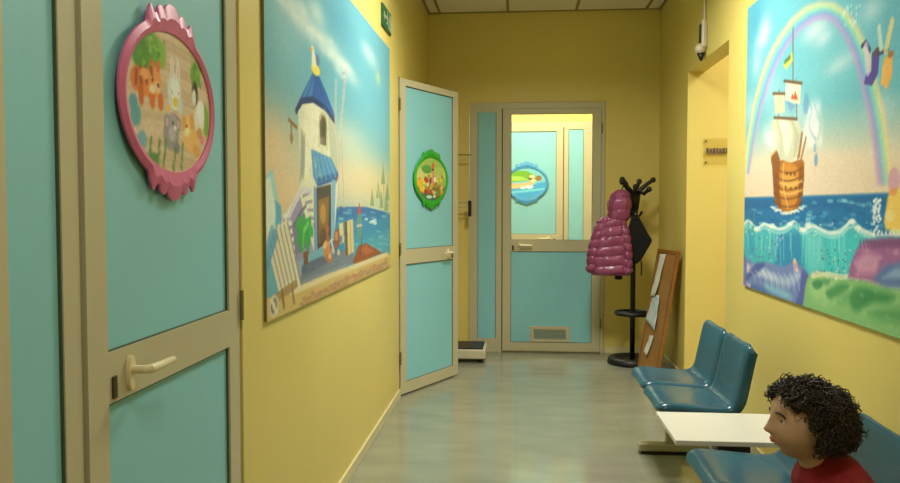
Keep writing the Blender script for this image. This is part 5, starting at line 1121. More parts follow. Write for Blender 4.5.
('P',(72,142,88),0.9,0.025,[(1.132,0.085),(1.14,0.091),(1.154,0.098),(1.173,0.105),(1.192,0.111),(1.209,0.117),(1.224,0.122),(1.239,0.126),(1.254,0.13),(1.268,0.133),(1.282,0.135),(1.297,0.137),(1.312,0.137),(1.327,0.137),(1.338,0.136),(1.345,0.134),(1.346,0.131),(1.343,0.126),(1.337,0.12),(1.329,0.115),(1.319,0.109),(1.308,0.104),(1.295,0.098),(1.279,0.093),(1.263,0.087),(1.248,0.082),(1.233,0.077),(1.217,0.072),(1.201,0.067),(1.186,0.063),(1.173,0.062),(1.16,0.064),(1.148,0.068),(1.138,0.073),(1.132,0.079)]),
('P',(92,158,104),0.6,0.03,[(1.249,0.075),(1.262,0.081),(1.281,0.089),(1.302,0.097),(1.322,0.104),(1.337,0.107),(1.349,0.108),(1.359,0.107),(1.367,0.104),(1.372,0.101),(1.372,0.096),(1.368,0.091),(1.359,0.084),(1.348,0.077),(1.335,0.07),(1.322,0.064),(1.308,0.06),(1.291,0.056),(1.275,0.053),(1.26,0.052),(1.25,0.052),(1.243,0.054),(1.24,0.058),(1.239,0.063),(1.242,0.069)]),
('P',(66,140,84),0.9,0.03,[(1.355,0.094),(1.359,0.102),(1.366,0.109),(1.374,0.116),(1.384,0.123),(1.396,0.128),(1.411,0.132),(1.428,0.136),(1.447,0.138),(1.466,0.14),(1.485,0.141),(1.503,0.141),(1.522,0.14),(1.541,0.138),(1.559,0.137),(1.577,0.136),(1.595,0.137),(1.614,0.138),(1.632,0.139),(1.649,0.139),(1.662,0.139),(1.674,0.138),(1.684,0.135),(1.691,0.133),(1.696,0.13),(1.697,0.126),(1.694,0.123),(1.687,0.118),(1.677,0.113),(1.664,0.108),(1.65,0.104),(1.633,0.102),(1.612,0.099),(1.59,0.097),(1.568,0.095),(1.549,0.092),(1.534,0.089),(1.522,0.084),(1.511,0.08),(1.5,0.075),(1.489,0.071),(1.476,0.065),(1.464,0.059),(1.451,0.052),(1.438,0.047),(1.426,0.045),(1.413,0.044),(1.399,0.046),(1.386,0.05),(1.375,0.054),(1.366,0.059),(1.36,0.065),(1.355,0.072),(1.353,0.079),(1.353,0.087)]),
('P',(58,128,78),0.6,0.03,[(1.406,0.1),(1.413,0.105),(1.428,0.111),(1.446,0.116),(1.466,0.12),(1.486,0.123),(1.507,0.124),(1.529,0.124),(1.553,0.123),(1.574,0.122),(1.592,0.121),(1.609,0.121),(1.626,0.12),(1.64,0.12),(1.649,0.119),(1.65,0.118),(1.64,0.116),(1.621,0.113),(1.597,0.11),(1.571,0.106),(1.549,0.102),(1.529,0.097),(1.509,0.091),(1.49,0.085),(1.472,0.08),(1.456,0.077),(1.442,0.079),(1.427,0.083),(1.415,0.089),(1.407,0.095)]),
('P',(76,146,90),0.75,0.04,[(1.505,0.052),(1.51,0.057),(1.531,0.064),(1.561,0.071),(1.594,0.079),(1.623,0.084),(1.65,0.089),(1.677,0.094),(1.706,0.098),(1.735,0.101),(1.764,0.102),(1.793,0.103),(1.823,0.102),(1.853,0.1),(1.883,0.098),(1.914,0.098),(1.95,0.099),(1.993,0.101),(2.031,0.103),(2.06,0.104),(2.071,0.103),(2.061,0.099),(2.036,0.092),(1.999,0.084),(1.957,0.075),(1.915,0.068),(1.872,0.062),(1.821,0.056),(1.767,0.051),(1.714,0.047),(1.667,0.044),(1.624,0.043),(1.582,0.043),(1.546,0.045),(1.519,0.048)]),
('E',(110,170,104),0.3,1,1.373,0.077,0.0204,0.0061),
('E',(160,204,136),0.3,1,1.558,0.135,0.0165,0.0088),
('E',(160,204,136),0.3,1,1.362,0.125,0.0185,0.0089),
('E',(110,170,104),0.3,1,1.437,0.013,0.0216,0.005),
('E',(160,204,136),0.3,1,1.293,-0.029,0.0203,0.0035),
('E',(110,170,104),0.3,1,1.451,-0.007,0.0315,0.0094),
('E',(190,216,160),0.3,1,1.671,0.028,0.0271,0.0061),
('E',(190,216,160),0.3,1,1.273,0.071,0.0259,0.0057),
('E',(190,216,160),0.3,1,1.122,-0.033,0.026,0.0059),
('E',(160,204,136),0.3,1,1.608,0.167,0.0285,0.0067),
('E',(190,216,160),0.3,1,1.673,0.156,0.029,0.0095),
('E',(190,216,160),0.3,1,1.507,0.148,0.0171,0.0049),
('E',(190,216,160),0.3,1,1.11,0.031,0.0278,0.0069),
('E',(160,204,136),0.3,1,1.451,0.044,0.0315,0.003),
('E',(110,170,104),0.3,1,1.658,0.056,0.025,0.0081),
('E',(110,170,104),0.3,1,1.155,-0.001,0.04,0.0099),
('E',(160,204,136),0.3,1,1.15,-0.018,0.0413,0.0098),
('E',(160,204,136),0.3,1,1.642,0.059,0.0151,0.0074),
('E',(160,204,136),0.3,1,1.244,-0.022,0.0291,0.0034),
('E',(190,216,160),0.3,1,1.718,0.148,0.0329,0.0056),
('E',(160,204,136),0.3,1,1.044,0.054,0.0372,0.0093),
('E',(190,216,160),0.3,1,1.452,0.108,0.0246,0.0103),
('E',(190,216,160),0.3,1,1.667,0.054,0.0194,0.0033),
('E',(110,170,104),0.3,1,1.542,0.022,0.0344,0.0072),
('E',(110,170,104),0.3,1,1.688,0.089,0.0177,0.0065),
('E',(110,170,104),0.3,1,0.973,-0.02,0.0451,0.005),
('E',(160,204,136),0.3,1,1.513,0.066,0.0236,0.0058),
('E',(190,216,160),0.3,1,1.473,0.057,0.0214,0.0078),
('E',(110,170,104),0.3,1,1.355,0.063,0.0236,0.0057),
('E',(110,170,104),0.3,1,1.074,0.047,0.0256,0.0077),
('L',(226,222,182),0.8,0.018,[(0.982,0.136),(1.008,0.14),(1.046,0.146),(1.088,0.152),(1.128,0.156),(1.166,0.158),(1.205,0.157),(1.244,0.157),(1.281,0.158),(1.316,0.162),(1.348,0.166),(1.382,0.171),(1.419,0.174),(1.461,0.174),(1.505,0.172),(1.549,0.17),(1.59,0.168),(1.63,0.168),(1.67,0.168),(1.705,0.168),(1.728,0.169)]),
('E',(236,230,206),0.8,0.25,1.437,0.189,0.0112,0.0044),
('E',(206,196,170),0.8,0.25,1.036,0.151,0.0154,0.0044),
('E',(206,196,170),0.8,0.25,1.073,0.154,0.014,0.0044),
('E',(206,196,170),0.8,0.25,1.142,0.142,0.014,0.0033),
('E',(206,196,170),0.8,0.25,1.145,0.147,0.014,0.0044),
('E',(190,180,160),0.8,0.25,1.565,0.193,0.0112,0.0033),
('E',(236,230,206),0.8,0.25,1.035,0.159,0.014,0.0044),
('E',(236,230,206),0.8,0.25,1.225,0.145,0.0126,0.0044),
('E',(236,230,206),0.8,0.25,1.505,0.184,0.0112,0.0033),
('E',(206,196,170),0.8,0.25,1.415,0.168,0.0112,0.0033),
('E',(190,180,160),0.8,0.25,1.435,0.169,0.0112,0.0044),
('E',(236,230,206),0.8,0.25,1.489,0.168,0.0098,0.0044),
('E',(206,196,170),0.8,0.25,1.024,0.158,0.014,0.0044),
('E',(206,196,170),0.8,0.25,1.306,0.182,0.0126,0.0044),
('E',(206,196,170),0.8,0.25,1.021,0.144,0.0154,0.0044),
('E',(206,196,170),0.8,0.25,1.025,0.145,0.014,0.0044),
('E',(206,196,170),0.8,0.25,1.399,0.16,0.0126,0.0044),
('E',(206,196,170),0.8,0.25,1.232,0.176,0.014,0.0044),
('E',(206,196,170),0.8,0.25,1.547,0.189,0.0098,0.0033),
('E',(236,230,206),0.8,0.25,1.484,0.183,0.0112,0.0033),
('E',(206,196,170),0.8,0.25,1.198,0.155,0.014,0.0044),
('E',(236,230,206),0.8,0.25,1.413,0.16,0.0126,0.0033),
('E',(190,180,160),0.8,0.25,1.281,0.158,0.0126,0.0033),
('E',(206,196,170),0.8,0.25,0.993,0.15,0.0154,0.0055),
('E',(236,230,206),0.8,0.25,1.599,0.176,0.0098,0.0044),
('E',(190,180,160),0.8,0.25,1.263,0.158,0.0126,0.0033),
('P',(156,98,146),1,0.02,[(1.335,0.159),(1.35,0.205),(1.382,0.244),(1.414,0.278),(1.445,0.294),(1.477,0.306),(1.501,0.296),(1.531,0.311),(1.561,0.302),(1.589,0.32),(1.626,0.312),(1.66,0.326),(1.694,0.315),(1.733,0.332),(2.059,0.341),(2.067,0.191),(1.59,0.162),(1.468,0.164)]),
('E',(214,170,196),0.45,1,1.547,0.22,0.0392,0.0077),
('E',(214,170,196),0.45,1,1.694,0.271,0.0259,0.0093),
('E',(196,140,176),0.45,1,1.705,0.289,0.0227,0.0088),
('E',(120,74,124),0.45,1,1.535,0.235,0.0238,0.0151),
('E',(214,170,196),0.45,1,1.462,0.278,0.0341,0.0135),
('E',(214,170,196),0.45,1,1.683,0.206,0.0305,0.008),
('E',(120,74,124),0.45,1,1.706,0.23,0.0223,0.0151),
('E',(214,170,196),0.45,1,1.699,0.279,0.0166,0.0095),
('E',(196,140,176),0.45,1,1.409,0.178,0.0237,0.0081),
('E',(140,90,150),0.45,1,1.476,0.278,0.0367,0.0126),
('E',(214,170,196),0.45,1,1.661,0.209,0.0264,0.008),
('E',(214,170,196),0.45,1,1.53,0.209,0.015,0.0119),
('E',(196,140,176),0.45,1,1.621,0.228,0.0161,0.007),
('E',(120,74,124),0.45,1,1.51,0.217,0.0337,0.013),
('E',(140,90,150),0.45,1,1.649,0.229,0.0236,0.0148),
('E',(140,90,150),0.45,1,1.487,0.231,0.0295,0.0161),
('E',(196,140,176),0.45,1,1.639,0.287,0.0252,0.0105),
('E',(196,140,176),0.45,1,1.439,0.207,0.018,0.0086),
('E',(196,140,176),0.45,1,1.706,0.233,0.0288,0.0146),
('E',(140,90,150),0.45,1,1.604,0.269,0.0266,0.0126),
('E',(196,140,176),0.45,1,1.483,0.267,0.0206,0.009),
('E',(196,140,176),0.45,1,1.7,0.209,0.021,0.0099),
('E',(196,140,176),0.45,1,1.497,0.283,0.0163,0.0181),
('E',(214,170,196),0.45,1,1.59,0.251,0.0252,0.0089),
('L',(110,64,116),0.5,0.012,[(1.429,0.3),(1.438,0.279)]),
('L',(110,64,116),0.5,0.012,[(1.458,0.301),(1.467,0.281)]),
('L',(110,64,116),0.5,0.012,[(1.486,0.303),(1.495,0.282)]),
('L',(110,64,116),0.5,0.012,[(1.514,0.304),(1.523,0.283)]),
('L',(110,64,116),0.5,0.012,[(1.541,0.305),(1.55,0.285)]),
('L',(110,64,116),0.5,0.012,[(1.568,0.306),(1.577,0.286)]),
('L',(110,64,116),0.5,0.012,[(1.594,0.307),(1.603,0.287)]),
('L',(110,64,116),0.5,0.012,[(1.62,0.308),(1.628,0.289)]),
('L',(110,64,116),0.5,0.012,[(1.645,0.309),(1.653,0.29)]),
('L',(110,64,116),0.5,0.012,[(1.67,0.31),(1.678,0.291)]),
('L',(110,64,116),0.5,0.012,[(1.694,0.311),(1.702,0.292)]),
('L',(110,64,116),0.5,0.012,[(1.718,0.312),(1.726,0.293)]),
('P',(206,150,180),0.8,0.03,[(1.383,0.222),(1.479,0.264),(1.585,0.256),(1.559,0.193),(1.419,0.181)]),
('P',(120,70,120),0.7,0.02,[(1.477,0.306),(2.059,0.335),(2.061,0.313),(1.494,0.282)]),
('P',(90,120,170),0.9,0.02,[(1.53,0.17),(1.616,0.224),(1.724,0.245),(2.062,0.274),(2.067,0.186),(1.634,0.153)]),
('P',(150,180,206),0.7,0.02,[(1.604,0.183),(1.699,0.224),(2.064,0.252),(2.065,0.224)]),
('P',(236,198,100),1,0.015,[(1.608,0.371),(1.632,0.458),(1.672,0.49),(2.052,0.479),(2.059,0.341),(1.624,0.345)]),
('E',(206,150,180),0.8,0.25,1.671,0.509,0.042,0.04),
('E',(226,150,90),0.8,0.25,1.666,0.47,0.03,0.012),
('E',(240,214,140),0.8,0.25,1.649,0.392,0.035,0.021),
('E',(236,236,160),0.8,0.25,1.693,0.34,0.042,0.012),
('E',(228,234,232),0.8,0.25,1.582,0.38,0.0112,0.0048),
('E',(228,234,232),0.8,0.25,1.536,0.408,0.0098,0.0048),
('E',(228,234,232),0.8,0.25,1.536,0.441,0.0112,0.0064),
('E',(228,234,232),0.8,0.25,1.579,0.384,0.0098,0.0064),
('E',(228,234,232),0.8,0.25,1.532,0.424,0.0112,0.0064),
('E',(228,234,232),0.8,0.25,1.575,0.339,0.0112,0.0048),
('E',(228,234,232),0.8,0.25,1.532,0.414,0.0098,0.0064),
('E',(228,234,232),0.8,0.25,1.543,0.341,0.0112,0.0048),
('E',(228,234,232),0.8,0.25,1.576,0.427,0.0098,0.0064),
('E',(228,234,232),0.8,0.25,1.547,0.417,0.0098,0.0064),
('E',(228,234,232),0.8,0.25,1.566,0.404,0.0098,0.0048),
('E',(228,234,232),0.8,0.25,1.568,0.41,0.0098,0.0048),
('E',(228,234,232),0.8,0.25,1.565,0.412,0.0098,0.0064),
('E',(228,234,232),0.8,0.25,1.537,0.372,0.0112,0.0048),
('E',(228,234,232),0.8,0.25,1.573,0.417,0.0112,0.0048),
('E',(228,234,232),0.8,0.25,1.564,0.437,0.0098,0.0064),
('E',(228,234,232),0.8,0.25,1.538,0.399,0.0112,0.0048),
('E',(228,234,232),0.8,0.25,1.546,0.427,0.0098,0.0064),
('E',(228,234,232),0.8,0.25,1.575,0.443,0.0112,0.0064),
('E',(228,234,232),0.8,0.25,1.554,0.434,0.0098,0.0064),
('E',(228,234,232),0.8,0.25,1.56,0.355,0.0098,0.0048),
('E',(228,234,232),0.8,0.25,1.547,0.449,0.0112,0.0048),
('E',(228,234,232),0.8,0.25,1.536,0.365,0.0098,0.0048),
('E',(228,234,232),0.8,0.25,1.573,0.393,0.0098,0.0048),
('E',(228,234,232),0.8,0.25,1.533,0.442,0.0112,0.0048),
('E',(228,234,232),0.8,0.25,1.541,0.404,0.0112,0.0064),
('E',(228,234,232),0.8,0.25,1.531,0.386,0.0112,0.0064),
('E',(228,234,232),0.8,0.25,1.546,0.384,0.0112,0.0064),
('E',(228,234,232),0.8,0.25,1.564,0.442,0.0098,0.0048),
('E',(228,234,232),0.8,0.25,1.578,0.446,0.0098,0.0048),
('E',(228,234,232),0.8,0.25,1.557,0.379,0.0098,0.0064),
('E',(228,234,232),0.8,0.25,1.556,0.39,0.0098,0.0048),
('E',(228,234,232),0.8,0.25,1.552,0.347,0.0112,0.0048),
('E',(228,234,232),0.8,0.25,1.567,0.391,0.0098,0.0048),
('E',(228,234,232),0.8,0.25,1.548,0.417,0.0098,0.0064),
('E',(228,234,232),0.8,0.25,1.569,0.371,0.0098,0.0048),
('P',(236,230,226),0.9,0.006,[(1.522,0.321),(1.536,0.342),(1.553,0.322)]),
('P',(236,230,226),0.9,0.006,[(1.553,0.322),(1.566,0.343),(1.582,0.323)]),
('P',(236,230,226),0.9,0.006,[(1.582,0.323),(1.595,0.344),(1.611,0.325)]),
('P',(236,230,226),0.9,0.006,[(1.611,0.325),(1.624,0.345),(1.639,0.326)]),
('P',(236,230,226),0.9,0.006,[(1.639,0.326),(1.652,0.346),(1.667,0.327)]),
('P',(236,230,226),0.9,0.006,[(1.667,0.327),(1.679,0.346),(1.693,0.327)]),
('P',(236,230,226),0.9,0.006,[(1.693,0.327),(1.706,0.347),(1.72,0.328)]),
('P',(236,230,226),0.9,0.006,[(1.72,0.328),(1.732,0.348),(1.746,0.329)]),
]


# ------------------------------------------------------------------ the setting
f = MB().box(-3.6, 3.6, -1.6, 8.75, -.1, 0).build('floor', FLOOR); structure(f)
cm = MB().box(-3.6, 3.6, -1.6, 8.75, HC, HC+.1)
ceiling = structure(cm.build('ceiling', CEIL))
g = MB()
for x in (-.684, -.085, .506, 1.106): g.box(x-.012, x+.012, -1.5, YE, HC-.006, HC-.0005)
for k in range(14): g.box(XL, XR, YE-.6*(k+1)-.012, YE-.6*(k+1)+.012, HC-.006, HC-.0005)
g.box(XL, XL+.022, -1.5, YE, HC-.008, HC-.0005); g.box(XR-.022, XR, -1.5, YE, HC-.008, HC-.0005); g.box(XL, XR, YE-.022, YE, HC-.008, HC-.0005)
structure(g.build('trim_1', GRID))

w = MB(); T = .12
w.box(XL-T, XL, -1.6, .78, 0, HC); w.box(XL-T, XL, .78, 2.185, 2.225, HC); w.box(XL-T, XL, 2.185, 5.18, 0, HC)
w.box(XL-T, XL, 5.18, 6.02, 2.158, HC); w.box(XL-T, XL, 6.02, YE, 0, HC)
structure(w.build('wall_left', WALL))
w = MB()
w.box(XR, XR+T, -1.6, 4.73, 0, HC); w.box(XR, XR+T, 4.73, 5.83, 2.265, HC); w.box(XR, XR+T, 5.83, YE, 0, HC)
structure(w.build('wall_right', WALL))
w = MB()
w.box(-3.6, -.425, YE, YE+T, 0, HC); w.box(-.425, .768, YE, YE+T, 2.208, HC); w.box(.768, 3.6, YE, YE+T, 0, HC)
structure(w.build('wall_end', WALL))
structure(MB().box(XL, XR, -1.6, -1.5, 0, HC).build('wall_back', WALL))
# side passage to the right and the cross corridor beyond the end door
w = MB(); w.box(XR+T, 3.3, 5.83, 5.95, 0, HC); structure(w.build('wall_passage', WALL))
w = MB(); w.box(XR+T, 3.3, 3.9, 4.02, 0, HC); w.box(3.3, 3.42, 3.9, 5.95, 0, HC); structure(w.build('wall_passage_near', WALL))
structure(MB().box(-3.6, 3.6, 8.55, 8.67, 0, HC).build('wall_beyond', WALL))
w = MB(); w.box(-3.6, -3.5, YE+T, 8.55, 0, HC); w.box(3.5, 3.6, YE+T, 8.55, 0, HC); structure(w.build('wall_beyond_sides', WALL))
# the small room behind the open door
w = MB(); w.box(-2.4, -2.28, 4.6, 6.6, 0, HC); w.box(-2.28, XL-T, 4.6, 4.72, 0, HC); w.box(-2.28, XL-T, 6.48, 6.6, 0, HC)
structure(w.build('wall_side_room', WALL))
b = MB(); b.box(XL, XL+.012, 2.19, 5.175, .0, .058); b.box(XL, XL+.012, 6.03, YE, 0, .058); b.box(XL, XL+.012, -1.5, .775, 0, .058)
structure(b.build('baseboard_left', SKIRT, bevel=.003))
b = MB(); b.box(XR-.012, XR, -1.5, 4.725, 0, .058); b.box(XR-.012, XR, 5.835, YE, 0, .058)
structure(b.build('baseboard_right', SKIRT, bevel=.003))
b = MB(); b.box(XL+.012, -.43, YE-.012, YE, 0, .058); b.box(.775, XR-.012, YE-.012, YE, 0, .058)
structure(b.build('baseboard_end', SKIRT, bevel=.003))

# ------------------------------------------------------------------ doors  (local x = width, -y = towards the viewer, z = up)
ST = .072
def leaf_parts(root, x0, x1, glass=False, latch='left', vent=False, ztop=2.15, hinges=None, y=0.0):
    f = MB(); d0, d1 = y-.022, y+.022
    f.box(x0, x0+ST, d0, d1, .012, ztop); f.box(x1-ST, x1, d0, d1, .012, ztop)
    f.box(x0+ST, x1-ST, d0, d1, .012, .088); f.box(x0+ST, x1-ST, d0, d1, .897, .998); f.box(x0+ST, x1-ST, d0, d1, ztop-.045, ztop)
    f.build('leaf_frame', CREAM, root)
    a, b = x0+ST, x1-ST
    if glass: MB().box(a, b, y-.004, y+.004, .998, ztop-.045).build('glass_pane', GLASS, root)
    else: MB().box(a, b, y-.012, y+.012, .998, ztop-.045).build('upper_panel', AQUA, root)
    MB().box(a, b, y-.012, y+.012, .088, .897).build('lower_panel', AQUA, root)
    k = MB()
    for z0, z1 in ((.088, .897), (.998, ztop-.045)):
        k.box(a, a+.004, y-.0165, y-.0118, z0, z1); k.box(b-.004, b, y-.0165, y-.0118, z0, z1)
        k.box(a, b, y-.0165, y-.0118, z1-.005, z1); k.box(a, b, y-.0165, y-.0118, z0, z0+.003)
    k.build('gasket', GASKET_GAP, root)
    s = 1 if latch == 'left' else -1
    e = x0 if latch == 'left' else x1
    hx, hz = e+s*.150, .947
    h = MB(); h.prism([(hx+.014*math.cos(t), hz-.004+.036*math.sin(t)) for t in [2*PI*i/24 for i in range(24)]], d0-.010, d0)
    h.tube([(hx, d0-.008, hz+.004), (hx, d0-.036, hz+.004), (hx+s*.008, d0-.044, hz+.004), (hx+s*.05, d0-.046, hz+.004), (hx+s*.112, d0-.044, hz+.003)], [.009, .009, .010, .009, .0078], 12)
    h.build('door_handle', HANDLE, root, smooth=False, bevel=.002)
    l = MB(); l.box(e+s*.082, e+s*.100, d0-.004, d0, .905, .950); l.build('lock_cylinder', BRASS, root, bevel=.003)
    if hinges is not None:
        for z in (.22, .96, 1.93):
            MB().tube([(hinges, d0-.006, z), (hinges, d0-.006, z+.085)], .006, 10).build('hinge', MDFEDGE, root)
    if vent:
        m0, m1 = x0+.245, x0+.595
        v = MB(); v.box(m0, m1, d0-.004, d0+.012, .094, .118); v.box(m0, m1, d0-.004, d0+.012, .204, .232); v.box(m0, m0+.034, d0-.004, d0+.012, .118, .204); v.box(m1-.034, m1, d0-.004, d0+.012, .118, .204)
        vo = v.build('vent_frame', CREAM, root, bevel=.002)
        sl = MB()
        for i in range(7):
            z = .121+.0118*i; sl.box(m0+.034, m1-.034, d0+.000, d0+.008, z, z+.0075)
        sl.build('vent_slats', VENT, vo)
def frame_parts(root, x0, x1, xm0, xm1, side, zt=2.205, y=0.0, sx=None):
    # outer frame from x0 to x1; the leaf stands between xm0 and xm1; side panel on the remaining side
    f = MB(); d0, d1 = y-.016, y+.05
    f.box(x0, x1, d0, d1, zt-.052, zt); f.box(xm0-.01, xm1+.004, y-.005, d1, 0, .012)  # sill under the leaf, added to stop light leaking below the door
    if side == 'left':
        f.box(x0, sx[0], d0, d1, 0, zt-.052); f.box(sx[1], xm0-.010, d0, d1, 0, zt-.052); f.box(xm1+.004, x1, d0, d1, 0, zt-.052)
        f.box(sx[0], sx[1], d0, d1, 0, .118); f.box(sx[0], sx[1], d0, d1, 2.125, zt-.052)
    elif side == 'right':
        f.box(x0, xm0-.004, d0, d1, 0, zt-.052); f.box(xm1+.010, sx[0], d0, d1, 0, zt-.052); f.box(sx[1], x1, d0, d1, 0, zt-.052)
        f.box(sx[0], sx[1], d0, d1, 0, .118); f.box(sx[0], sx[1], d0, d1, 2.125, zt-.052)
    f.build('door_frame', CREAM, root)
    if side:
        MB().box(sx[0], sx[1], y-.008, y+.014, .118, 2.125).build('side_panel', AQUA, root)
        k = MB(); k.box(sx[0], sx[0]+.004, y-.013, y-.0078, .118, 2.125); k.box(sx[1]-.004, sx[1], y-.013, y-.0078, .118, 2.125); k.build('gasket', GASKET_GAP, root)
    s = MB(); s.box(xm0-.0099, xm0-.0003, y-.010, y+.02, .012, 2.153); s.box(xm1+.0003, xm1+.0039, y-.010, y+.02, .012, 2.153); s.box(xm0, xm1, y-.010, y+.02, 2.1503, 2.153); s.build('gap_shade_strip', GASKET_GAP, root)  # dark strips filling the leaf gaps, painted in as their shadow lines

d1 = empty('door_1', (XL-.022, 1.37, 0), PI/2, 'closed aqua door in cream frame with pink oval picture', 'door', kind='structure')
frame_parts(d1, -.58, .812, 0, .785, 'left', sx=(-.211, -.064)); leaf_parts(d1, 0, .785, latch='left', hinges=.794)
d3 = empty('door_3', (-.126, YE, 0), 0, 'aqua and cream end door with glass upper half and floor vent', 'door', kind='structure')
frame_parts(d3, -.294, .889, 0, .855, 'left', sx=(-.222, -.058)); leaf_parts(d3, 0, .855, glass=True, latch='left', vent=True, hinges=.862)
ang = math.atan2(.705, .335)
d2 = empty('door_2', (XL-.012, 5.207, 0), ang, 'open aqua door leaf with green oval picture', 'door', kind='structure')
leaf_parts(d2, .0, .785, latch='right', hinges=-.006)
fr = MB(); fr.box(XL-.11, XL-.05, 5.181, 5.20, 0, 2.156); fr.box(XL-.11, XL-.05, 6.0, 6.019, 0, 2.156); fr.box(XL-.11, XL-.05, 5.20, 6.0, 2.12, 2.156)
structure(fr.build('trim_2', CREAM))
d4 = empty('door_4', (-.287, 8.55, 0), 0, 'aqua and cream door beyond the glass with blue oval picture', 'door', kind='structure')
frame_parts(d4, -.06, 1.10, 0, .78, 'right', sx=(.837, 1.0), y=-.03); leaf_parts(d4, 0, .78, latch='right', y=-.03)

# ------------------------------------------------------------------ ornate oval pictures on the doors
def orn(t, a, b):
    x, z = a*math.cos(t), b*math.sin(t)
    return x, z
def oval_picture(name, label, loc, rz, fm, cmds, a=.246, b=.184, ai=.217, bi=.157, tilt=0, gain=1.1):
    r = empty(name, loc, rz, label, 'picture', 'oval animal pictures on the doors')
    n = 240; outer = []; inner = []
    for k in range(n):
        t = 2*PI*k/n; x, z = a*math.cos(t), b*math.sin(t)
        u = abs(x)
        if u < .125:                                     # carved crest at the top and at the bottom
            e = .012 + .026*math.sqrt(max(0, 1-(u/.040)**2)) + .018*math.sqrt(max(0, 1-((u-.058)/.018)**2)) + .022*math.exp(-((u-.104)/.012)**2)
            e *= min(1, (.125-u)/.008)
            z += math.copysign(e, z)
        outer.append((x, z)); inner.append((ai*math.cos(t), bi*math.sin(t)))
    f = MB(); bm = f.bm
    mid = [((o[0]*.5+i[0]*.5), (o[1]*.5+i[1]*.5)) for o, i in zip(outer, inner)]
    L = [[bm.verts.new((x, yy, z)) for x, z in ring] for ring, yy in ((outer, 0), (outer, -.005), (mid, -.0105), (inner, -.006), (inner, 0))]
    for A, B in zip(L, L[1:]):
        for k in range(n):
            k2 = (k+1) % n; bm.faces.new((A[k], A[k2], B[k2], B[k]))
    f.build('carved_frame', fm, r)
    oval_print('picture', ai+.002, bi+.002, cmds, r, -.003, gain)
    return r
def E(c, x, z, rx, rz, a=1, s=.25): return ('E', c, a, s, x, z, rx, rz)
def L(c, w, *p, a=1): return ('L', c, a, w, list(p))
def P(c, *p, a=1, s=.006): return ('P', c, a, s, list(p))
rnd = random.Random(3)
pk = [E((206, 182, 150), 0, 0, .5, .5, 1, .1)]
for k in range(26):
    z = .15-.012*k; pk.append(L(rnd.choice([(222, 204, 176), (190, 164, 130)]), .006, (-.2, z+.01*math.sin(k)), (0, z+.008), (.2, z-.006), a=.5))
pk += [E((110, 160, 60), -.10, .10, .06, .04), E((80, 140, 50), -.15, .085, .04, .035), E((130, 180, 70), -.06, .10, .03, .03), E((110, 160, 60), .13, .085, .03, .03), E((120, 170, 70), .19, -.02, .02, .04),
       E((224, 130, 60), -.12, .03, .055, .032), E((230, 150, 80), -.085, .035, .03, .034), E((214, 110, 50), -.165, .03, .03, .026), E((236, 190, 140), -.075, .025, .016, .014), E((60, 40, 30), -.07, .03, .005, .005), E((214, 110, 50), -.10, -.005, .014, .02), E((214, 110, 50), -.06, -.005, .014, .02),
       L((120, 60, 30), .008, (-.13, .06), (-.125, .03)), L((120, 60, 30), .008, (-.15, .055), (-.15, .02)), E((214, 110, 50), -.10, .07, .01, .014), E((214, 110, 50), -.07, .072, .01, .014),
       E((216, 222, 216), .01, .03, .035, .04), E((224, 228, 222), .0, .075, .010, .03), E((224, 228, 222), .03, .075, .010, .03), E((236, 236, 226), .015, .005, .022, .018), E((240, 200, 70), .015, .005, .012, .012), E((60, 50, 40), .0, .03, .005, .006), E((60, 50, 40), .03, .03, .005, .006), E((220, 120, 120), .012, -.028, .012, .008),
       E((60, 56, 50), .125, .04, .018, .03), E((230, 226, 210), .12, .03, .012, .02), E((230, 220, 200), .15, -.02, .03, .04),
       E((150, 146, 150), -.01, -.075, .04, .034), E((164, 160, 164), .0, -.045, .026, .024), E((150, 146, 150), -.03, -.045, .016, .018), E((150, 146, 150), .028, -.045, .014, .018), E((60, 60, 60), .0, -.045, .004, .005), E((230, 220, 210), .012, -.055, .008, .006), E((130, 126, 134), .02, -.10, .016, .014),
       E((232, 180, 100), .10, -.075, .045, .03), E((236, 194, 120), .08, -.045, .028, .026), E((220, 160, 80), .06, -.04, .012, .02), E((220, 160, 80), .105, -.03, .012, .02), E((60, 40, 30), .075, -.045, .004, .005), E((240, 214, 160), .07, -.06, .012, .01), E((220, 160, 80), .13, -.10, .02, .016)]
pk += [E((236, 160, 100), -.135, .045, .02, .012), E((246, 214, 170), -.10, .018, .014, .010), E((90, 44, 24), -.098, .037, .004, .005), E((196, 96, 40), -.15, .0, .012, .024), L((120, 60, 30), .007, (-.105, .062), (-.10, .05)), L((120, 60, 30), .006, (-.17, .045), (-.172, .02)),
       E((236, 240, 232), .015, .038, .022, .018), E((240, 170, 170), .0, .078, .004, .02), E((240, 170, 170), .03, .078, .004, .02), E((206, 214, 206), .04, .0, .014, .02), E((206, 214, 206), -.01, -.002, .012, .018), E((244, 190, 90), -.02, -.012, .01, .008),
       E((236, 180, 120), .09, -.085, .02, .014), E((250, 226, 180), .08, -.055, .012, .009), E((180, 176, 182), -.005, -.07, .018, .016), E((206, 170, 176), -.03, -.045, .008, .010), E((206, 170, 176), .028, -.045, .007, .009),
       E((244, 246, 240), .16, .0, .02, .03), E((200, 150, 90), .15, -.055, .018, .014), E((226, 120, 140), .165, -.07, .012, .012)]
for k in range(40): pk.append(E(rnd.choice([(90, 150, 60), (150, 190, 90), (70, 130, 60)]), rnd.choice([rnd.gauss(-.10, .03), rnd.gauss(.15, .02)]), rnd.gauss(.10, .018), .008, .007, .6))
for x in (-.17, -.12, -.08, -.05, .0, .04): pk.append(L((70, 130, 60), .006, (x, -.15), (x+.012, -.085 - .02*rnd.random())))
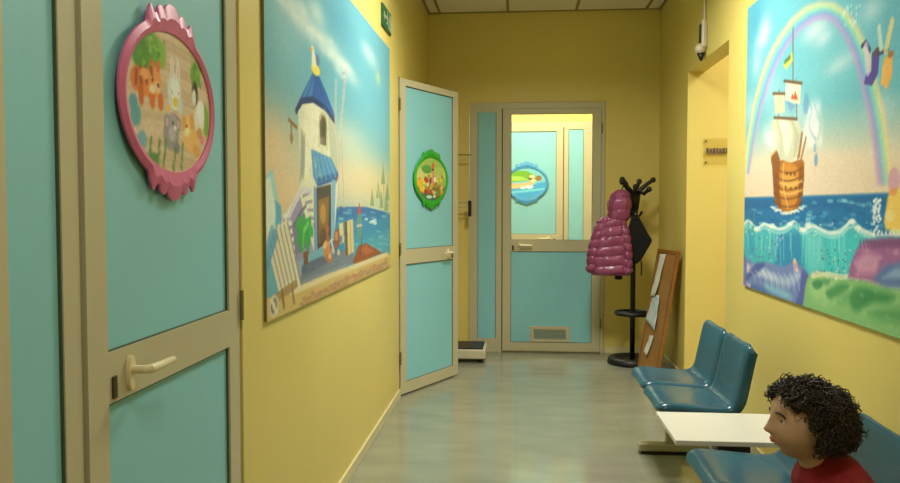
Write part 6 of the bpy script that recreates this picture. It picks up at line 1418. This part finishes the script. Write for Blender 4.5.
pk += [E((90, 160, 170), -.175, -.045, .022, .026), E((110, 170, 180), -.15, -.095, .022, .02), E((90, 150, 170), -.185, -.02, .018, .018), E((80, 140, 70), -.10, -.13, .03, .012)]
oval_picture('oval_picture', 'pink carved oval frame around animals, on the nearest door', (XL+.0005, 1.737, 1.519), PI/2, PINKF, pk)
gr = [E((150, 180, 90), 0, 0, .5, .5, 1, .1), P((190, 196, 110), (-.25, .09), (-.05, .06), (.25, .10), (.25, .02), (-.25, .0)), E((90, 150, 70), -.06, .07, .07, .03), E((170, 190, 100), .1, .06, .07, .03), P((120, 90, 50), (-.25, -.06), (.25, -.05), (.25, -.2), (-.25, -.2), s=.03)]
for k in range(60):
    x, z = rnd.uniform(-.15, .15), rnd.uniform(-.11, .04)
    gr.append(E(rnd.choice([(190, 120, 50), (150, 70, 60), (214, 160, 80), (206, 190, 140), (120, 80, 50), (190, 90, 70), (220, 200, 60), (100, 140, 60)]), x, z, rnd.uniform(.01, .024), rnd.uniform(.01, .022), .85))
gr += [E((190, 150, 100), .02, .075, .02, .02), E((206, 90, 60), .025, .10, .018, .018), E((60, 50, 40), .02, .07, .012, .01), P((196, 150, 110), (.005, .06), (.035, .06), (.05, -.03), (.0, -.03)), E((226, 216, 180), .05, .0, .018, .02), E((226, 200, 150), -.05, -.03, .02, .022), E((190, 60, 60), -.06, -.01, .02, .018),
       P((60, 110, 90), (-.13, -.1), (.05, -.11), (.08, -.16), (-.1, -.16)), E((190, 210, 190), -.03, -.125, .04, .012), E((210, 214, 190), .04, -.12, .016, .012), E((226, 170, 40), -.16, -.03, .03, .03), E((226, 180, 60), -.13, -.07, .03, .02)]
c, s = math.cos(ang), math.sin(ang)
oval_picture('oval_picture', 'green carved oval frame on the open door leaf', (XL-.012+.395*c+.0226*s, 5.207+.395*s-.0226*c, 1.484), ang, GREENF, gr, a=.232, b=.176, ai=.203, bi=.152)
bl = [E((120, 190, 200), 0, 0, .5, .5, 1, .1), P((110, 170, 60), (-.25, .14), (.0, .13), (.10, .08), (.06, .03), (-.25, .0)), P((160, 200, 90), (-.25, .08), (-.05, .07), (.03, .03), (-.25, .02)), E((120, 160, 60), .10, .05, .06, .02), P((214, 180, 130), (-.25, -.01), (-.02, .0), (.08, .04), (.11, .03), (.02, -.05), (-.25, -.07)),
      E((230, 214, 170), .06, .07, .03, .018), E((120, 70, 60), .05, .045, .03, .012), E((140, 110, 80), .13, .05, .03, .03), E((226, 206, 170), .07, .03, .02, .02), P((70, 160, 210), (-.25, -.07), (.02, -.05), (.12, .0), (.25, .02), (.25, -.2), (-.25, -.2), s=.01), E((236, 232, 226), .03, -.04, .04, .02), E((230, 190, 180), .05, -.03, .016, .014), E((220, 226, 226), -.04, -.05, .03, .014), P((110, 200, 220), (-.25, -.10), (.2, -.05), (.2, -.075), (-.25, -.125), s=.01)]
oval_picture('oval_picture', 'blue carved oval frame seen through the door glass', (.103, 8.52-.0225, 1.550), 0, BLUEF, bl, a=.235, b=.195, ai=.205, bi=.160)

# ------------------------------------------------------------------ the two printed wall panels
def mural(name, label, loc, rz, w, h, nx, nz, cmds, gain):
    r = empty(name, loc, rz, label, 'mural')
    MB().box(0, w, -.009, 0, 0, h).build('backing_board', MDFEDGE, r)
    rect_print('printed_face', w, h, nx, nz, cmds, r, -.0095, gain)
    return r
mural('wall_picture', 'printed wall panel of a blue-roofed windmill tower by the sea', (XL+.0005, 2.376, .922), PI/2, 2.395, 1.330, 340, 280, ART_MILL, 1.0)
mural('wall_picture', 'printed wall panel of a sailing ship under a rainbow', (XR-.0005, 4.330, .862), -PI/2, 2.042, 1.48, 380, 300, ART_SHIP, 1.05)

# ------------------------------------------------------------------ small things on the walls
es = empty('exit_sign', (XL+.0005, 4.52, 2.405), PI/2, 'small green escape route sign high on the wall above the windmill panel', 'sign')
MB().box(0, .30, -.012, 0, -.065, .065).build('plate', SIGN, es, bevel=.002)
g = MB()
g.ball((.165, -.0125, .042), (.013, .002, .013), 12)
g.prism([(.13, .025), (.165, .03), (.175, .0), (.15, -.01)], -.0145, -.012); g.prism([(.165, .02), (.20, .01), (.20, .0), (.165, .005)], -.0145, -.012); g.prism([(.13, .022), (.105, .0), (.115, -.005), (.138, .01)], -.0145, -.012)
g.prism([(.15, -.008), (.175, -.002), (.195, -.05), (.18, -.05)], -.0145, -.012); g.prism([(.15, -.008), (.165, -.005), (.135, -.035), (.105, -.035), (.105, -.025), (.13, -.024)], -.0145, -.012)
g.prism([(.225, .05), (.285, .05), (.285, -.05), (.225, -.05)], -.0135, -.012)
g.prism([(.02, .0), (.05, .03), (.05, .012), (.085, .012), (.085, -.012), (.05, -.012), (.05, -.03)], -.0145, -.012)
g.build('pictogram', SIGNW, es)

wu = empty('wall_unit', (XR, 5.30, 2.25), -PI/2, 'narrow off-white wall unit with dark slot above the side passage', 'wall unit')
MB().box(-.045, .045, -.035, 0, .08, .26).build('housing', OFFW, wu, bevel=.01)
MB().box(-.026, .026, -.040, -.034, .11, .235).build('dark_slot', BLACK, wu, bevel=.004)
MB().ball((0, -.035, .075), (.036, .036, .036), 20).build('lower_bulge', OFFW, wu, smooth=True)
MB().lathe([(0, -.035), (.010, -.028), (.026, .016), (.0, .02)], (0, -.03, .03), 20).build('dark_tip', BLACK, wu, smooth=True)
MB().tube([(0, -.010, .255), (0, -.010, .42)], .008, 8).build('cable_conduit', OFFW, wu)

ds = empty('door_plate', (1.345, 5.83, 1.592), 0, 'clear acrylic name plate on the passage wall', 'sign')
MB().box(0, .30, -.016, -.012, 0, .195).build('acrylic_plate', PLEXI, ds)
t = MB(); x = .020
for k, wd in enumerate((.018, .016, .02, .014, .018, .02, .016, .010, .018, .016, .018)):
    t.box(x, x+wd, -.0178, -.016, .082+.002*(k % 2), .122-.003*(k % 3 == 1)); x += wd+.0055
t.build('lettering', mat('faded_grey_print', rgb(92, 74, 56), .6), ds)
for x, z in ((.02, .02), (.28, .02), (.02, .175), (.28, .175)):
    MB().tube([(x, -.020, z), (x, 0, z)], .007, 12).build('stud', MDFEDGE, ds)

# ------------------------------------------------------------------ beam bench of moulded seats with a table
bench = empty('waiting_bench', (.80, 2.9, 0), 0, 'wall-side beam bench with blue plastic seats and white table', 'bench')
prof = [(.580, .414), (.584, .430), (.595, .443), (.612, .450), (.64, .452), (.70, .447), (.76, .442), (.82, .438), (.858, .438), (.880, .443), (.896, .456), (.905, .476), (.911, .50), (.919, .54), (.929, .59), (.939, .64), (.947, .672), (.953, .690), (.961, .702), (.972, .707)]
def resample(pr, n):
    d = [0]
    for a, b in zip(pr, pr[1:]): d.append(d[-1]+math.hypot(b[0]-a[0], b[1]-a[1]))
    out = []
    for i in range(n):
        s = d[-1]*i/(n-1); k = max(j for j in range(len(d)-1) if d[j] <= s+1e-9)
        t = (s-d[k])/(d[k+1]-d[k]); out.append((pr[k][0]+t*(pr[k+1][0]-pr[k][0]), pr[k][1]+t*(pr[k+1][1]-pr[k][1]), s))
    return out, d[-1]
def shell_mesh():
    pr, tot = resample(prof, 56); rows = []; W = .199
    def hw(s):
        q = W - .004*max(0, (s-.42)/.25)
        for d, r in ((s, .038), (tot-s, .042)):
            if d < r: q -= r - math.sqrt(max(0, r*r-(r-d)**2))
        return q
    NU = 17
    def row(i, drop=0.0):
        x, z, s = pr[i]; a = pr[max(0, i-1)]; b = pr[min(len(pr)-1, i+1)]
        tx, tz = b[0]-a[0], b[1]-a[1]; l = math.hypot(tx, tz); nx, nz = -tz/l, tx/l     # normal: up on the seat, forward on the back
        h = hw(s); out = []
        D = .040
        if drop == 0: out.append((x-nx*D, -h-.004, z-nz*D))
        else: out.append((x-nx*D, -h-.004, z-nz*D))
        for k in range(NU):
            u = -1+2*k/(NU-1); e = .010*u*u - (.010 if abs(u) > .99 else .002 if abs(u) > .85 else 0) - drop
            out.append((x+nx*e, u*h, z+nz*e))
        out.append((x-nx*D, h+.004, z-nz*D))
        return out
    P = [row(0, .03)] + [row(i) for i in range(len(pr))] + [row(len(pr)-1, .03)]
    m = MB(); m.grid(P); return m
seat0 = shell_mesh().build('seat', BLUE, bench, smooth=True)
sd = seat0.modifiers.new('thick', 'SOLIDIFY'); sd.thickness = .005; sd.offset = -1
sb = seat0.modifiers.new('sub', 'SUBSURF'); sb.levels = 1; sb.render_levels = 1
SEATS = ((3.935, .018), (3.515, .014), (2.53, .0), (2.10, .0))
for i, (yc, xo) in enumerate(SEATS):
    o = seat0 if i == 0 else seat0.copy()
    if i: COL.objects.link(o); o.parent = bench
    o.location = (-.80+xo, yc-2.9, 0)
    br = MB(); br.box(-.07, .10, yc-2.9-.05, yc-2.9+.05, .398, .422); br.box(-.03, .03, yc-2.9-.04, yc-2.9+.04, .37, .40)
    br.build('seat_bracket', BLACK, bench, bevel=.003)
MB().box(-.235, .225, 2.80-2.9, 3.195-2.9, .436, .455).build('table_top', WHITE, bench, bevel=.004)
MB().box(-.06, .06, 2.978-2.9-.06, 2.978-2.9+.06, .37, .436).build('table_bracket', BLACK, bench, bevel=.003)
MB().box(-.03, .03, 1.62-2.9, 4.22-2.9, .32, .372).build('beam', STEEL, bench, bevel=.006)
for yy in (4.10, 2.22):
    l = MB(); l.box(-.025, .025, yy-2.9-.02, yy-2.9+.02, .055, .325); lo = l.build('leg', STEEL, bench, bevel=.004)
    MB().box(-.165, .32, yy-2.9-.03, yy-2.9+.03, .018, .056).build('foot_bar', STEEL, lo, bevel=.006)
    p_ = MB(); p_.box(-.15, .31, yy-2.9-.026, yy-2.9+.026, 0, .018); p_.build('black_base_strip', BLACK, lo)  # black strip under nearly the whole foot bar

# ------------------------------------------------------------------ coat rack and what hangs on it
RX, RY = .952, 6.50
rack = empty('coat_rack', (RX, RY, 0), 0, 'black coat rack with a round base and branching hooks', 'coat rack')
MB().lathe([(0, .032), (.06, .034), (.10, .030), (.125, .034), (.150, .052), (.175, .056), (.195, .046), (.203, .025), (.203, 0), (0, 0)], seg=56).build('base', BLACK, rack, smooth=True)
MB().tube([(0, 0, .03), (0, 0, 1.30)], .021, 20).build('pole', BLACK, rack, smooth=True)
r = MB(); n = 64
P_ = [[(((.138+.011*math.cos(2*PI*j/10))*math.cos(2*PI*k/n)), ((.138+.011*math.cos(2*PI*j/10))*math.sin(2*PI*k/n)), .415+.017*math.sin(2*PI*j/10)) for j in range(10)] for k in range(n+1)]
r.grid(P_, True); bmesh.ops.remove_doubles(r.bm, verts=r.bm.verts[:], dist=1e-5)
for k in range(3):
    a = 2*PI*k/3+.5; r.tube([(0, 0, .415), (.135*math.cos(a), .135*math.sin(a), .415)], .009, 8)
r.build('umbrella_ring', BLACK, rack, smooth=True)
MB().lathe([(0, 1.20), (.026, 1.20), (.034, 1.24), (.040, 1.30), (.046, 1.36), (.030, 1.41), (0, 1.43)], seg=24).build('hub', BLACK, rack, smooth=True)
for a, rr, zt in ((172, .085, 1.515), (215, .12, 1.49), (268, .11, 1.45), (322, .13, 1.43), (12, .155, 1.51), (62, .12, 1.50), (118, .12, 1.49)):
    a = math.radians(a); ca, sa = math.cos(a), math.sin(a); h = MB()
    pts = [(.02, 1.27), (.03, 1.36), (.045, 1.42), (rr*.72, zt-.035), (rr, zt-.004), (rr+.012, zt+.004)]
    h.tube([(q*ca, q*sa, z) for q, z in pts], [.022, .023, .021, .017, .015, .017], 12)
    h.ball(((rr+.008)*ca, (rr+.008)*sa, zt), .023, 14)
    h.build('hook', BLACK, rack, smooth=True)
for a in (30, 150, 250):
    a = math.radians(a); h = MB()
    h.tube([(.02*math.cos(a), .02*math.sin(a), 1.22), (.06*math.cos(a), .06*math.sin(a), 1.215), (.085*math.cos(a), .085*math.sin(a), 1.25)], [.011, .010, .012], 10)
    h.build('lower_hook', BLACK, rack, smooth=True)
MB().ball((0.004, -.050, 1.232), .008, 10).build('screw_cap', OFFW, rack, smooth=True)

# padded jacket: quilted lofts for body, hood and sleeves
def puff(rows, nth, seg_h, amp, cx_fn, m, name, parent, wob=0.0, seed=0):
    z0, z1 = rows[0][0], rows[-1][0]; NZ = 110; P = []
    for i in range(NZ+1):
        z = z0+(z1-z0)*i/NZ
        k = max(j for j in range(len(rows)-1) if (rows[j][0]-z)*(z1-z0) <= 1e-9)
        t = (z-rows[k][0])/(rows[k+1][0]-rows[k][0]); t = min(1, max(0, t))
        w, d, cx, cy = [rows[k][q]*(1-t)+rows[k+1][q]*t for q in (1, 2, 3, 4)]
        row = []
        for j in range(nth):
            th = 2*PI*j/nth; ph = (z-z0)/seg_h + .10*math.sin(2*th+seed) + wob*math.sin(th*3+seed)
            b = abs(math.sin(PI*ph))**.55
            nz = .010*noise.noise(Vector((math.cos(th)*3, math.sin(th)*3, z*14+seed)))
            q = (b-1)*amp + nz
            row.append((cx+(w+q)*math.cos(th), cy+(d+q)*math.sin(th), z))
        P.append(row)
    mb = MB(); V = mb.grid(P, True)
    mb.bm.faces.new(V[0][::-1]); mb.bm.faces.new(V[-1])
    return mb.build(name, m, parent, smooth=True)
JX, JY = .742, 6.33
jk = empty('padded_jacket', (JX, JY, .742), 0, 'mauve-pink quilted hooded jacket hanging on the coat rack', 'jacket')
puff([(0, .150, .070, .005, 0), (.03, .168, .085, .003, 0), (.16, .165, .088, .0, 0), (.30, .145, .085, .01, 0), (.40, .120, .080, .022, 0), (.46, .085, .066, .036, 0), (.485, .05, .045, .045, 0)], 64, .078, .014, None, PINKJ, 'body', jk)
puff([(.02, .026, .034, -.150, -.02), (.05, .040, .05, -.150, -.02), (.20, .046, .056, -.135, -.02), (.34, .048, .056, -.098, -.015), (.43, .044, .05, -.062, 0), (.47, .02, .03, -.04, 0)], 40, .066, .013, None, PINKJ, 'sleeve', jk, seed=2)
puff([(.00, .026, .034, .135, -.035), (.03, .040, .05, .135, -.035), (.20, .044, .054, .132, -.035), (.34, .044, .054, .112, -.02), (.43, .042, .05, .090, 0), (.47, .02, .03, .07, 0)], 40, .066, .013, None, PINKJ, 'sleeve', jk, seed=4)
puff([(.42, .062, .058, .062, 0), (.46, .088, .074, .066, 0), (.53, .096, .084, .070, 0), (.60, .092, .082, .074, 0), (.65, .074, .07, .08, 0), (.675, .050, .05, .084, 0), (.685, .026, .03, .086, 0)], 48, .098, .011, None, PINKJ, 'hood', jk, seed=1)
MB().tube([(.086, 0, .675), (.105, .02, .71), (.125, .05, .745), (.135, .07, .735)], .005, 8).build('hanging_loop', BLACKCLOTH, jk)

pc = empty('dark_pouch', (.83, 6.455, .0), 0, 'small black pouch hanging just below the jacket hem', 'pouch')
q = MB(); q.box(-.03, .03, -.02, .02, .695, .80); q.build('pouch_body', BLACKCLOTH, pc, bevel=.012)
MB().tube([(0, .0, .795), (.01, .0, 1.0), (.045, .0, 1.19), (.068, .003, 1.232)], .004, 6).build('cord', BLACKCLOTH, pc)

bg = empty('cloth_bag', (RX, 6.405, 0), 0, 'black cloth bag hanging from the coat rack, pointed at its side', 'bag')
q = MB(); q.prism([(-.055, .84), (.02, .83), (.06, .88), (.135, 1.02), (.085, 1.10), (.025, 1.215), (-.025, 1.215), (-.06, 1.10)], -.035, .035)
o = q.build('bag_body', BLACKCLOTH, bg); bb = o.modifiers.new('b', 'BEVEL'); bb.width = .018; bb.segments = 3
MB().tube([(0, 0, 1.20), (-.008, .02, 1.24), (-.012, .036, 1.25)], .006, 8).build('bag_loop', BLACKCLOTH, bg)
MB().tube([(.045, -.01, .885), (.052, -.015, .80), (.048, -.015, .735)], .005, 8).build('strap', BLACKCLOTH, bg)

# ------------------------------------------------------------------ framed board leaning in the corner
BW, BH, BT = .427, .965, .022
dx, dy = .176, -.984
Mz = Matrix.Rotation(math.atan2(dy, dx), 4, 'Z')
lean = math.asin(.160/BH)
bd = empty('leaning_board', (.978, 6.285, 0.004), 0, 'wooden framed board with torn papers leaning beside the coat rack', 'board')
bd.rotation_mode = 'QUATERNION'
# local x along the width, local -y = front (towards the room), leaning back
R = Mz @ Matrix.Rotation(-lean, 4, 'X')
bd.rotation_quaternion = R.to_quaternion()
q = MB(); q.box(0, BW, -BT, 0, 0, .03); q.box(0, BW, -BT, 0, BH-.03, BH); q.box(0, .022, -BT, 0, .03, BH-.03); q.box(BW-.045, BW, -BT, 0, .03, BH-.03)
q.build('board_frame', WOOD, bd, bevel=.003)
MB().box(.022, BW-.045, -BT*.72, -BT*.3, .03, BH-.03).build('board_panel', HARD, bd)
def sheet(label, pts, m, seed):
    r = empty('paper_sheet', bd.location, 0, label, 'paper', 'papers on the leaning board'); r.rotation_mode = 'QUATERNION'; r.rotation_quaternion = R.to_quaternion()
    mb = MB(); (a, b, c, d) = pts; N = 12; P = []
    for i in range(N+1):
        v = i/N; row = []
        for j in range(N+1):
            u = j/N
            x = (a[0]*(1-u)+b[0]*u)*(1-v)+(d[0]*(1-u)+c[0]*u)*v; z = (a[1]*(1-u)+b[1]*u)*(1-v)+(d[1]*(1-u)+c[1]*u)*v
            row.append((x, -BT-.002-.008*abs(noise.noise(Vector((x*9, z*9, seed))))-.012*v*v, z))
        P.append(row)
    mb.grid(P); o = mb.build('sheet', m, r, smooth=True)
    s_ = o.modifiers.new('t', 'SOLIDIFY'); s_.thickness = .0008
sheet('long narrow white paper strip at the top of the leaning board', ((.085, .925), (.20, .93), (.165, .60), (.065, .585)), PAPER, 1)
sheet('crumpled bluish printed sheet in the middle of the leaning board', ((.08, .60), (.225, .61), (.275, .34), (.05, .40)), PAPERB, 2)
sheet('small white scrap low down on the leaning board', ((.165, .29), (.245, .30), (.20, .13), (.13, .15)), PAPER, 3)

# ------------------------------------------------------------------ physician's scale behind the open door
ms = empty('medical_scale', (-.44, 6.55, 0), 0, 'white medical weighing scale with black platform behind the open door', 'scale')
q = MB(); q.box(-.19, .185, -.17, .20, .032, .112); q.build('base', OFFW, ms, bevel=.012)
MB().box(-.175, .165, -.155, .185, .112, .124).build('platform_mat', BLACK, ms, bevel=.004)
for x in (-.15, .14):
    for y in (-.13, .16): MB().lathe([(0, 0), (.022, 0), (.022, .034), (0, .034)], (x, y, 0), 16).build('foot', BLACK, ms)
MB().box(-.135, -.085, .205, .235, .05, 1.20).build('column', OFFW, ms, bevel=.006)
MB().box(-.14, -.09, .185, .205, .055, .10).build('column_bracket', OFFW, ms)
q = MB(); q.box(-.17, .025, .212, .222, 1.322, 1.332); q.box(-.17, .025, .212, .222, 1.285, 1.293); q.box(-.15, -.07, .20, .24, 1.19, 1.36); q.build('beam', STEEL, ms, bevel=.002)
MB().box(.018, .046, .196, .236, 1.205, 1.345).build('counterweight', BLACK, ms, bevel=.008)
MB().tube([(-.11, .22, 1.2), (-.11, .22, 1.86)], .008, 10).build('height_rod', STEEL, ms)
q = MB(); q.box(-.13, .045, .214, .226, 1.735, 1.745); q.build('headpiece', MDFEDGE, ms)

# ------------------------------------------------------------------ the child on the near seat
ch = bpy.data.objects  # (alias kept short below)
HX, HY, HZ = .672, 1.87, .782                      # head centre
fw = Vector((-1, -.12, 0)).normalized(); sd_ = Vector((-fw.y, fw.x, 0)); upv = Vector((0, 0, 1))
def hd(f_, s_, u_): return Vector((HX, HY, HZ)) + fw*f_ + sd_*s_ + upv*u_
def g2(a, b, sa, sb): return math.exp(-(a/sa)**2-(b/sb)**2)
def head_pt(d):
    f_, s_, u_ = d.x*.086, d.y*.071, d.z*.088
    if u_ < 0:
        k = (-u_/.088)**2; s_ *= 1-.28*k
        if f_ < 0: f_ *= 1-.35*k
        else: f_ *= 1-.05*k
    if d.x > 0:
        f_ -= .006*max(0, d.x)**3
        f_ += .020*g2(s_, u_+.016, .010, .011) + .008*g2(s_, u_-.002, .007, .014)
        f_ -= .008*(g2(s_-.028, u_-.010, .014, .010)+g2(s_+.028, u_-.010, .014, .010))
        f_ += .006*(g2(s_-.036, u_+.030, .02, .02)+g2(s_+.036, u_+.030, .02, .02))
        f_ += .009*g2(s_, u_+.040, .016, .005) + .008*g2(s_, u_+.050, .014, .005) - .004*g2(s_, u_+.060, .02, .005)
        f_ += .010*g2(s_, u_+.074, .020, .012) + .004*g2(s_, u_-.045, .05, .03)
    return hd(f_, s_, u_)
mb = MB()
tmp = bmesh.new(); bmesh.ops.create_icosphere(tmp, subdivisions=6, radius=1)
vm = {v: mb.bm.verts.new(head_pt(v.co.copy())) for v in tmp.verts}
for f_ in tmp.faces: mb.bm.faces.new([vm[v] for v in f_.verts])
tmp.free()
for s_ in (-1, 1):                                     # ears
    mb.ball(hd(-.008, s_*.072, -.006), (.016, .009, .024), 16)
mb.capsule((.705, 1.875, .655), (.690, 1.872, .715), .036, .034)
mb.capsule((.772, 1.88, .538), (.735, 1.88, .625), .080, .078); mb.capsule((.745, 1.82, .625), (.745, 1.94, .625), .048, .048)
def limb(side):
    y0 = 1.88-side*.105
    el = (.745, 1.88-side*.150, .530); wr = (.648, 1.88-side*.158, .510)
    mb.capsule((.745, y0, .625), el, .034, .027); mb.capsule(el, wr, .027, .019)
    # palm and five fingers resting on the thigh
    w_ = Vector(wr); d = Vector((-.9, side*.04, -.18)).normalized(); a_ = Vector((0, 1, 0)).cross(d).normalized(); b_ = d.cross(a_).normalized()
    mb.capsule(w_, w_+d*.032, .016, .018)
    for i, (off, ln) in enumerate(((-.015, .022), (-.005, .027), (.005, .025), (.014, .019))):
        k = w_+d*.042+b_*off; m1 = k+d*ln*.6-upv*.004; m2 = m1+d*ln*.4-upv*.010
        mb.capsule(k-d*.016, m1, .0062, .0056, 8); mb.capsule(m1, m2, .0056, .0048, 8)
    tb = w_+d*.012+b_*(-side*.016); mb.capsule(tb, tb+d*.018+b_*(-side*.012), .0068, .006, 8); mb.capsule(tb+d*.018+b_*(-side*.012), tb+d*.032+b_*(-side*.010), .006, .005, 8)
    hp = (.772, 1.88-side*.055, .524); kn = (.508, 1.88-side*.065, .528); an = (.468, 1.88-side*.065, .30)
    mb.capsule(hp, kn, .060, .046); mb.capsule(kn, an, .044, .028); mb.capsule(an, (.418, 1.88-side*.07, .272), .027, .022)
    return y0, el, wr, hp, kn, an
LB = [limb(1), limb(-1)]
child = mb.build('person', SKIN)
remesh(child, .0042, 3)
tag(child, 'small curly-haired child in a red top sitting on the nearest blue seat', 'person')
mb = MB(); mb.capsule((.772, 1.88, .552), (.735, 1.88, .627), .094, .088); mb.capsule((.745, 1.81, .628), (.745, 1.95, .628), .056, .056); mb.capsule((.728, 1.877, .66), (.722, 1.875, .682), .048, .044)
for y0, el, wr, hp, kn, an in LB:
    mb.capsule((.745, y0, .628), el, .044, .036); mb.capsule(el, Vector(el).lerp(Vector(wr), .9), .036, .029)
o = mb.build('sweater', RED); remesh(o, .006, 4); o.parent = child
mb = MB()
for y0, el, wr, hp, kn, an in LB:
    mb.capsule(hp, kn, .066, .053); mb.capsule(kn, Vector(kn).lerp(Vector(an), .85), .053, .042)
mb.capsule((.775, 1.84, .532), (.775, 1.92, .532), .074, .074)
o = mb.build('trousers', NAVY); remesh(o, .006, 4); o.parent = child
for y0, el, wr, hp, kn, an in LB:
    mb = MB(); mb.capsule((an[0]+.005, an[1], an[2]-.02), (an[0]-.06, an[1], an[2]-.035), .034, .030); mb.capsule(an, (an[0], an[1], an[2]-.02), .034, .034)
    o = mb.build('shoe', BLACK); remesh(o, .005, 3); o.parent = child
for s_ in (-1, 1):
    c_ = hd(.0590, s_*.027, .010)
    e = MB().ball(c_, .0112, 20).build('eye', EYEW, child, smooth=True)
    MB().ball(c_+fw*.0078, (.0045, .0052, .0052), 14).build('iris', IRIS, e, smooth=True)
mb = MB()
for u_, ln in ((-.041, .016), (-.049, .014)):
    pts = [head_pt(Vector((math.cos(a), math.sin(a)*.9, u_/.088)).normalized()*1.0) for a in [-.22+.44*i/8 for i in range(9)]]
    mb.tube([p + fw*.000 for p in pts], [.0012+.0026*math.sin(PI*i/8) for i in range(9)], 8)
mb.build('lips', LIPS, child, smooth=True)
for s_ in (-1, 1):
    mb = MB(); pts = [head_pt(Vector((.93, s_*(.20+.075*i), .30+.05*math.sin(PI*i/6)-.01*i)).normalized()) for i in range(7)]
    mb.tube(pts, [.0012+.0016*math.sin(PI*(i+.6)/7.2) for i in range(7)], 8); mb.build('eyebrow', HAIRM, child, smooth=True)
    mb = MB(); c_ = hd(.0590, s_*.027, .010)
    mb.tube([c_+fw*.0112*math.cos(a)*.96+sd_*.0112*math.sin(a)+upv*.0052*math.cos(a) for a in [-1.1+2.2*i/8 for i in range(9)]], .0022, 8); mb.build('eyelid', SKIN, child, smooth=True)
# curls: a lumpy mass over the scalp, bristling with small helical locks
def scalp_ok(d):
    if d.x > .35 and d.z < .48 + .25*(1-min(1, abs(d.y)/.7)): return False
    if d.x > .10 and d.z < .05: return False
    return d.z > -.62
def hair_r(d):
    return Vector((d.x*(.090 if d.x > 0 else .106), d.y*.097, d.z*(.094 if d.z > 0 else .086)))
mb = MB(); tmp = bmesh.new(); bmesh.ops.create_icosphere(tmp, subdivisions=5, radius=1); vm = {}
for v in tmp.verts:
    d = v.co.normalized(); k = 1+.14*noise.noise(d*4.2)+.07*noise.noise(d*9)
    h = hair_r(d)*k
    if not scalp_ok(d): h = Vector((d.x*.06, d.y*.052, d.z*.06))
    vm[v] = mb.bm.verts.new(hd(h.x, h.y, h.z))
for f_ in tmp.faces: mb.bm.faces.new([vm[v] for v in f_.verts])
tmp.free()
rn = random.Random(5); cnt = 0
while cnt < 2600:
    d = Vector((rn.gauss(0, 1), rn.gauss(0, 1), rn.gauss(0, 1))).normalized()
    if not scalp_ok(d): continue
    cnt += 1
    h = hair_r(d)*(.90+.12*noise.noise(d*4.2)); base = hd(h.x, h.y, h.z); dirw = (fw*d.x+sd_*d.y+upv*d.z).normalized()
    drift = Vector((rn.gauss(0, .5), rn.gauss(0, .5), rn.gauss(-.15, .5))); axis = (dirw+drift*.8).normalized()
    a_ = axis.orthogonal().normalized(); b_ = axis.cross(a_); ln = rn.uniform(.014, .032); rad = rn.uniform(.004, .0075); ph = rn.uniform(0, 6.28); tw = rn.uniform(7, 13)
    pts = [base+axis*ln*t+(a_*math.cos(ph+tw*t)+b_*math.sin(ph+tw*t))*rad for t in [i/9 for i in range(10)]]
    mb.tube(pts, [.0016]*8+[.0012, .0006], 4)
mb.build('hair', HAIRM, child, smooth=True)

def seat_child(o):
    for v in o.data.vertices:
        x, y, z = v.co
        v.co.x = .703+(x-.672)*1.043; v.co.y = 1.95+(y-1.87)*1.043
        v.co.z = z if z < .5 else (.7585+(z-.782)*1.043 if z > .68 else z-.0279*(z-.5)/.18)
seat_child(child)
for c_ in child.children:
    seat_child(c_)
    for e in c_.children: seat_child(e)

# ------------------------------------------------------------------ lamps
def lamp_fixture(x, y, label, w=.59, l=.59):
    r = empty('ceiling_light', (x, y, HC), 0, label, 'ceiling light', 'square ceiling lights')
    q = MB(); q.box(-w/2, w/2, -l/2, -l/2+.02, -.03, -.006); q.box(-w/2, w/2, l/2-.02, l/2, -.03, -.006); q.box(-w/2, -w/2+.02, -l/2, l/2, -.03, -.006); q.box(w/2-.02, w/2, -l/2, l/2, -.03, -.006)
    q.build('light_frame', OFFW, r); MB().box(-w/2+.02, w/2-.02, -l/2+.02, l/2-.02, -.014, -.008).build('diffuser', LAMPM, r)
def area(name, loc, size, energy, col, spread=180, rot=(0, 0, 0)):
    l = bpy.data.lights.new(name, 'AREA'); l.shape = 'RECTANGLE'; l.size, l.size_y = size; l.energy = energy; l.color = col; l.spread = math.radians(spread)
    o = bpy.data.objects.new(name, l); COL.objects.link(o); o.location = loc; o.rotation_euler = rot
    return o
WARM = (1.0, .97, .87)
lamp_fixture(.21, 3.95, 'square lit ceiling panel halfway along the corridor')
area('corridor_lamp', (.21, 3.95, HC-.04), (.56, .56), 74, WARM, 160)
lamp_fixture(.21, .5, 'square lit ceiling panel nearest the back wall')
area('rear_lamp', (.21, .5, HC-.04), (.56, .56), 17, WARM, 150)
area('passage_lamp', (2.2, 4.9, HC-.06), (.6, .6), 33, WARM, 170)
area('cross_corridor_lamp', (.2, 7.5, HC-.06), (1.6, .5), 85, (1, .96, .84), 175)

wd = bpy.data.worlds.new('World'); sc.world = wd; wd.use_nodes = True
wd.node_tree.nodes['Background'].inputs['Color'].default_value = (.9, .85, .7, 1); wd.node_tree.nodes['Background'].inputs['Strength'].default_value = 0.02

# ------------------------------------------------------------------ camera
cam = bpy.data.cameras.new('camera'); co = bpy.data.objects.new('camera', cam); COL.objects.link(co)
cam.sensor_width = 36; cam.lens = 36*780/900; cam.clip_start = .02
co.location = (0, 0, 1.28); co.rotation_euler = (math.radians(90-2.459), 0, math.radians(4.905))
sc.camera = co
sc.view_settings.view_transform = 'Standard'; sc.view_settings.look = 'None'; sc.view_settings.gamma = 1; sc.view_settings.use_curve_mapping = False
sc.view_settings.exposure = -0.08
sc.cycles.use_denoising = True
sc.cycles.max_bounces = 10; sc.cycles.diffuse_bounces = 5; sc.cycles.transparent_max_bounces = 8
